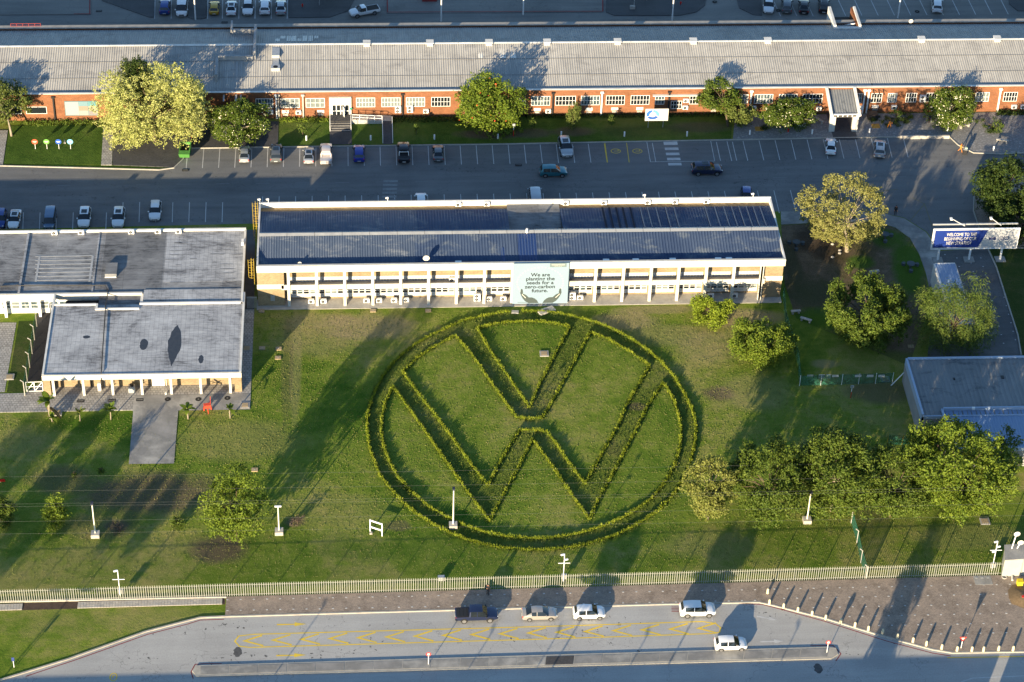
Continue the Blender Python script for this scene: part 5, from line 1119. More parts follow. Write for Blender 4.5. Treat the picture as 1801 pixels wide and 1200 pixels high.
# ------------------------------------------------------------------ hedges of the emblem
hedge_m = leafmat('hedge_leaf', (.095, .145, .010), (.175, .225, .018), (.28, .31, .035), tr=.25)
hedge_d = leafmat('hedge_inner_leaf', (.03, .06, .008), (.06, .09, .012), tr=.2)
def hedge(pts, label, seed, dens=105, closed=True):
    r = random.Random(seed); W = [at(x, y, HZ) for x, y in pts]; o = sum((Vector((q.x, q.y, 0)) for q in W), Vector())/len(W)
    t = thing('emblem_hedge', label, 'hedge', o, 0, 'hedges forming the lawn emblem'); fol = []; inn = []
    for i in range(len(W)-1):
        a, b = W[i], W[i+1]; d = Vector((b.x-a.x, b.y-a.y, 0)); L = d.length; d.normalize(); s_ = Vector((-d.y, d.x, 0))
        for _ in range(int(L*dens)):
            u = r.random()*L; thick = .85+.2*math.sin(u*1.7+i)+.12*math.sin(u*5.1+2*i)+r.uniform(-.12, .12)
            if math.sin((a.x+d.x*u)*1.9)*math.sin((a.y+d.y*u)*1.3+seed) > .75 and r.random() < .55: continue
            p = Vector((a.x, a.y, 0))+d*u+s_*r.gauss(0, .085)*thick-o
            h = r.uniform(.18, .44)*(.8+.35*thick*.6); dirn = (Vector((0, 0, 1))+rvec(r)*.55).normalized(); n = rvec(r); n = (n-dirn*n.dot(dirn)).normalized()
            z = r.uniform(0, .30)*thick
            fol.append((p+dirn*h*.5+Vector((0, 0, z)), n, h, h*.27, dirn))
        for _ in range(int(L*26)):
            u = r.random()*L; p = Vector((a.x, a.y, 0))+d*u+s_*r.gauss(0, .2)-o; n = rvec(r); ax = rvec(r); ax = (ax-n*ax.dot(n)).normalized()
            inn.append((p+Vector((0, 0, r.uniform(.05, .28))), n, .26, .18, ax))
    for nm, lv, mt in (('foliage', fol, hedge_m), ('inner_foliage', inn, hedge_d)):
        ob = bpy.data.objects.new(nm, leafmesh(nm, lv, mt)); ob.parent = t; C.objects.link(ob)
hedge(RING, 'round outer hedge ring of the lawn emblem, open at the stone plaque', 1, 110)
hedge(LOOPA, 'small triangular hedge inside the V at the top of the emblem', 2)
hedge(LOOPB, 'wide middle hedge outlining the V and the inner W of the emblem', 3)
hedge(LOOPC, 'lower hedge following the ring and the outer points of the W', 4)
# rough tufts in the beds
def inside(p, poly):
    c = False; n = len(poly); j = n-1
    for i in range(n):
        if (poly[i][1] > p[1]) != (poly[j][1] > p[1]) and p[0] < (poly[j][0]-poly[i][0])*(p[1]-poly[i][1])/(poly[j][1]-poly[i][1])+poly[i][0]: c = not c
        j = i
    return c
rg = [at(x, y, HZ).xy for x, y in RING]; lps = [[at(x, y, HZ).xy for x, y in L[:-1]] for L in (LOOPA, LOOPB, LOOPC)]
r = random.Random(5); xs = [q[0] for q in rg]; ys = [q[1] for q in rg]; tf = []
for _ in range(30000):
    p = (r.uniform(min(xs), max(xs)), r.uniform(min(ys), max(ys)))
    if inside(p, rg) and not any(inside(p, L) for L in lps):
        h = r.uniform(.08, .22); dirn = (Vector((0, 0, 1))+rvec(r)*.7).normalized(); n = rvec(r); n = (n-dirn*n.dot(dirn)).normalized()
        tf.append((Vector((p[0], p[1], h*.4)), n, h, h*.7, dirn))
ob = bpy.data.objects.new('weeds', leafmesh('weeds', tf, leafmat('weed_leaf', (.045, .075, .010), (.085, .115, .02), (.14, .145, .045), tr=.2))); C.objects.link(ob); tag(ob, 'low rough weeds growing in the beds between the emblem hedges', 'weeds', kind='stuff')
# grass tufts over the near lawn: too many to count
tf = []; r = random.Random(9)
cor = [at(0, 1032), at(1790, 985), at(1790, 930), at(1400, 640), at(1360, 545), at(455, 548), at(440, 725), at(0, 735)]
cp = [q.xy for q in cor]; xs = [q[0] for q in cp]; ys = [q[1] for q in cp]
for _ in range(80000):
    p = (r.uniform(min(xs), max(xs)), r.uniform(min(ys), max(ys)))
    if not inside(p, cp) or (inside(p, rg) and not any(inside(p, L) for L in lps)): continue
    h = r.uniform(.05, .12); dirn = (Vector((.2, .3, 1))+rvec(r)*.7).normalized(); n = rvec(r); n = (n-dirn*n.dot(dirn)).normalized()
    tf.append((Vector((p[0], p[1], h*.4)), n, h*1.3, h*1.2, dirn))
ob = bpy.data.objects.new('grass_tufts', leafmesh('grass_tufts', tf, leafmat('grass_blade', (.07, .11, .016), (.14, .16, .04), (.22, .20, .085), tr=.25))); C.objects.link(ob); tag(ob, 'short grass tufts over the lawn between the palisade and the buildings', 'grass', kind='stuff')
q = at(961, 546, .2); t = thing('stone_plaque', 'pale stone plinth with a dark plaque at the top of the hedge ring', 'plaque', (q.x, q.y, 0), .45)
MB().bx(-1.25, 1.25, -.55, .55, 0, .28).build('plinth', concl, t, local=True); MB().bx(-.3, .35, -.35, .2, .28, .31).build('plaque', M('bronze_plate', (.10, .10, .11), rough=.4), t, local=True)
q = at(906, 549, .1); t = thing('stone_slab', 'small grey stone slab left of the stone plaque', 'stone', (q.x, q.y, 0)); MB().box((0, 0, .1), (1.0, .6, .2), -.1).build('slab', concrete, t, local=True)
# ------------------------------------------------------------------ cars
def carproto(kind):
    """returns a prototype: x forward, wheels on z=0"""
    t = thing('car', None, None, proto=True)
    # station: x, z bottom, z belt, z top, half width belt, half width roof, side glass to next, top glass to next
    if kind == 'hatch':
        L, W, wr, wx = 4.0, .86, .31, (1.28, -1.22)
        st = [(-1.98,.34,.62,.66,.70,.62,0,0),(-1.92,.26,.86,.90,.81,.70,0,0),(-1.82,.24,.93,1.00,.84,.68,0,'r'),(-1.52,.24,.95,1.36,.85,.60,0,0),(-1.34,.24,.95,1.42,.86,.60,'s',0),(-.46,.24,.93,1.47,.86,.61,0,0),(-.38,.24,.93,1.47,.86,.61,'s',0),(.34,.24,.92,1.43,.86,.58,'s','w'),(1.02,.24,.91,.97,.86,.74,0,0),(1.55,.26,.85,.90,.84,.66,0,0),(1.88,.30,.72,.76,.74,.55,0,0),(2.0,.36,.56,.60,.62,.48,0,0)]
    elif kind == 'sedan':
        L, W, wr, wx = 4.5, .87, .31, (1.38, -1.3)
        st = [(-2.24,.36,.66,.70,.70,.62,0,0),(-2.16,.28,.90,.94,.82,.70,0,0),(-1.72,.25,.97,1.03,.86,.72,0,'r'),(-1.05,.24,.97,1.38,.87,.58,'s',0),(-.42,.24,.95,1.45,.87,.60,0,0),(-.34,.24,.95,1.45,.87,.60,'s',0),(.36,.24,.93,1.41,.87,.57,'s','w'),(1.10,.24,.91,.97,.87,.76,0,0),(1.75,.27,.85,.89,.84,.68,0,0),(2.1,.31,.72,.76,.73,.54,0,0),(2.24,.38,.56,.60,.60,.46,0,0)]
    elif kind == 'suv':
        L, W, wr, wx = 4.5, .92, .36, (1.4, -1.3)
        st = [(-2.22,.42,.76,.80,.76,.66,0,0),(-2.16,.34,1.02,1.06,.86,.74,0,0),(-2.06,.30,1.08,1.14,.90,.74,0,'r'),(-1.78,.30,1.10,1.56,.91,.66,0,0),(-1.60,.30,1.10,1.62,.92,.66,'s',0),(-.52,.30,1.07,1.67,.92,.67,0,0),(-.43,.30,1.07,1.67,.92,.67,'s',0),(.40,.30,1.05,1.63,.92,.64,'s','w'),(1.08,.30,1.04,1.10,.92,.80,0,0),(1.75,.32,.98,1.03,.90,.72,0,0),(2.12,.36,.84,.88,.80,.60,0,0),(2.25,.44,.64,.68,.68,.52,0,0)]
    elif kind == 'pickup':
        L, W, wr, wx = 5.3, .93, .39, (1.62, -1.55)
        st = [(-2.64,.50,1.02,1.05,.88,.84,0,0),(-2.58,.45,1.08,1.10,.91,.86,0,0),(-.92,.42,1.08,1.10,.92,.87,0,0),(-.86,.42,1.10,1.70,.92,.66,0,0),(-.74,.42,1.10,1.76,.92,.67,'s',0),(.02,.42,1.08,1.79,.92,.68,0,0),(.1,.42,1.08,1.79,.92,.68,'s',0),(.72,.42,1.07,1.74,.92,.64,'s','w'),(1.32,.42,1.06,1.13,.92,.80,0,0),(2.2,.44,1.02,1.07,.90,.74,0,0),(2.56,.46,.88,.92,.80,.62,0,0),(2.66,.52,.66,.70,.70,.55,0,0)]
    elif kind == 'singlecab':
        L, W, wr, wx = 5.2, .9, .37, (1.58, -1.5)
        st = [(-2.58,.48,.96,.99,.86,.82,0,0),(-2.52,.44,1.02,1.04,.89,.84,0,0),(-.22,.40,1.02,1.04,.90,.85,0,0),(-.16,.40,1.06,1.60,.90,.64,0,0),(-.06,.40,1.06,1.66,.90,.66,'s',0),(.70,.40,1.04,1.64,.90,.64,'s','w'),(1.28,.40,1.03,1.09,.90,.78,0,0),(2.15,.42,.98,1.03,.88,.72,0,0),(2.5,.45,.84,.88,.78,.60,0,0),(2.6,.50,.64,.68,.68,.52,0,0)]
    else:  # van
        L, W, wr, wx = 5.0, .95, .35, (1.6, -1.5)
        st = [(-2.5,.36,1.05,1.10,.88,.8,0,0),(-2.46,.32,1.12,1.2,.93,.80,0,'r'),(-2.3,.30,1.14,1.90,.94,.76,0,0),(-2.15,.30,1.14,1.96,.95,.77,'s',0),(-.75,.30,1.13,2.0,.95,.78,0,0),(-.66,.30,1.13,2.0,.95,.78,'s',0),(.5,.30,1.12,1.98,.95,.77,0,0),(.58,.30,1.12,1.98,.95,.77,'s',0),(1.2,.30,1.11,1.90,.95,.72,'s','w'),(1.95,.30,1.06,1.14,.94,.80,0,0),(2.3,.34,.94,1.0,.86,.68,0,0),(2.48,.40,.70,.74,.74,.56,0,0)]
    ring = []
    for (x, zb, zl, zt, wb, wr_, sg, tg) in st:
        ring.append([(wb*.9, zb), (wb, zb+.16), (wb*1.0, zl-.1), (wb*.975, zl), (wr_, zt-.035), (wr_*.55, zt), (0, zt+.012)])
    body = MB(); parts = {'windscreen': MB(), 'rear_window': MB(), 'side_window': [MB(), MB()]}
    def P3(i, j, s_): y, z = ring[i][j]; return (st[i][0], s_*y, z)
    for i in range(len(st)-1):
        for s_ in (1, -1):
            for j in range(6):
                q = [P3(i, j, s_), P3(i+1, j, s_), P3(i+1, j+1, s_), P3(i, j+1, s_)]
                if s_ > 0: q = q[::-1]
                if j == 3 and st[i][6] == 's': dst = parts['side_window'][0 if s_ > 0 else 1]
                elif j >= 4 and st[i][7] == 'w': dst = parts['windscreen']
                elif j >= 4 and st[i][7] == 'r': dst = parts['rear_window']
                else: dst = body
                dst.add(q, [(0, 1, 2, 3)])
    # window surrounds: thin body-coloured strip under the roof edge and pillars come from the narrow stations
    for i in (0, len(st)-1):
        vs = [P3(i, j, 1) for j in range(7)]+[P3(i, j, -1) for j in range(6)][::-1]
        body.add(vs, [tuple(range(len(vs)))[::(1 if i == 0 else -1)]])
    bm = bmesh.new(); me = body.mesh('body', blackp); bm.from_mesh(me); bmesh.ops.remove_doubles(bm, verts=bm.verts, dist=.0008); bmesh.ops.recalc_face_normals(bm, faces=bm.faces); bm.to_mesh(me); bm.free()
    me.polygons.foreach_set('use_smooth', [True]*len(me.polygons))
    me.set_sharp_from_angle(angle=math.radians(38))
    b = bpy.data.objects.new('body', me); b.parent = t; b['_proto'] = 1
    for nm in ('windscreen', 'rear_window'):
        if parts[nm].v: parts[nm].build(nm, glassd, t, local=True)
    for q in parts['side_window']: q.build('side_window', glassd, t, local=True)
    nose, tail = st[-1][0], st[0][0]
    for s_ in (1, -1):
        for x in wx:
            m = MB(); n = 16; y0, y1 = s_*(W-.2), s_*(W+.012)
            m.tube([(x, y0, wr), (x, y1, wr)], wr, n); wl = m.build('wheel', rubber, t, local=True)
            MB().tube([(x, y1-s_*.01, wr), (x, y1+s_*.012, wr)], wr*.66, 12).build('rim', rimm, wl, local=True)
            m = MB(); vs = []
            for k in range(11):
                a = PI*k/10
                for rr in (wr*1.02, wr*1.2): vs.append((x+rr*math.cos(a), s_*(W+.006), wr+rr*math.sin(a)))
            m.add(vs, [(2*k, 2*k+1, 2*k+3, 2*k+2) for k in range(10)]).build('wheel_arch', blackp, t, local=True)
        zl = st[-2][2]; zt_ = st[1][2]
        MB().box((nose-.2, s_*st[-2][4]*.80, zl-.06), (.26, .26, .15), s_*-.5).build('headlight', clearl, t, local=True)
        MB().box((tail+.10, s_*st[1][4]*.86, zt_-.13), (.14, .22, .22), s_*.25).build('taillight', redl, t, local=True)
        wi = [i for i in range(len(st)) if st[i][7] == 'w'][0]; mx = st[wi][0]+.45
        MB().box((mx, s_*(W+.08), st[wi][2]+.08), (.14, .2, .15)).build('mirror', blackp, t, local=True)
    MB().bx(nose-.06, nose+.012, -.42, .42, st[-1][1]+.06, st[-1][2]-.02).build('grille', blackp, t, local=True)
    MB().bx(nose+.013, nose+.03, -.26, .26, st[-1][1]-.02, st[-1][1]+.09).build('number_plate', whl, t, local=True)
    MB().bx(tail-.03, tail+.0, -.26, .26, st[0][1]+.1, st[0][1]+.22).build('number_plate', yel if 0 else whl, t, local=True)
    MB().bx(tail-.012, tail+.09, -.7, .7, st[0][1]-.06, st[0][1]+.04).build('rear_bumper', blackp, t, local=True)
    rt = max(s_[3] for s_ in st)
    if kind in ('hatch', 'sedan', 'suv'): MB().bx(-.75, .15, -.42, .42, rt-.005, rt+.022).build('sunroof', glassd, t, local=True)
    if kind == 'suv':
        for s_ in (1, -1): MB().bar((-1.4, s_*.62, rt+.03), (.3, s_*.62, rt+.03), .05, .05).build('roof_rail', metalw, t, local=True)
    if kind == 'pickup':
        MB().bx(-2.5, -.98, -.78, .78, 1.09, 1.125).build('bed_cover', blackp, t, local=True)
        m = MB()
        for x in (-2.1, -1.65, -1.2):
            m.bx(x-.03, x+.03, -.7, .7, 1.126, 1.14)
        m.build('cover_rib', rubber, t, local=True)
        m = MB()
        for s_ in (1, -1): m.tube([(-1.55, s_*.75, 1.12), (-1.1, s_*.7, 1.5), (-.95, s_*.6, 1.55)], .04, 6)
        m.tube([(-1.1, -.7, 1.5), (-1.1, .7, 1.5)], .04, 6); m.build('roll_bar', metalw, t, local=True)
    if kind == 'singlecab': MB().bx(-2.46, -.28, -.74, .74, 1.0, 1.055).build('cargo_bed', dark, t, local=True)
    KIDS[t] = [o for o in bpy.data.objects if o.parent == t]
    for o in KIDS[t]: KIDS[o] = [q for q in bpy.data.objects if q.parent == o]
    return t
PROTO = {k: carproto(k) for k in ('hatch', 'sedan', 'suv', 'pickup', 'singlecab', 'van')}
PAINT = {k: paint('car_paint_'+k, v, .28, mt) for k, (v, mt) in dict(white=((.72, .73, .74), 0), silver=((.42, .44, .46), .5), beige=((.38, .355, .325), .4), navy=((.012, .02, .06), .3), black=((.01, .01, .013), .2), grey=((.12, .13, .14), .4), blue=((.015, .03, .25), .3), teal=((.03, .16, .20), .4), gold=((.45, .28, .03), .4), slate=((.10, .16, .25), .4), midblue=((.02, .05, .22), .3), pinkgrey=((.55, .49, .46), .3)).items()}
def car(kind, px, py, rz, col, label, group=None, skip=(), z=None, scale=1.0, flip=None):
    h = {'van': 1.0}.get(kind, .75); q = at(px, py, h)
    o = copy_tree(PROTO[kind], None, skip); o.name = {'hatch': 'hatchback', 'sedan': 'sedan', 'suv': 'suv', 'pickup': 'pickup_truck', 'singlecab': 'pickup_truck', 'van': 'van'}[kind]
    o.location = (q.x, q.y, z if z is not None else .008); o.rotation_euler = (0, 0, rz); o.scale = (scale,)*3
    setmat(o, ('body',) + (('mirror',) if col in ('white', 'beige', 'silver') else ()), PAINT[col]); tag(o, label, {'van': 'van', 'pickup': 'pickup truck', 'singlecab': 'pickup truck'}.get(kind, 'car'), group); return o
U, D_, R_, L_ = PI/2, -PI/2, 0.0, PI
G1 = 'cars parked nose-in before the brick building'; G2 = 'cars parked behind the buildings'; G3 = 'vehicles on the lay-by road'; G4 = 'cars parked in the rear yard'
NS = ('sunroof',); NR = ('roof_rail',); NB = ('sunroof', 'roof_rail'); NP = ('roll_bar',); NC = ('bed_cover', 'cover_rib')
car('sedan', 430, 269, U, 'silver', 'silver car parked at the left end of the bays before the brick wall', G1, NS, scale=.93)
car('suv', 485.5, 268.5, U, 'grey', 'dark grey car with glass roof beside the bright lawn', G1, NR)
car('sedan', 543, 271, U, 'silver', 'silver car with sunroof next to the beige pickup', G1, scale=.93)
car('pickup', 573.5, 270, U, 'pinkgrey', 'beige pickup with open black load bed and roll bar', G1, NC+('x',))
car('suv', 631.5, 268.5, U, 'blue', 'deep blue car parked below the access ramp', G1, NB, scale=.95)
car('pickup', 710, 267.5, U, 'black', 'black pickup parked right of the access ramp', G1, ())
car('sedan', 770.5, 267, U, 'grey', 'dark grey car parked alone right of the black pickup', G1, NS, scale=.93)
car('suv', 994.5, 258.5, D_+.06, 'silver', 'silver car with sunroof reversed into the bay before the brown bare lawn', G1, NR, scale=1.06)
car('sedan', 1461.5, 255.5, U-.17+PI*0, 'white', 'white car parked below the entrance canopy', G1, NS, scale=.95)
car('suv', 1547.5, 260.5, U-.2, 'silver', 'silver grey car with sunroof right of the white car below the canopy', G1, NR)
car('suv', 973, 300.5, R_, 'teal', 'teal car driving right on the service road', None, NB, scale=.97)
car('suv', 1243, 297, R_-.0, 'navy', 'dark navy car driving on the service road right of the crossing', None, NR, scale=1.08)
car('sedan', 25.5, 384, D_-.03, 'white', 'white car with black roof at the left edge of the rear bays', G2, scale=.95)
car('suv', 0, 384, D_, 'midblue', 'dark blue car cut by the left edge', G2, NB, scale=.95)
car('van', 87.5, 382, D_, 'slate', 'slate blue van-like car parked behind the flat roof', G2, (), scale=.88)
car('suv', 148.5, 382, D_, 'white', 'white car with double sunroof behind the flat roof', G2, NR, scale=.98)
car('suv', 208.5, 382, D_, 'white', 'white car with one wide black sunroof behind the flat roof', G2, ('roof_rail',), scale=.98)
car('suv', 273, 370, D_, 'white', 'white car with plain roof standing further back from the flat roof', G2, NS, scale=.95)
car('hatch', 740.5, 352, U, 'white', 'white car mostly hidden behind the blue roof near the worn crossing', G2, NS)
car('van', 941.5, 345, U+.0, 'silver', 'pale van half hidden behind the middle of the blue roof', G2)
car('hatch', 1313, 343, D_-.1, 'midblue', 'blue car half hidden behind the right end of the blue roof', G2, NS)
car('pickup', 838, 1080, R_+.01, 'navy', 'dark navy double cab pickup with covered bed on the lay-by', G3, NP)
car('sedan', 949, 1077.5, R_+.01, 'beige', 'beige sedan on the lay-by between the navy pickup and a white hatchback', G3, NS, scale=.98)
car('hatch', 1036, 1075.5, R_+.01, 'white', 'white hatchback in front of the beige sedan on the lay-by', G3, NS)
car('suv', 1226.5, 1071, R_, 'white', 'white people carrier at the head of the line near the red kerb', G3, NB)
car('hatch', 1285, 1130.5, R_, 'white', 'white hatchback beside the traffic island, nearest the main road', G3, NS)
for kind, px, py, rz, col, lab, sk in (('suv', 290, 11, U, 'midblue', 'dark blue car at the left of the rear yard row', NB), ('van', 320, 10, U*-1, 'white', 'white van in the rear yard row', ()), ('hatch', 377, 12, U, 'gold', 'gold car in the rear yard row', NS), ('sedan', 407, 12, U, 'white', 'white car right of the gold car in the rear yard', ()), ('suv', 436, 12, D_, 'white', 'white car facing us in the rear yard row', NB),
                                 ('suv', 466, 11, U, 'white', 'white estate car near the right end of the left rear row', NB), ('sedan', 494, 11, U, 'silver', 'silver sedan at the right end of the left rear row', NS), ('suv', 1352, 9, D_-.15, 'white', 'white car at the left end of the right rear row', NB), ('suv', 1384, 9, U-.15, 'grey', 'dark grey car second in the right rear row', NB), ('sedan', 1414, 9.5, U-.15, 'black', 'black sedan third in the right rear row', NS), ('suv', 1449, 9, U-.15, 'black', 'black car at the right end of the four in the right rear row', NR), ('suv', 1648, 8, U-.17, 'white', 'white car parked alone at the far right of the rear yard', NB)):
    car(kind, px, py, rz, col, lab, G4, sk, scale=.97 if kind != 'van' else 1.0)
car('singlecab', 641, 18.5, PI+.33, 'white', 'white single cab pickup with loaded bed turning in the rear yard')

# ------------------------------------------------------------------ people
def person(label, loc, rz, joints, cols, zsplit, lab_parts=True, scale=1.0):
    """joints: dict of named points (x right, y forward, z up) -> one continuous skinned body, coloured skin / clothes / shoes"""
    t = thing('person', label, 'person', loc, rz)
    J = joints; names = list(J); idx = {k: i for i, k in enumerate(names)}
    ed = [('pelvis','waist'),('waist','chest'),('chest','neck'),('neck','head'),('head','crown'),('chest','shl'),('shl','ell'),('ell','wrl'),('wrl','hal'),('chest','shr'),('shr','elr'),('elr','wrr'),('wrr','har'),('pelvis','hil'),('hil','knl'),('knl','anl'),('anl','tol'),('pelvis','hir'),('hir','knr'),('knr','anr'),('anr','tor')]
    rad = dict(pelvis=.15, waist=.135, chest=.15, neck=.055, head=.095, crown=.075, shl=.075, ell=.05, wrl=.033, hal=.035, hil=.095, knl=.062, anl=.045, tol=.04)
    vs = [Vector(J[k])*scale for k in names]; ee = [(idx[a], idx[b]) for a, b in ed]; rr = [rad.get(k, rad.get(k[:-1]+'l', .05))*scale for k in names]
    for s_ in ('l', 'r'):
        w_ = Vector(J['wr'+s_])*scale; h_ = Vector(J['ha'+s_])*scale; d = (h_-w_).normalized(); side = d.cross(Vector((0, 1, .2))).normalized()
        for k, ln in enumerate((.075, .085, .08, .065)):
            b = h_+side*(k-1.5)*.021*scale; vs += [b+d*.03*scale, b+d*(.03+ln)*scale+Vector((0, .012*scale, 0))]; rr += [.011*scale, .008*scale]; n = len(vs); ee += [(idx['ha'+s_], n-2), (n-2, n-1)]
        b = w_.lerp(h_, .6)-side*.03*scale; vs += [b-side*.03*scale+d*.03*scale]; rr += [.01*scale]; ee.append((idx['ha'+s_], len(vs)-1))
    me = bpy.data.meshes.new('body'); me.from_pydata([v.to_tuple() for v in vs], ee, [])
    ob = bpy.data.objects.new('body', me); C.objects.link(ob)
    sk = ob.modifiers.new('s', 'SKIN'); sk.use_smooth_shade = True
    for i, v in enumerate(me.skin_vertices[0].data): v.radius = (rr[i], rr[i]); v.use_root = (i == idx['pelvis'])
    sb = ob.modifiers.new('u', 'SUBSURF'); sb.levels = 1
    m2 = bpy.data.meshes.new_from_object(ob.evaluated_get(bpy.context.evaluated_depsgraph_get())); ob.modifiers.clear(); ob.data = m2
    m2.materials.clear()
    for c_ in cols: m2.materials.append(c_)
    H_ = [Vector(J[k])*scale for k in ('wrl', 'wrr')]; nk = Vector(J['neck'])*scale; hd = Vector(J['head'])*scale; wst = Vector(J['pelvis'])*scale
    pv = Vector(J['pelvis'])*scale
    for p in m2.polygons:
        c_ = p.center; mi = 1
        if (c_-hd).length < .2*scale or (c_-nk).length < .07*scale: mi = 0
        elif min((c_-Vector(J['hal'])*scale).length, (c_-Vector(J['har'])*scale).length) < .13*scale: mi = 0
        elif min((c_-Vector(J['tol'])*scale).length, (c_-Vector(J['tor'])*scale).length) < .16*scale: mi = 3
        elif min((c_-Vector(J[k])*scale).length for k in ('hil', 'hir', 'knl', 'knr', 'anl', 'anr')) < min((c_-Vector(J[k])*scale).length for k in ('chest', 'waist', 'shl', 'shr', 'ell', 'elr')): mi = 2
        p.material_index = mi
    ob.parent = t
    hv = MB(); n = 10; c0 = Vector(J['crown'])*scale; up = (c0-hd).normalized(); a = up.orthogonal().normalized(); b = up.cross(a); cc = hd+up*.035*scale; vs = []; fs = []
    for j in range(5):
        ph = PI/2*j/4
        for k in range(n): th = 2*PI*k/n; vs.append(cc+(a*math.cos(th)+b*math.sin(th))*.108*scale*math.cos(ph)+up*.125*scale*math.sin(ph))
    for j in range(4):
        for k in range(n): fs.append((j*n+k, j*n+(k+1)%n, (j+1)*n+(k+1)%n, (j+1)*n+k))
    hv.add(vs, fs).build('hair', blackp, t, local=True, smooth=True)
    fwd = (Vector(J['head'])*scale).copy(); f = Vector((0, 1, 0)); f = (f-up*f.dot(up)).normalized(); s_ = f.cross(up)
    fm = MB(); fm.box(hd+f*.105*scale-up*.01*scale, (.03*scale, .035*scale, .045*scale)); fm.build('nose', cols[0], t, local=True)
    m = MB()
    for q in (-.035, .035): m.box(hd+f*.098*scale+up*.02*scale+s_*q*scale, (.02*scale, .02*scale, .014*scale))
    m.build('eyes', dark, t, local=True); MB().box(hd+f*.098*scale-up*.05*scale, (.045*scale, .02*scale, .012*scale)).build('mouth', redp, t, local=True)
    return t
STAND = dict(pelvis=(0,0,.95), waist=(0,0,1.1), chest=(0,.01,1.32), neck=(0,.02,1.5), head=(0,.04,1.62), crown=(0,.03,1.72), shl=(.19,0,1.42), ell=(.25,-.02,1.14), wrl=(.25,.08,.9), hal=(.25,.1,.82), shr=(-.19,0,1.42), elr=(-.25,-.02,1.14), wrr=(-.25,.08,.9), har=(-.25,.1,.82), hil=(.1,0,.9), knl=(.11,.03,.5), anl=(.11,-.01,.09), tol=(.12,.17,.045), hir=(-.1,0,.9), knr=(-.11,.06,.5), anr=(-.11,.02,.09), tor=(-.12,.2,.045))
skin_d = M('dark_skin', (.12, .06, .035), rough=.6); skin_m = M('mid_skin', (.32, .17, .11), rough=.6)
blk = M('black_cloth', (.012, .012, .015), rough=.9); org = M('orange_overalls', (.62, .22, .03), (.5, .17, .025), scale=4, rough=.8, obj=True); shoe = M('black_boot', (.02, .018, .016), rough=.7)
q = at(858, 1043, .12); person('person in black clothes standing on the pavement beside the white palisade', (q.x, q.y-.2, .12), PI*.85, dict(STAND, ell=(.24,.02,1.16), wrl=(.1,.2,1.1), hal=(.03,.24,1.12)), (skin_m, blk, blk, shoe), 0)
WALK = dict(STAND, head=(0,.12,1.6), crown=(0,.12,1.71), neck=(0,.07,1.48), chest=(0,.05,1.31), ell=(.25,.12,1.14), wrl=(.22,.36,1.02), hal=(.21,.44,1.0), elr=(-.25,.12,1.14), wrr=(-.22,.36,1.02), har=(-.21,.44,1.0), knl=(.1,.2,.52), anl=(.1,.3,.1), tol=(.1,.47,.05), knr=(-.1,-.08,.5), anr=(-.1,-.36,.14), tor=(-.1,-.24,.05))
q = at(1688.5, 268, .01); person('person in orange overalls pushing a black wheeled bin along the kerb', (q.x, q.y, .01), -PI/2-.35+PI*0, WALK, (skin_d, org, org, shoe), 0, scale=1.05)
bq = at(1697, 271, .01)
BEND = dict(pelvis=(0,-.1,.88), waist=(0,.02,.98), chest=(0,.25,1.02), neck=(0,.42,.98), head=(0,.53,.92), crown=(0,.62,.86), shl=(.19,.33,1.0), ell=(.24,.42,.74), wrl=(.16,.5,.52), hal=(.14,.54,.44), shr=(-.19,.33,1.0), elr=(-.24,.42,.74), wrr=(-.14,.52,.5), har=(-.12,.56,.42), hil=(.11,-.1,.84), knl=(.16,.06,.47), anl=(.2,.05,.09), tol=(.22,.22,.045), hir=(-.11,-.1,.84), knr=(-.2,-.12,.46), anr=(-.26,-.3,.09), tor=(-.27,-.13,.045))
q = at(1564, 226, .1); person('person in orange overalls bending over a dark shrub on the gravel', (q.x, q.y, .1), -.5, BEND, (skin_d, org, org, shoe), 0, scale=1.05)
q = at(1634, 216, .1); SIT = dict(STAND); person('person in dark blue and red standing under the right white-blossomed tree', (q.x, q.y, .1), PI*.6, STAND, (skin_d, M('navy_jacket', (.02, .03, .08)), M('dark_trousers', (.03, .015, .02)), shoe), 0)
q = at(1574.5, 378, .01); person('person in black standing on the kerb right of the pale olive tree', (q.x, q.y, .01), PI*.9, STAND, (skin_m, blk, blk, shoe), 0)
t = thing('wheeled_bin', 'black wheeled bin pushed by the orange worker', 'bin', (bq.x, bq.y, .01), -.3)
MB().add([(-.27,-.3,.08),(.27,-.3,.08),(.27,.3,.08),(-.27,.3,.08),(-.32,-.36,.95),(.32,-.36,.95),(.32,.36,.95),(-.32,.36,.95)], [(0,3,2,1),(0,1,5,4),(1,2,6,5),(2,3,7,6),(3,0,4,7),(4,5,6,7)]).build('bin_body', blackp, t, local=True)
MB().bx(-.33, .33, -.38, .38, .96, 1.02).build('lid', greym, t, local=True); MB().box((.05, .05, 1.12), (.35, .3, .2), .3).build('rubbish_bag', M('pale_green_bag', (.4, .5, .35)), t, local=True)
for y in (-.3, .3): MB().tube([(-.3, y-.03, .1), (-.3, y+.03, .1)], .1, 8).build('wheel', rubber, t, local=True)
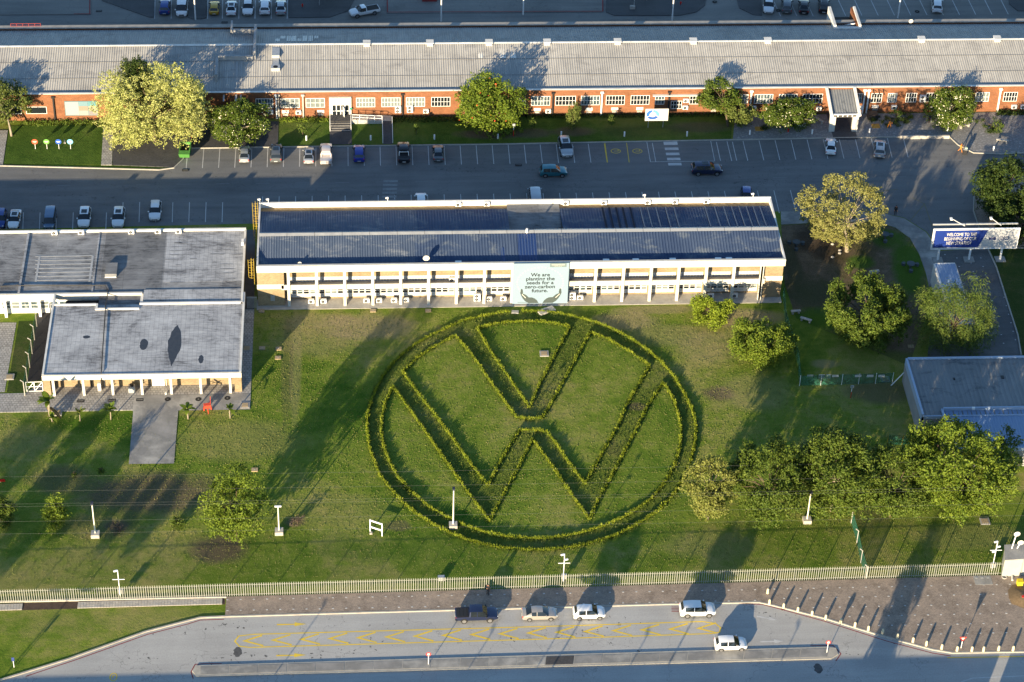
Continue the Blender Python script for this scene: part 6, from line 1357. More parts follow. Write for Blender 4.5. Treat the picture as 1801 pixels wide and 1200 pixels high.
# ------------------------------------------------------------------ palisade fence
fx0, fx1 = fenceL.x-6, fenceR.x
postm = M('dark_green_post', (.05, .06, .05))
PF = thing('palisade_fence', 'long white palisade fence between the lawn and the brown pavement', 'fence', (0, fy(0), 0))
palem = M('palisade_white', (.29, .295, .265), (.23, .235, .21), scale=2, rough=.7)
m = MB(); hp = 2.2
m.add([(-.036,-.012,0),(-.02,.012,0),(.02,.012,0),(.036,-.012,0),(-.036,-.012,hp-.1),(-.02,.012,hp-.1),(.02,.012,hp-.1),(.036,-.012,hp-.1),(0,0,hp+.08)], [(0,1,5,4),(1,2,6,5),(2,3,7,6),(3,0,4,7),(4,5,8),(5,6,8),(6,7,8),(7,4,8)])
pale_me = m.mesh('pale', palem)
N_ = int((fx1-fx0)/.285); xs = [fx0+k*.285 for k in range(N_)]
mid = [x for x in xs if pr(x, fy(x), 1)[0] > 900-415*1 and pr(x, fy(x), 1)[0] < 1340][:300]; ms = set(mid); rest = MB()
for x in xs:
    if x in ms: inst(pale_me, 'pale', PF, (x, fy(x), .08))
    else: rest.add([(v.co.x+x, v.co.y+fy(x), v.co.z+.08) for v in pale_me.vertices], [tuple(p.vertices) for p in pale_me.polygons])
rest.build('pale_run', palem, PF)['kind'] = 'stuff'
for z in (.35, 1.95): MB().bar((fx0, fy(fx0)+.04, z), (fx1, fy(fx1)+.04, z), .04, .05).build('rail', palem, PF)
x = fx0
while x < fx1:
    MB().bx(x-.035, x+.035, fy(x)+.065, fy(x)+.14, 0, 1.95).build('post', postm, PF); x += 3.0
# ------------------------------------------------------------------ green mesh fences
gm, t_, b_ = newmat('green_mesh'); setb(b_, .7); b_.inputs['Base Color'].default_value = (.025, .14, .10, 1)
tp = node(t_, 'ShaderNodeBsdfTransparent'); mx = node(t_, 'ShaderNodeMixShader'); mx.inputs[0].default_value = .55
t_.links.new(tp.outputs[0], mx.inputs[1]); t_.links.new(b_.outputs[0], mx.inputs[2]); t_.links.new(mx.outputs[0], t_.nodes['Material Output'].inputs[0])
def meshfence(pts, ht, label, cols, crank=True, posts=None, mat=gm, base=None):
    W_ = [at(*p) for p in pts]; t = thing('mesh_fence', label, 'fence', (W_[0].x, W_[0].y, 0))
    for a, b in zip(W_[:-1], W_[1:]):
        MB().add([(a.x, a.y, .05), (b.x, b.y, .05), (b.x, b.y, ht), (a.x, a.y, ht)], [(0,1,2,3)]).build('mesh_panel', mat, t)
        n = max(1, round((b-a).length/2.8))
        for k in range(n+1):
            if k == n and b is not W_[-1]: continue
            p = a.lerp(b, k/n); m = MB(); m.tube([(p.x, p.y, 0), (p.x, p.y, ht+.1)]+([(p.x-.38, p.y, ht+.45)] if crank else []), .065 if crank else .04, 6); m.build('post', cols, t)
    MB().tube([(q.x, q.y, ht) for q in W_], .02, 4).build('top_wire', gm, t)
    return t
meshfence([(65, 575), (44, 697)], 2.4, 'green mesh fence with cranked concrete posts left of the flat-roofed building', concl)
meshfence([(1377, 525), (1381, 570), (1403, 640), (1406, 678)], 2.0, 'thin green mesh fence running from the white block down to the sign corner', gm, False)
meshfence([(1406, 679), (1480, 677), (1569, 674)], 1.8, 'green mesh fence with small white notices in front of the gatehouse', metalw, False)
for px, l in ((1424, 'first'), (1468, 'third'), (1508, 'fourth'), (1529, 'fifth'), (1549, 'sixth')):
    q = at(px, 677, 0); t = tag(MB().bx(-.55, .35, -.03, 0, 0, .38).build('fence_notice', white, None), l+' white notice from the left on the green fence before the gatehouse', 'notice', 'notices on the green fence'); t.location = (q.x, q.y-.05, 1.45)
for dx, w_ in ((0, .85), (.95, .7)):
    q = at(1443, 677); t = tag(MB().bx(-w_/2, w_/2, -.03, 0, 0, .7).build('fence_notice', white, None), ('bigger left' if dx == 0 else 'smaller right')+' white notice of the pair second along the green fence', 'notice', 'notices on the green fence'); t.location = (q.x+dx, q.y-.06, 1.2)
q = at(1590, 674); m = MB(); m.bar((Xat(1566, q.y, 0), q.y-.5, 0), (Xat(1590, q.y, 1.9), q.y, 1.9), .1, .1); solo(m, 'fence_brace', metalw, 'white slanting brace between green fence and gatehouse wall', 'brace')
meshfence([(1560, 782), (1586, 783), (1612, 783)], 1.7, 'green mesh fence piece with yellow post beside the gatehouse corner', ym, False)
meshfence([(1497, 920), (1507, 955), (1514, 990), (1523, 1018)], 2.0, 'green mesh fence running down to the palisade under the tree row', concl, True)
# gate beside the banana plant
t = thing('mesh_gate', 'pale double gate with crossed bars beside the yellow brick corner', 'gate', (*wp(60, 690), 0)); g0, g1 = at(47, 690), at(76, 689)
for a, b in ((g0, g0.lerp(g1, .49)), (g0.lerp(g1, .51), g1)):
    m = MB(); z0, z1 = .15, 1.75
    for p, q in (((a, z0), (b, z0)), ((a, z1), (b, z1)), ((a, z0), (a, z1)), ((b, z0), (b, z1)), ((a, .95), (b, .95)), ((a, z0), (b, z1))): m.bar((p[0].x, p[0].y, p[1]), (q[0].x, q[0].y+.002, q[1]), .07, .07)
    m.build('gate_leaf', metalw, t)
# ------------------------------------------------------------------ lamp posts with concrete blocks
def lamp(px, py, h, label, tee=False, head=True):
    q = at(px, py); t = thing('lamp_post', label, 'lamp post', (q.x, q.y, 0), 0, 'white lamp posts on concrete blocks')
    MB().box((0, 0, .28), (1.05, 1.0, .56)).build('concrete_block', concl, t, local=True)
    MB().tube([(0, 0, .5), (0, 0, h)], [.1, .075], 8).build('pole', M('cream_pole', (.66, .64, .54), rough=.6) if 'cream_pole' not in bpy.data.materials else bpy.data.materials['cream_pole'], t, local=True)
    if tee: MB().box((0, 0, h+.06), (.85, .22, .14)).build('lamp_head', metalw, t, local=True)
    else: MB().box((.0, -.1, h+.1), (.32, .5, .28)).build('lamp_head', M('navy_lamp', (.02, .025, .05)) if 'navy_lamp' not in bpy.data.materials else bpy.data.materials['navy_lamp'], t, local=True)
lamp(168, 943, 5.6, 'leftmost white lamp post on a concrete block, on the left lawn')
lamp(491, 938, 4.6, 'white lamp post with a T-shaped head, on its concrete block', True)
lamp(797, 927, 6.6, 'white lamp post whose block stands inside the hedge ring')
lamp(1419, 918, 5.2, 'white lamp post on a concrete block under the tree row')
# ------------------------------------------------------------------ camera masts behind the palisade
def mast(px, py, top, label, arms=1):
    q = at(px, py); q.y += .6; t = thing('camera_mast', label, 'camera mast', (q.x, q.y, 0), 0, 'camera masts behind the palisade')
    MB().tube([(0, 0, 0), (0, 0, top)], .055, 7).build('pole', metalw, t, local=True)
    MB().box((0, 0, top-1.6), (1.5, .08, .06)).build('crossbar', metalw, t, local=True)
    for k in range(arms): MB().box((-.25 if k % 2 == 0 else .2, -.12, top-.03-k*.85), (.5, .18, .16), .3).build('camera_body', metalw, t, local=True)
    MB().box((.1, .15, .85), (.7, .3, .7)).build('cabinet', galv, t, local=True)
mast(211, 1056, 4.6, 'white camera mast behind the left end of the palisade'); mast(991, 1030, 4.9, 'white camera mast behind the middle of the palisade', 2); mast(1746, 1010, 5.2, 'white camera mast beside the hut at the right end of the palisade', 3)
q = at(776, 1016, .4); solo(MB().box((q.x, q.y, .3), (.85, .5, .6)), 'junction_box', galv, 'grey metal box on the grass behind the palisade', 'box')
# ------------------------------------------------------------------ bollards
bm_ = M('cream_bollard', (.60, .53, .36), (.50, .44, .30), scale=3, obj=True)
bp = [(1350, 1042), (1353, 1061), (1378, 1068), (1403, 1074.5), (1428, 1081), (1452, 1088), (1478.5, 1094.5), (1503.5, 1101), (1527, 1107.5), (1552, 1113), (1578, 1121), (1605.5, 1128), (1629, 1134), (1656, 1140), (1683, 1143.5), (1709, 1144), (1729.5, 1144), (1756, 1142.5), (1781.5, 1143)]
m = MB(); n = 10; vs = []
prof = [(.17, 0), (.165, .4), (.15, .66), (.12, .76), (.06, .8)]
for rr, z in prof: vs += [(rr*math.cos(2*PI*k/n), rr*math.sin(2*PI*k/n), z) for k in range(n)]
m.add(vs, [(j*n+k, j*n+(k+1)%n, (j+1)*n+(k+1)%n, (j+1)*n+k) for j in range(4) for k in range(n)]+[tuple(4*n+k for k in range(n))])
bme = m.mesh('bollard', bm_, True)
for i, (px, py) in enumerate(bp):
    q = at(px, py+1.5, .12); o = bpy.data.objects.new('bollard', bme); C.objects.link(o); o.location = q; o.rotation_euler = (0, 0, random.uniform(0, 3))
    tag(o, 'cream concrete bollard, '+(ORDN[i]+' from the left along the kerb of the brown pavement' if i else 'the back one standing behind the left end of the kerb row'), 'bollard', 'bollards along the pavement kerb')
bw = MB().tube([(0, 0, 0), (0, 0, .85)], .13, 8).mesh('bollard', metalw)
for px, py, l in ((539, 247.5, 'on the bright grass left of the entrance steps'), (652, 247, 'on the grass left of the ramp'), (764, 245.5, 'on the grass above the lone dark car'), (875.5, 244.5, 'on the grass below the red-flowered tree'), (1098, 240.5, 'on the grass left of the ring board'), (1208, 240, 'on the grass right of the ring board'), (1318.5, 237.5, 'on the gravel left of the dome tree'), (1428, 236.5, 'on the gravel left of the canopy'), (1529, 234.5, 'on the gravel right of the canopy'), (1747, 266, 'at the right island kerb'), (987, 240, 'behind the car with sunroof on the bare lawn'), (1666, 232, 'by the bench under the white-blossomed tree')):
    q = at(px, py); o = bpy.data.objects.new('bollard', bw); C.objects.link(o); o.location = (q.x, q.y, .05); tag(o, 'short white post '+l, 'bollard', 'white posts before the brick building')
# ------------------------------------------------------------------ signs
def post_sign(px, py, h, label, shape):
    q = at(px, py); t = thing('road_sign', label, 'road sign', (q.x, q.y, .12))
    MB().tube([(0, 0, 0), (0, 0, h)], .045, 6).build('post', metalw, t, local=True)
    if shape == 'tri':
        f = MB().add([(-.45, -.06, h+.35), (.45, -.06, h+.35), (0, -.06, h-.45)], [(0,2,1)]).build('plate', redl, t, local=True)
        MB().add([(-.25, -.075, h+.24), (.25, -.075, h+.24), (0, -.075, h-.2)], [(0,2,1)]).build('plate_centre', white, f, local=True)
    elif shape == 'round':
        m = MB().disc((0, -.06, h+.05), .32, 14, '-y'); f = m.build('plate', redl, t, local=True); MB().disc((0, -.075, h+.05), .2, 12, '-y').build('plate_centre', white, f, local=True)
    else:
        MB().bx(-.16, .16, -.08, -.03, h-.5, h+.1).build('plate', M('sign_blue', (.03, .05, .2)) if 'sign_blue' not in bpy.data.materials else bpy.data.materials['sign_blue'], t, local=True)
post_sign(1690, 1141, 1.6, 'red and white yield triangle among the cream bollards', 'tri'); post_sign(1454, 1149, 1.75, 'round red and white sign at the right end of the traffic island', 'round'); post_sign(753.5, 1170, 1.75, 'thin red tipped sign on the traffic island at left', 'round'); post_sign(25, 1175, 1.6, 'small blue topped marker post on the left verge', 'bar')
for px, c_, l in ((62.5, (.50, .08, .04), 'red'), (83, (.12, .30, .06), 'green'), (104, (.02, .08, .35), 'dark blue'), (124.5, (.15, .38, .55), 'light blue')):
    q = at(px, 262.5); t = thing('disc_sign', l+' disc sign on a thin stake in the grass', 'sign', (q.x, q.y, .05), 0, 'disc signs on the left lawn')
    MB().tube([(0, 0, 0), (0, 0, .95)], .04, 6).build('stake', metalw, t, local=True)
    d = MB(); n = 18; z = 1.35; d.add([(0, -.05, z)]+[(.47*math.cos(2*PI*k/n), -.05, z+.47*math.sin(2*PI*k/n)) for k in range(n)], [(0, 1+k, 1+(k+1)%n) for k in range(n)]); f = d.build('disc', M('disc_'+l, c_), t, local=True)
    MB().bx(-.3, .3, -.065, -.055, z-.02, z+.1).build('print_line', white, f, local=True); MB().bx(-.2, .2, -.065, -.055, z-.16, z-.1).build('print_line', white, f, local=True)
q = at(114, 253); t = thing('garden_stake', 'small tan stake between the blue disc signs', 'stake', (q.x, q.y, .05)); MB().bx(-.12, .12, -.1, .1, 0, .25).build('foot', concl, t, local=True); MB().bx(-.05, .05, -.05, .05, .25, .8).build('stick', concl, t, local=True)
# ring board
q0 = at(1139, 225), at(1167, 224.5); z0, z1 = 1.35, 3.6; yb = q0[0].y; xa, xb = Xat(1134, yb, z0), Xat(1174.5, yb, z0)
t = thing('sign_board', 'white board with a blue segmented ring on two posts before the brick wall', 'sign', ((xa+xb)/2, yb, 0))
MB().bx(xa, xb, yb-.06, yb, z0, z1).build('board', white, t)
for px in (1140, 1166): X = Xat(px, yb, .5); MB().tube([(X, yb+.03, 0), (X, yb+.03, 3.0)], .05, 6).build('post', galv, t)
cx_, cz_ = xa+(xb-xa)*.33, z0+1.17
for a0, a1, c_ in ((100, 205, (.03, .12, .40)), (215, 330, (.02, .08, .30)), (-20, 90, (.10, .30, .55))):
    vs = []; k_ = 10
    for k in range(k_+1):
        a = math.radians(a0+(a1-a0)*k/k_)
        for rr in (.5, 1.0): vs.append((cx_+rr*1.05*math.cos(a), yb-.066, cz_+rr*.9*math.sin(a)))
    MB().add(vs, [(2*k, 2*k+2, 2*k+3, 2*k+1) for k in range(k_)]).build('ring_segment', M('ring_blue', c_) if 0 else M('ring_blue', c_), t)
MB().disc((cx_, yb-.066, cz_), .4, 14, '-y').build('ring_centre', M('ring_grey', (.5, .55, .6)), t); MB().bx(xa+(xb-xa)*.62, xb-.3, yb-.066, yb-.061, z0+.25, z0+.42).build('print_line', M('ring_navy', (.05, .12, .3)), t)
# empty frame sign on the near lawn
a, b = at(651, 936), at(672, 943); t = thing('frame_sign', 'empty white sign frame on two legs on the near lawn', 'sign frame', (a.x, a.y, 0))
dv = (b-a)
for z in (.95, 2.05): MB().bar((a.x, a.y, z), (b.x, b.y, z), .1, .2).build('frame_bar', metalw, t)
for q in (a, b): MB().bar((q.x, q.y, 0), (q.x, q.y, 2.19), .13, .13).build('leg', metalw, t)
MB().box((a.x+.1, a.y-.3, .1), (.35, .35, .2)).build('foot_stone', concl, t)
# ------------------------------------------------------------------ street furniture and small things
q = at(326, 272); t = thing('waste_skip', 'green waste skip with dark open top at the left end of the parking row', 'skip', (q.x, q.y, .01), -.05)
gsk = M('skip_green', (.08, .26, .05), (.06, .19, .04), scale=2)
MB().add([(-.75,-1.1,.15),(.75,-1.1,.15),(.75,1.1,.15),(-.75,1.1,.15),(-.85,-1.75,1.2),(.85,-1.75,1.2),(.85,1.55,1.35),(-.85,1.55,1.35),(-.7,-.7,1.22),(.7,-.7,1.22),(.7,1.4,1.33),(-.7,1.4,1.33)], [(0,3,2,1),(0,1,5,4),(1,2,6,5),(2,3,7,6),(3,0,4,7),(4,5,9,8),(5,6,10,9),(6,7,11,10),(7,4,8,11)]).build('tub', gsk, t, local=True)
MB().add([(-.7,-.7,.9),(.7,-.7,.9),(.7,1.4,.9),(-.7,1.4,.9)], [(0,1,2,3)]).build('load', dark, t, local=True)
for sx in (-.8, .8): MB().bx(sx-.06, sx+.06, -.4, .4, .5, .75).build('lifting_lug', gsk, t, local=True)
def hydrant(px, py, label):
    q = at(px, py); t = thing('fire_hydrant', label, 'hydrant', (q.x, q.y, .05))
    MB().tube([(0, 0, 0), (0, 0, .55), (0, 0, .7)], [.1, .1, .05], 8).build('barrel', redl, t, local=True); MB().tube([(-.22, 0, .42), (.22, 0, .42)], .06, 6).build('outlet', redl, t, local=True)
hydrant(338, 243, 'red hydrant behind the green skip'); hydrant(1386, 233, 'red hydrant under the dome tree'); hydrant(1197, 9, 'red hydrant on the rear yard island'); hydrant(532, 13, 'orange hydrant on the dark rear island at left')
def marker_post(px, py, top, label):
    q = at(px, py); t = thing('marker_post', label, 'post', (q.x, q.y, 0)); MB().tube([(0, 0, 0), (0, 0, top*.55)], .05, 6).build('post', redl, t, local=True); MB().tube([(0, 0, top*.55), (0, 0, top)], .05, 6).build('post_top', metalw, t, local=True); MB().box((0, -.02, top), (.45, .1, .4)).build('plate', galv, t, local=True)
marker_post(903, 240, 2.2, 'red and white marker post by the red-flowered tree'); marker_post(1496, 700, 2.0, 'orange marker post with a pale plate on the lawn before the gatehouse')
q = at(365, 722); t = thing('hose_cart', 'small red hose cart with long handle on the forecourt', 'cart', (q.x, q.y, .07), .2)
rc = M('cart_red', (.55, .06, .03), rough=.5)
MB().box((0, 0, .75), (.95, .6, .5)).build('box', rc, t, local=True); MB().tube([(0, -.3, .55), (0, -1.0, .15)], .07, 6).build('drawbar', rc, t, local=True); MB().tube([(.45, .1, .5), (.5, .15, 2.2)], .03, 5).build('handle', rc, t, local=True)
for sx in (-.5, .5): MB().tube([(sx-.06, 0, .3), (sx+.06, 0, .3)], .3, 12).build('wheel', rc, t, local=True)
q = at(232, 692); t = thing('grey_bin', 'dark grey bin standing under the flat roof between the white columns', 'bin', (q.x, q.y+.4, .06)); MB().bx(-.45, .45, -.4, .4, 0, .95).build('bin_body', galv, t, local=True); MB().tube([(0, 0, .95), (0, 0, 1.2)], .28, 10).build('drum', blackp, t, local=True)
q = at(175, 692); t = thing('meter_cabinet', 'slim white cabinet under the flat roof at left', 'cabinet', (q.x, q.y+.6, .06)); MB().bx(-.22, .22, -.2, .2, 0, 1.3).build('cabinet_body', white2, t, local=True); MB().bx(-.18, .18, -.215, -.2, .2, 1.2).build('cabinet_door', metalw, t, local=True)
q = at(292, 694); solo(MB().tube([(q.x, q.y, .06), (q.x, q.y, .4)], .16, 10), 'bucket', white, 'small white bucket on the concrete before the white door', 'bucket')
# manholes and inspection covers
def cover(px, py, label, kind):
    q = at(px, py); z0 = .07; t = thing('manhole_cover', label, 'manhole', (q.x, q.y, 0))
    if kind == 'box': MB().bx(-.62, .62, -.6, .6, 0, .16).build('surround', concrete, t, local=True); MB().bx(-.42, .42, -.42, .42, .16, .19).build('lid', M('tan_lid', (.36, .28, .17), (.3, .23, .14), scale=3) if 'tan_lid' not in bpy.data.materials else bpy.data.materials['tan_lid'], t, local=True)
    elif kind == 'slab': MB().bx(-.42, .42, -.35, .35, 0, .12).build('lid', bpy.data.materials['tan_lid'], t, local=True); MB().bx(-.05, .05, -.05, .05, .12, .15).build('lug', galv, t, local=True)
    elif kind == 'round': MB().tube([(0, 0, .05), (0, 0, .082)], .42, 16).build('lid', rubber, t, local=True); MB().bx(-.1, .1, -.03, .03, .083, .095).build('lug', galv, t, local=True)
    else: MB().bx(-.5, .5, -.28, .28, .05, .078).build('lid', dark, t, local=True); MB().bx(-.4, .4, -.02, .02, .079, .09).build('lug', galv, t, local=True)
for a in ((101, 727, 'tan lidded inspection box beside the tall banana plant', 'box'), (17, 664, 'tan lidded inspection box on the strip of lawn left of the green fence', 'box'), (431, 714, 'tan lidded inspection box at the right end of the forecourt', 'box'), (434, 614, 'tan lidded box in the passage right of the flat roof', 'box'), (957, 623, 'tan lidded box on the grass inside the V of the emblem', 'box'), (461, 613, 'tan slab cover on the lawn, left of a pair by the flat roof', 'slab'), (490, 614, 'tan slab cover with bright grass round it', 'slab'), (489, 630, 'pale slab cover lowest of the three by the flat roof', 'slab'), (448, 827, 'tan slab cover above the round lone tree', 'slab'), (460, 548, 'tan slab cover at the left foot of the white block', 'slab'), (656, 547, 'tiny cover on the lawn before the white block', 'slab'), (753, 547, 'grey cover on the lawn before the white block bays', 'slab'),
          (349, 703, 'left black round manhole on the forecourt', 'round'), (400, 701, 'right black round manhole on the forecourt', 'round'), (295, 703, 'round manhole by the white bucket', 'round'), (142, 706, 'leftmost dark drain grate on the forecourt', 'grate'), (197, 705, 'middle dark drain grate on the forecourt', 'grate'), (246, 704, 'rightmost dark drain grate on the forecourt', 'grate'), (1602, 610, 'pale slab in the soil by the gatehouse roof', 'slab'), (1557, 668, 'tan lidded box behind the green fence', 'box'), (1732, 918, 'dark lidded inspection box on the right lawn', 'box'), (1712, 490, 'dark lidded box by the gate road kerb', 'box'), (912, 291, 'small dark drain on the service road by the teal car', 'grate'), (326, 300, 'small dark drain at the left kerb', 'grate'), (174, 20, 'small dark drain in the rear yard at left', 'grate'), (127, 9, 'round manhole in the rear yard at left', 'round'), (395, 40, 'small red-brown drain behind the rear wall', 'grate'), (932, 16, 'small dark drain on the rear apron', 'grate'), (876, 4, 'round manhole on the rear apron', 'round'), (1257, 4, 'round manhole on the rear road', 'round'), (1613, 21, 'round manhole in the right rear bays', 'round'), (1369, 19, 'round manhole beside the dark rear cars', 'round')): cover(*a)
q = at(1728, 1020, .12); t = thing('concrete_apron', 'concrete pad with three small lids before the palisade at right', 'concrete pad', (q.x, q.y, .12)); MB().bx(-1.1, 1.15, -.9, .75, 0, .02).build('pad', concrete, t, local=True)
for k in range(3): MB().bx(-.9+k*.75, -.55+k*.75, .25, .55, .021, .04).build('lid', galv, t, local=True)
# benches
def bench(px, py, rz, label, L=1.9):
    q = at(px, py); t = thing('bench', label, 'bench', (q.x, q.y, .06), rz); MB().bx(-L/2, L/2, -.22, .22, .42, .52).build('seat', concl, t, local=True)
    for sx in (-1, 1): MB().bx(sx*(L/2-.25)-.12, sx*(L/2-.25)+.12, -.2, .2, 0, .42).build('leg', concl, t, local=True)
bench(1440, 215, -.9, 'pale concrete bench left of the entrance canopy'); bench(1696, 225, .35, 'pale concrete bench right of the white-blossomed tree'); bench(1762, 251, -.3, 'pale concrete bench on the gravel at the right end'); bench(1417, 566, -.5, 'tan concrete bench on the grass right of the white block', 1.7); bench(1537, 482, .2, 'dark bench frame in the worn garden', 1.5); bench(1399, 552, .1, 'low pale kerb stone seat at the corner of the white block', 1.4)
def picnic(px, py, label):
    q = at(px, py); t = thing('picnic_table', label, 'picnic table', (q.x, q.y, .03)); gm_ = M('blue_grey_stone', (.085, .105, .12), (.06, .075, .085), scale=2)
    MB().tube([(0, 0, 0), (0, 0, .7)], .18, 8).build('pedestal', gm_, t, local=True); MB().tube([(0, 0, .7), (0, 0, .8)], .62, 14).build('table_top', gm_, t, local=True)
    for a in (.4, 2.5, 4.6): MB().tube([(1.15*math.cos(a), 1.1*math.sin(a), 0), (1.15*math.cos(a), 1.1*math.sin(a), .42)], .3, 10).build('stool', gm_, t, local=True)
picnic(1556, 419, 'round stone picnic table with stools behind the worn garden'); picnic(1601, 471, 'round stone picnic table with stools beside the gate sidewalk'); picnic(1400, 433, 'grey stone seat group near the right end of the white block')
for px, py, l in ((1464, 430, 'pale round stone under the olive tree'), (1477, 441, 'upper of two small pale stones in the soil'), (1477, 446, 'lower of two small pale stones in the soil'), (1464, 453, 'pale stone lying furthest left in the soil')):
    q = at(px, py); m = MB(); m.tube([(q.x, q.y, 0), (q.x, q.y, .12), (q.x, q.y, .22)], [.28, .25, .1], 7); solo(m, 'stone', concl, l, 'stone')
for px, py, l in ((1540, 223, 'orange brown square cover left of the bending worker'), (1335, 228, 'orange brown square cover under the left dome tree')):
    q = at(px, py); t = thing('wooden_cover', l, 'cover', (q.x, q.y, .1)); ob_ = M('ochre_board', (.42, .24, .05), (.34, .19, .04), scale=3)
    for k in range(4): MB().bx(-.65+k*.33, -.34+k*.33, -.6, .6, 0, .06+.008*(k%2)).build('plank', ob_, t, local=True)
q = at(1534, 208, .1); t = thing('plant_pot', 'dark box shaped planter left of the orange worker', 'planter', (q.x, q.y, .1)); MB().bx(-.8, .8, -.7, .7, 0, .9).build('box', blackp, t, local=True); MB().bx(-.7, .7, -.6, .6, .9, 1.0).build('soil', soil, t, local=True)
q = at(1602, 243.3, .1); MB_t = solo(MB().bx(at(1582, 243.5).x, at(1669, 242).x, q.y-.12, q.y+.18, 0, .55), 'low_wall', concl, 'low pale wall along the kerb in front of the white-blossomed tree', 'wall')
q = at(1667, 225); solo(MB().tube([(q.x, q.y, .1), (q.x-.1, q.y, 1.3)], .14, 8), 'white_post', metalw, 'thick white post at the end of the low kerb wall', 'post')
# yellow bin, rubble and red sheet by the hut
t = thing('yellow_bin', 'bright yellow bin at the right edge below the boundary hut', 'bin', at(1793, 1029, .12)); yb_ = M('bin_yellow', (.62, .46, .02)); MB().bx(-.35, .3, -.35, .35, 0, .75).build('bin_body', yb_, t, local=True); MB().bx(-.4, .35, -.4, .3, .76, .84).build('lid', yb_, t, local=True)
t = thing('dumped_pipes', 'white pipe piece and tan hoop lying before the boundary hut', 'pipes', at(1772, 1017, .12)); MB().tube([(.5, -.5, .1), (.65, .3, .12)], .13, 8).build('pipe', white, t, local=True); MB().tube([(-.4+.3*math.cos(a*PI/6), .1+.3*math.sin(a*PI/6), .1) for a in range(13)], .07, 6).build('hoop', concl, t, local=True)
mr = M('earth_heap', (.20, .14, .08), (.13, .09, .05), scale=3, bmp=.6)
t = thing('earth_heap', 'heap of brown earth at the right edge below the yellow bin', 'heap', at(1797, 1050, .12)); r = random.Random(4); vs = [(0, 0, .5)]; fs = []
for j in range(1, 5):
    for k in range(12): a = 2*PI*k/12; rr = .42*j*r.uniform(.85, 1.12); vs.append((rr*math.cos(a)*1.0, rr*math.sin(a)*1.4, max(-.02, .5-.13*j+r.uniform(-.08, .08)) if j < 4 else -.02))
for k in range(12): fs.append((0, 1+k, 1+(k+1)%12))
for j in range(3):
    for k in range(12): fs.append((1+j*12+k, 1+(j+1)*12+k, 1+(j+1)*12+(k+1)%12, 1+j*12+(k+1)%12))
MB().add(vs, fs).build('mound', mr, t, local=True, smooth=True); MB().box((.1, -.3, .42), (.5, .3, .08), .4).build('red_scrap', redl, t, local=True)
q = at(1747, 683); q = at(3, 846, .3); t = thing('red_flag_board', 'small red board cut by the left edge on the lawn', 'board', (q.x, q.y, 0)); MB().bx(-.5, .45, -.03, .03, .15, .6).build('panel', redl, t, local=True); MB().bx(-.3, -.2, .03, .06, 0, .5).build('stake', concl, t, local=True)
# ------------------------------------------------------------------ rear yard: islands, drums, vents, lamp posts
def isl_poly(pts, mat, name='island', h=.12): return struct(MB().prism([wp(*q) for q in pts], 0, h), name, mat)
dk_i = asphalt('dark_island', (.06, .062, .066), (.09, .092, .095), .2)
isl_poly([(0, -30), (160, -30), (160, 26), (0, 27)], rear_m, 'apron'); isl_poly([(172, -30), (272, -30), (271, 31), (262, 31), (225, 18), (180, 2)], dk_i)
isl_poly([(332, -30), (364, -30), (363, 32), (356, 34), (336, 34), (331, 31)], dk_i); isl_poly([(508, -30), (640, -30), (612, 20), (580, 31), (508, 32)], dk_i)
isl_poly([(680, -30), (1062, -30), (1061, 22), (680, 24)], rear_m, 'apron'); isl_poly([(1066, -30), (1245, -30), (1240, 10), (1225, 22), (1195, 28), (1080, 28), (1066, 22)], dk_i); isl_poly([(1288, -30), (1338, -30), (1340, 28), (1325, 27), (1300, 15)], dk_i)
isl_poly([(1770, -30), (1830, -30), (1830, 20), (1790, 20), (1775, 8)], dk_i)
line([(158, -20), (158, 25.5), (130, 25.6)], .2, redp, rear_o, .128, 'red_edge'); line([(681, -20), (681.5, 22.5), (1060, 21), (1060, -20)], .2, redp, rear_o, .128, 'red_edge')
for px in (273, 302, 366, 392, 421, 449, 478, 506, 450): line([(px, -10), (px-1, 33)], .12, whl, rear_o, .012, 'bay_line')
for i in range(15):
    px = 1365+28.6*i; line([(px-6, -2), (px+8, 29-i*.25)], .12, whl, rear_o, .0125, 'bay_line')
for i, px in enumerate((168, 668, 681, 695, 708, 724, 737)):
    q = at(px, 37.5, 3.9); q.y = 81.2; X = Xat(px, 81.2, 3.9); t = thing('extract_drum', ['white cone topped extractor behind the rear wall at left'][0] if i == 0 else ORDN[i-1]+' round '+('black' if i < 3 else 'white rimmed')+' extractor from the left behind the rear wall', 'extractor', (X, 81.2, 2.6), 0, 'extractors behind the rear wall')
    MB().tube([(0, 0, 0), (0, 0, 1.4)], [.55, .48] if i else [.6, .42], 12).build('drum', blackp if i in (1, 2) else metalw, t, local=True); MB().tube([(0, 0, 1.401), (0, 0, 1.42)], .38, 12).build('drum_opening', dark, t, local=True)
rl = (30, 50, 110, 130, 497, 655, 830, 884, 936, 950, 1032, 1048, 1188, 1201, 1331, 1346, 1358, 1635, 1649, 1722, 1735, 1755, 1768)
for i, px in enumerate(rl): ac(px, 0, 3.3, ORDN[i]+' air conditioner from the left along the rear wall of the brick building', 'air conditioners along the rear wall', Y=80.75)
t = thing('red_rack', 'low red pipe rack on the rear wall at the far left', 'rack', (*at(45, 45, 5).xy, 4.98)); q0, q1 = at(18, 48, 5.2), at(71, 47, 5.2); m = MB()
for z in (5.0, 5.45): m.tube([(q0.x, 80.0, z), (q1.x, 80.0, z)], .05, 5)
for k in range(6): x = q0.x+(q1.x-q0.x)*k/5; m.tube([(x, 80.0, 4.98), (x, 80.0, 5.45)], .05, 5)
m.build('rack_frame', redp, t)
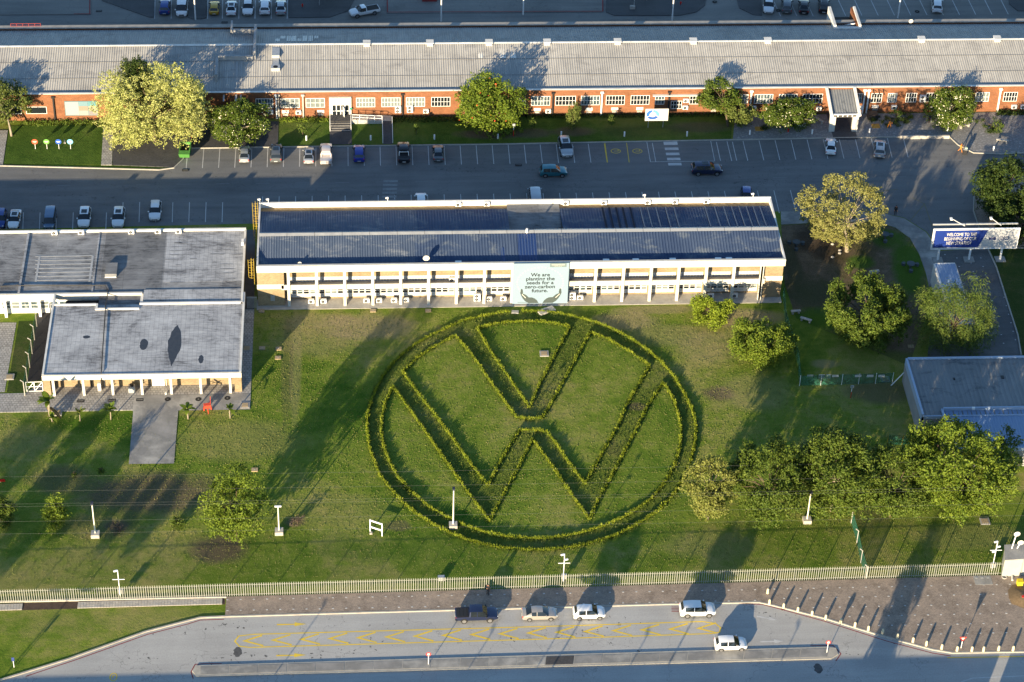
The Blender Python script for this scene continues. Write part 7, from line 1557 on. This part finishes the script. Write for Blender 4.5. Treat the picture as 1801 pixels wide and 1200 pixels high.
def tall_lamp(px, py, tpx, h, label):
    q = at(px, py); t = thing('yard_lamp', label, 'lamp post', (q.x, q.y, 0), 0, 'tall lamp posts in the rear yard'); MB().tube([(0, 0, 0), (0, 0, h)], [.13, .07], 7).build('pole', metalw, t, local=True); MB().box((.5, 0, h), (1.1, .3, .15)).build('lamp_head', metalw, t, local=True)
tall_lamp(344, 35, 341, 9, 'tall white pole on the dark island in the left rear yard'); tall_lamp(776, 38, 776, 9, 'tall white pole behind the rear wall, second from the left'); tall_lamp(920, 26, 920, 9, 'tall white pole on the rear apron'); tall_lamp(1182, 36, 1184, 9, 'tall white pole behind the rear wall right of centre'); tall_lamp(1579, 32, 1585, 9, 'tall leaning-looking white pole in the right rear bays')
q = at(592, 3); t = thing('yard_shelter', 'dark metal shelter roof edge at the top of the rear yard', 'shelter', (q.x, q.y, 0)); a = at(562, 10); MB().bar((a.x, a.y, 2.6), (a.x+4.2, a.y+3.2, 2.6), 2.8, .15).build('roof', galv, t)
for k in (0, 4): MB().tube([(a.x+k, a.y+k*.76, 0), (a.x+k, a.y+k*.76, 2.5)], .08, 6).build('post', galv, t)
q = at(1120, 3); t = thing('yard_shelter', 'dark awning on the rear island above the brick building', 'shelter', (q.x, q.y, 0)); a = at(1115, 14); MB().bar((a.x, a.y, 2.4), (a.x+2.6, a.y+2.6, 2.9), 2.2, .12).build('roof', galv, t)
for k in (0, 2.4): MB().tube([(a.x+k, a.y+k, 0), (a.x+k, a.y+k, 2.3)], .08, 6).build('post', galv, t)
MB_b = solo(MB().bx(at(1108, 18).x, at(1117, 18).x, at(1108, 18).y, at(1108, 18).y+.5, .12, .7), 'concrete_block', concl, 'pale concrete block on the rear island', 'block')
t = thing('red_container', 'red crate cut by the top edge on the rear apron', 'crate', (*at(756, 2).xy, .12)); MB().bx(-1.3, 1.2, -.4, 1.2, 0, 1.0).build('crate_body', redp, t, local=True); MB().bx(-1.35, 1.25, -.45, 1.25, 1.0, 1.08).build('lid', redp, t, local=True)
# ------------------------------------------------------------------ overhead cables across the lawn and their poles
cab = M('cable', (.16, .165, .16), rough=.5)
PL, PR = -120.0, 150.0
def pole(x, y, label):
    t = thing('power_pole', label, 'power pole', (x, y, 0), 0, 'power poles carrying the cables'); MB().tube([(0, 0, 0), (0, 0, 10.6)], [.17, .11], 8).build('pole', bark, t, local=True)
    MB().bx(-.08, .08, -6.2, 6.2, 9.6, 9.75).build('crossarm', bark, t, local=True)
cy = []
for i, (yl_, ym_, z) in enumerate(((825, 831, 9.0), (849, 856.5, 9.0), (874.5, 878.5, 9.0), (877, 883, 9.0), (903, 909, 9.0), (925, 930.5, 9.0))):
    Ym = at(650, ym_, z).y; cy.append(Ym); pts = []
    for k in range(25):
        u = k/24; x = PL+(PR-PL)*u; s_ = 4*u*(1-u); pts.append((x, Ym, z+1.0*(1-s_)))
    o = MB().tube(pts, .005, 4, cap=False).build('cable', cab, None); tag(o, ['topmost', 'second from the top', 'upper of a close pair','lower of a close pair', 'fifth from the top', 'lowest'][i]+' of the thin cables crossing above the lawn', 'cable', 'overhead cables above the lawn')
pole(PL, sum(cy)/6, 'wooden power pole carrying the cables beyond the left edge'); pole(PR, sum(cy)/6, 'wooden power pole carrying the cables beyond the right edge')
# ------------------------------------------------------------------ the far side of the road, below the picture: the trees, added wall and poles that shade it
def caster_tree(px, py, rx, rz, label, seed, Yb=-85.0, n=2600):
    """a tall roadside tree whose crown shades the place seen at pixel (px,py)"""
    q = at(px, py); d = (q.y-Yb)/math.cos(SUN_AZ); zc = d*math.tan(SUN_EL)
    return tree('roadside_tree', label, 0, 0, zc, rx, rz, gl1, n=n, lobes=26, lr=.34, leaf=.45, seed=seed, xy=(q.x-d*math.sin(SUN_AZ), Yb), gap=.25, trunk=.1)
ct = [(40, 800, 3.4, 1.6), (130, 870, 5.0, 1.5), (250, 900, 4.2, 1.2), (20, 930, 4.0, 1.3), (1285, 968, 2.2, .9), (1092, 972, 2.0, .8)]
for i, (px, py, rx, rz) in enumerate(ct): caster_tree(px, py, rx, rz, 'tall roadside tree across the main road, '+ORDN[i]+' of the scattered row', 60+i)
q = at(1596, 1040); d_ = 6.0/math.tan(SUN_EL); tree('cypress_tree', 'dark pointed tree across the main road at the right', 0, 0, 5.0, 1.7, 4.6, gl2, n=4200, lobes=40, lr=.45, leaf=.4, seed=80, xy=(q.x-d_*math.sin(SUN_AZ), q.y-d_*math.cos(SUN_AZ)), up=-.2)
wl_ = thing('added_shade_wall', 'long grey wall added out of view to shade the main road', 'wall', (0, -79.5, 0))  # unseen wall added to shade the road; its gap lets a lit strip through
for k, (a, b) in enumerate(((-150, -60), (-59.98, 0), (.02, 47.6), (49.0, 140))): MB().bx(a, b, -79.7, -79.5, 0, 3.7).build('wall_panel', concrete, wl_); MB().bx(a, b, -79.75, -79.45, 3.7, 3.78).build('coping', concl, wl_)
for i, (px, py) in enumerate(((575, 1060), (868, 1108), (985, 1108), (1140, 1115), (1405, 1100))):
    q = at(px, py); h = 6.0; d = h/math.tan(SUN_EL); t = thing('street_pole', 'slim street pole across the main road, '+ORDN[i]+' from the left', 'pole', (q.x-d*math.sin(SUN_AZ), q.y-d*math.cos(SUN_AZ), 0), 0, 'street poles across the road'); MB().tube([(0, 0, 0), (0, 0, h)], [.08, .05], 7).build('pole', metalw, t, local=True); MB().box((0, .4, h), (.2, .9, .1)).build('lamp_head', metalw, t, local=True)
for o in [x for x in bpy.data.objects if x.get('_proto')]: bpy.data.objects.remove(o, do_unlink=True)
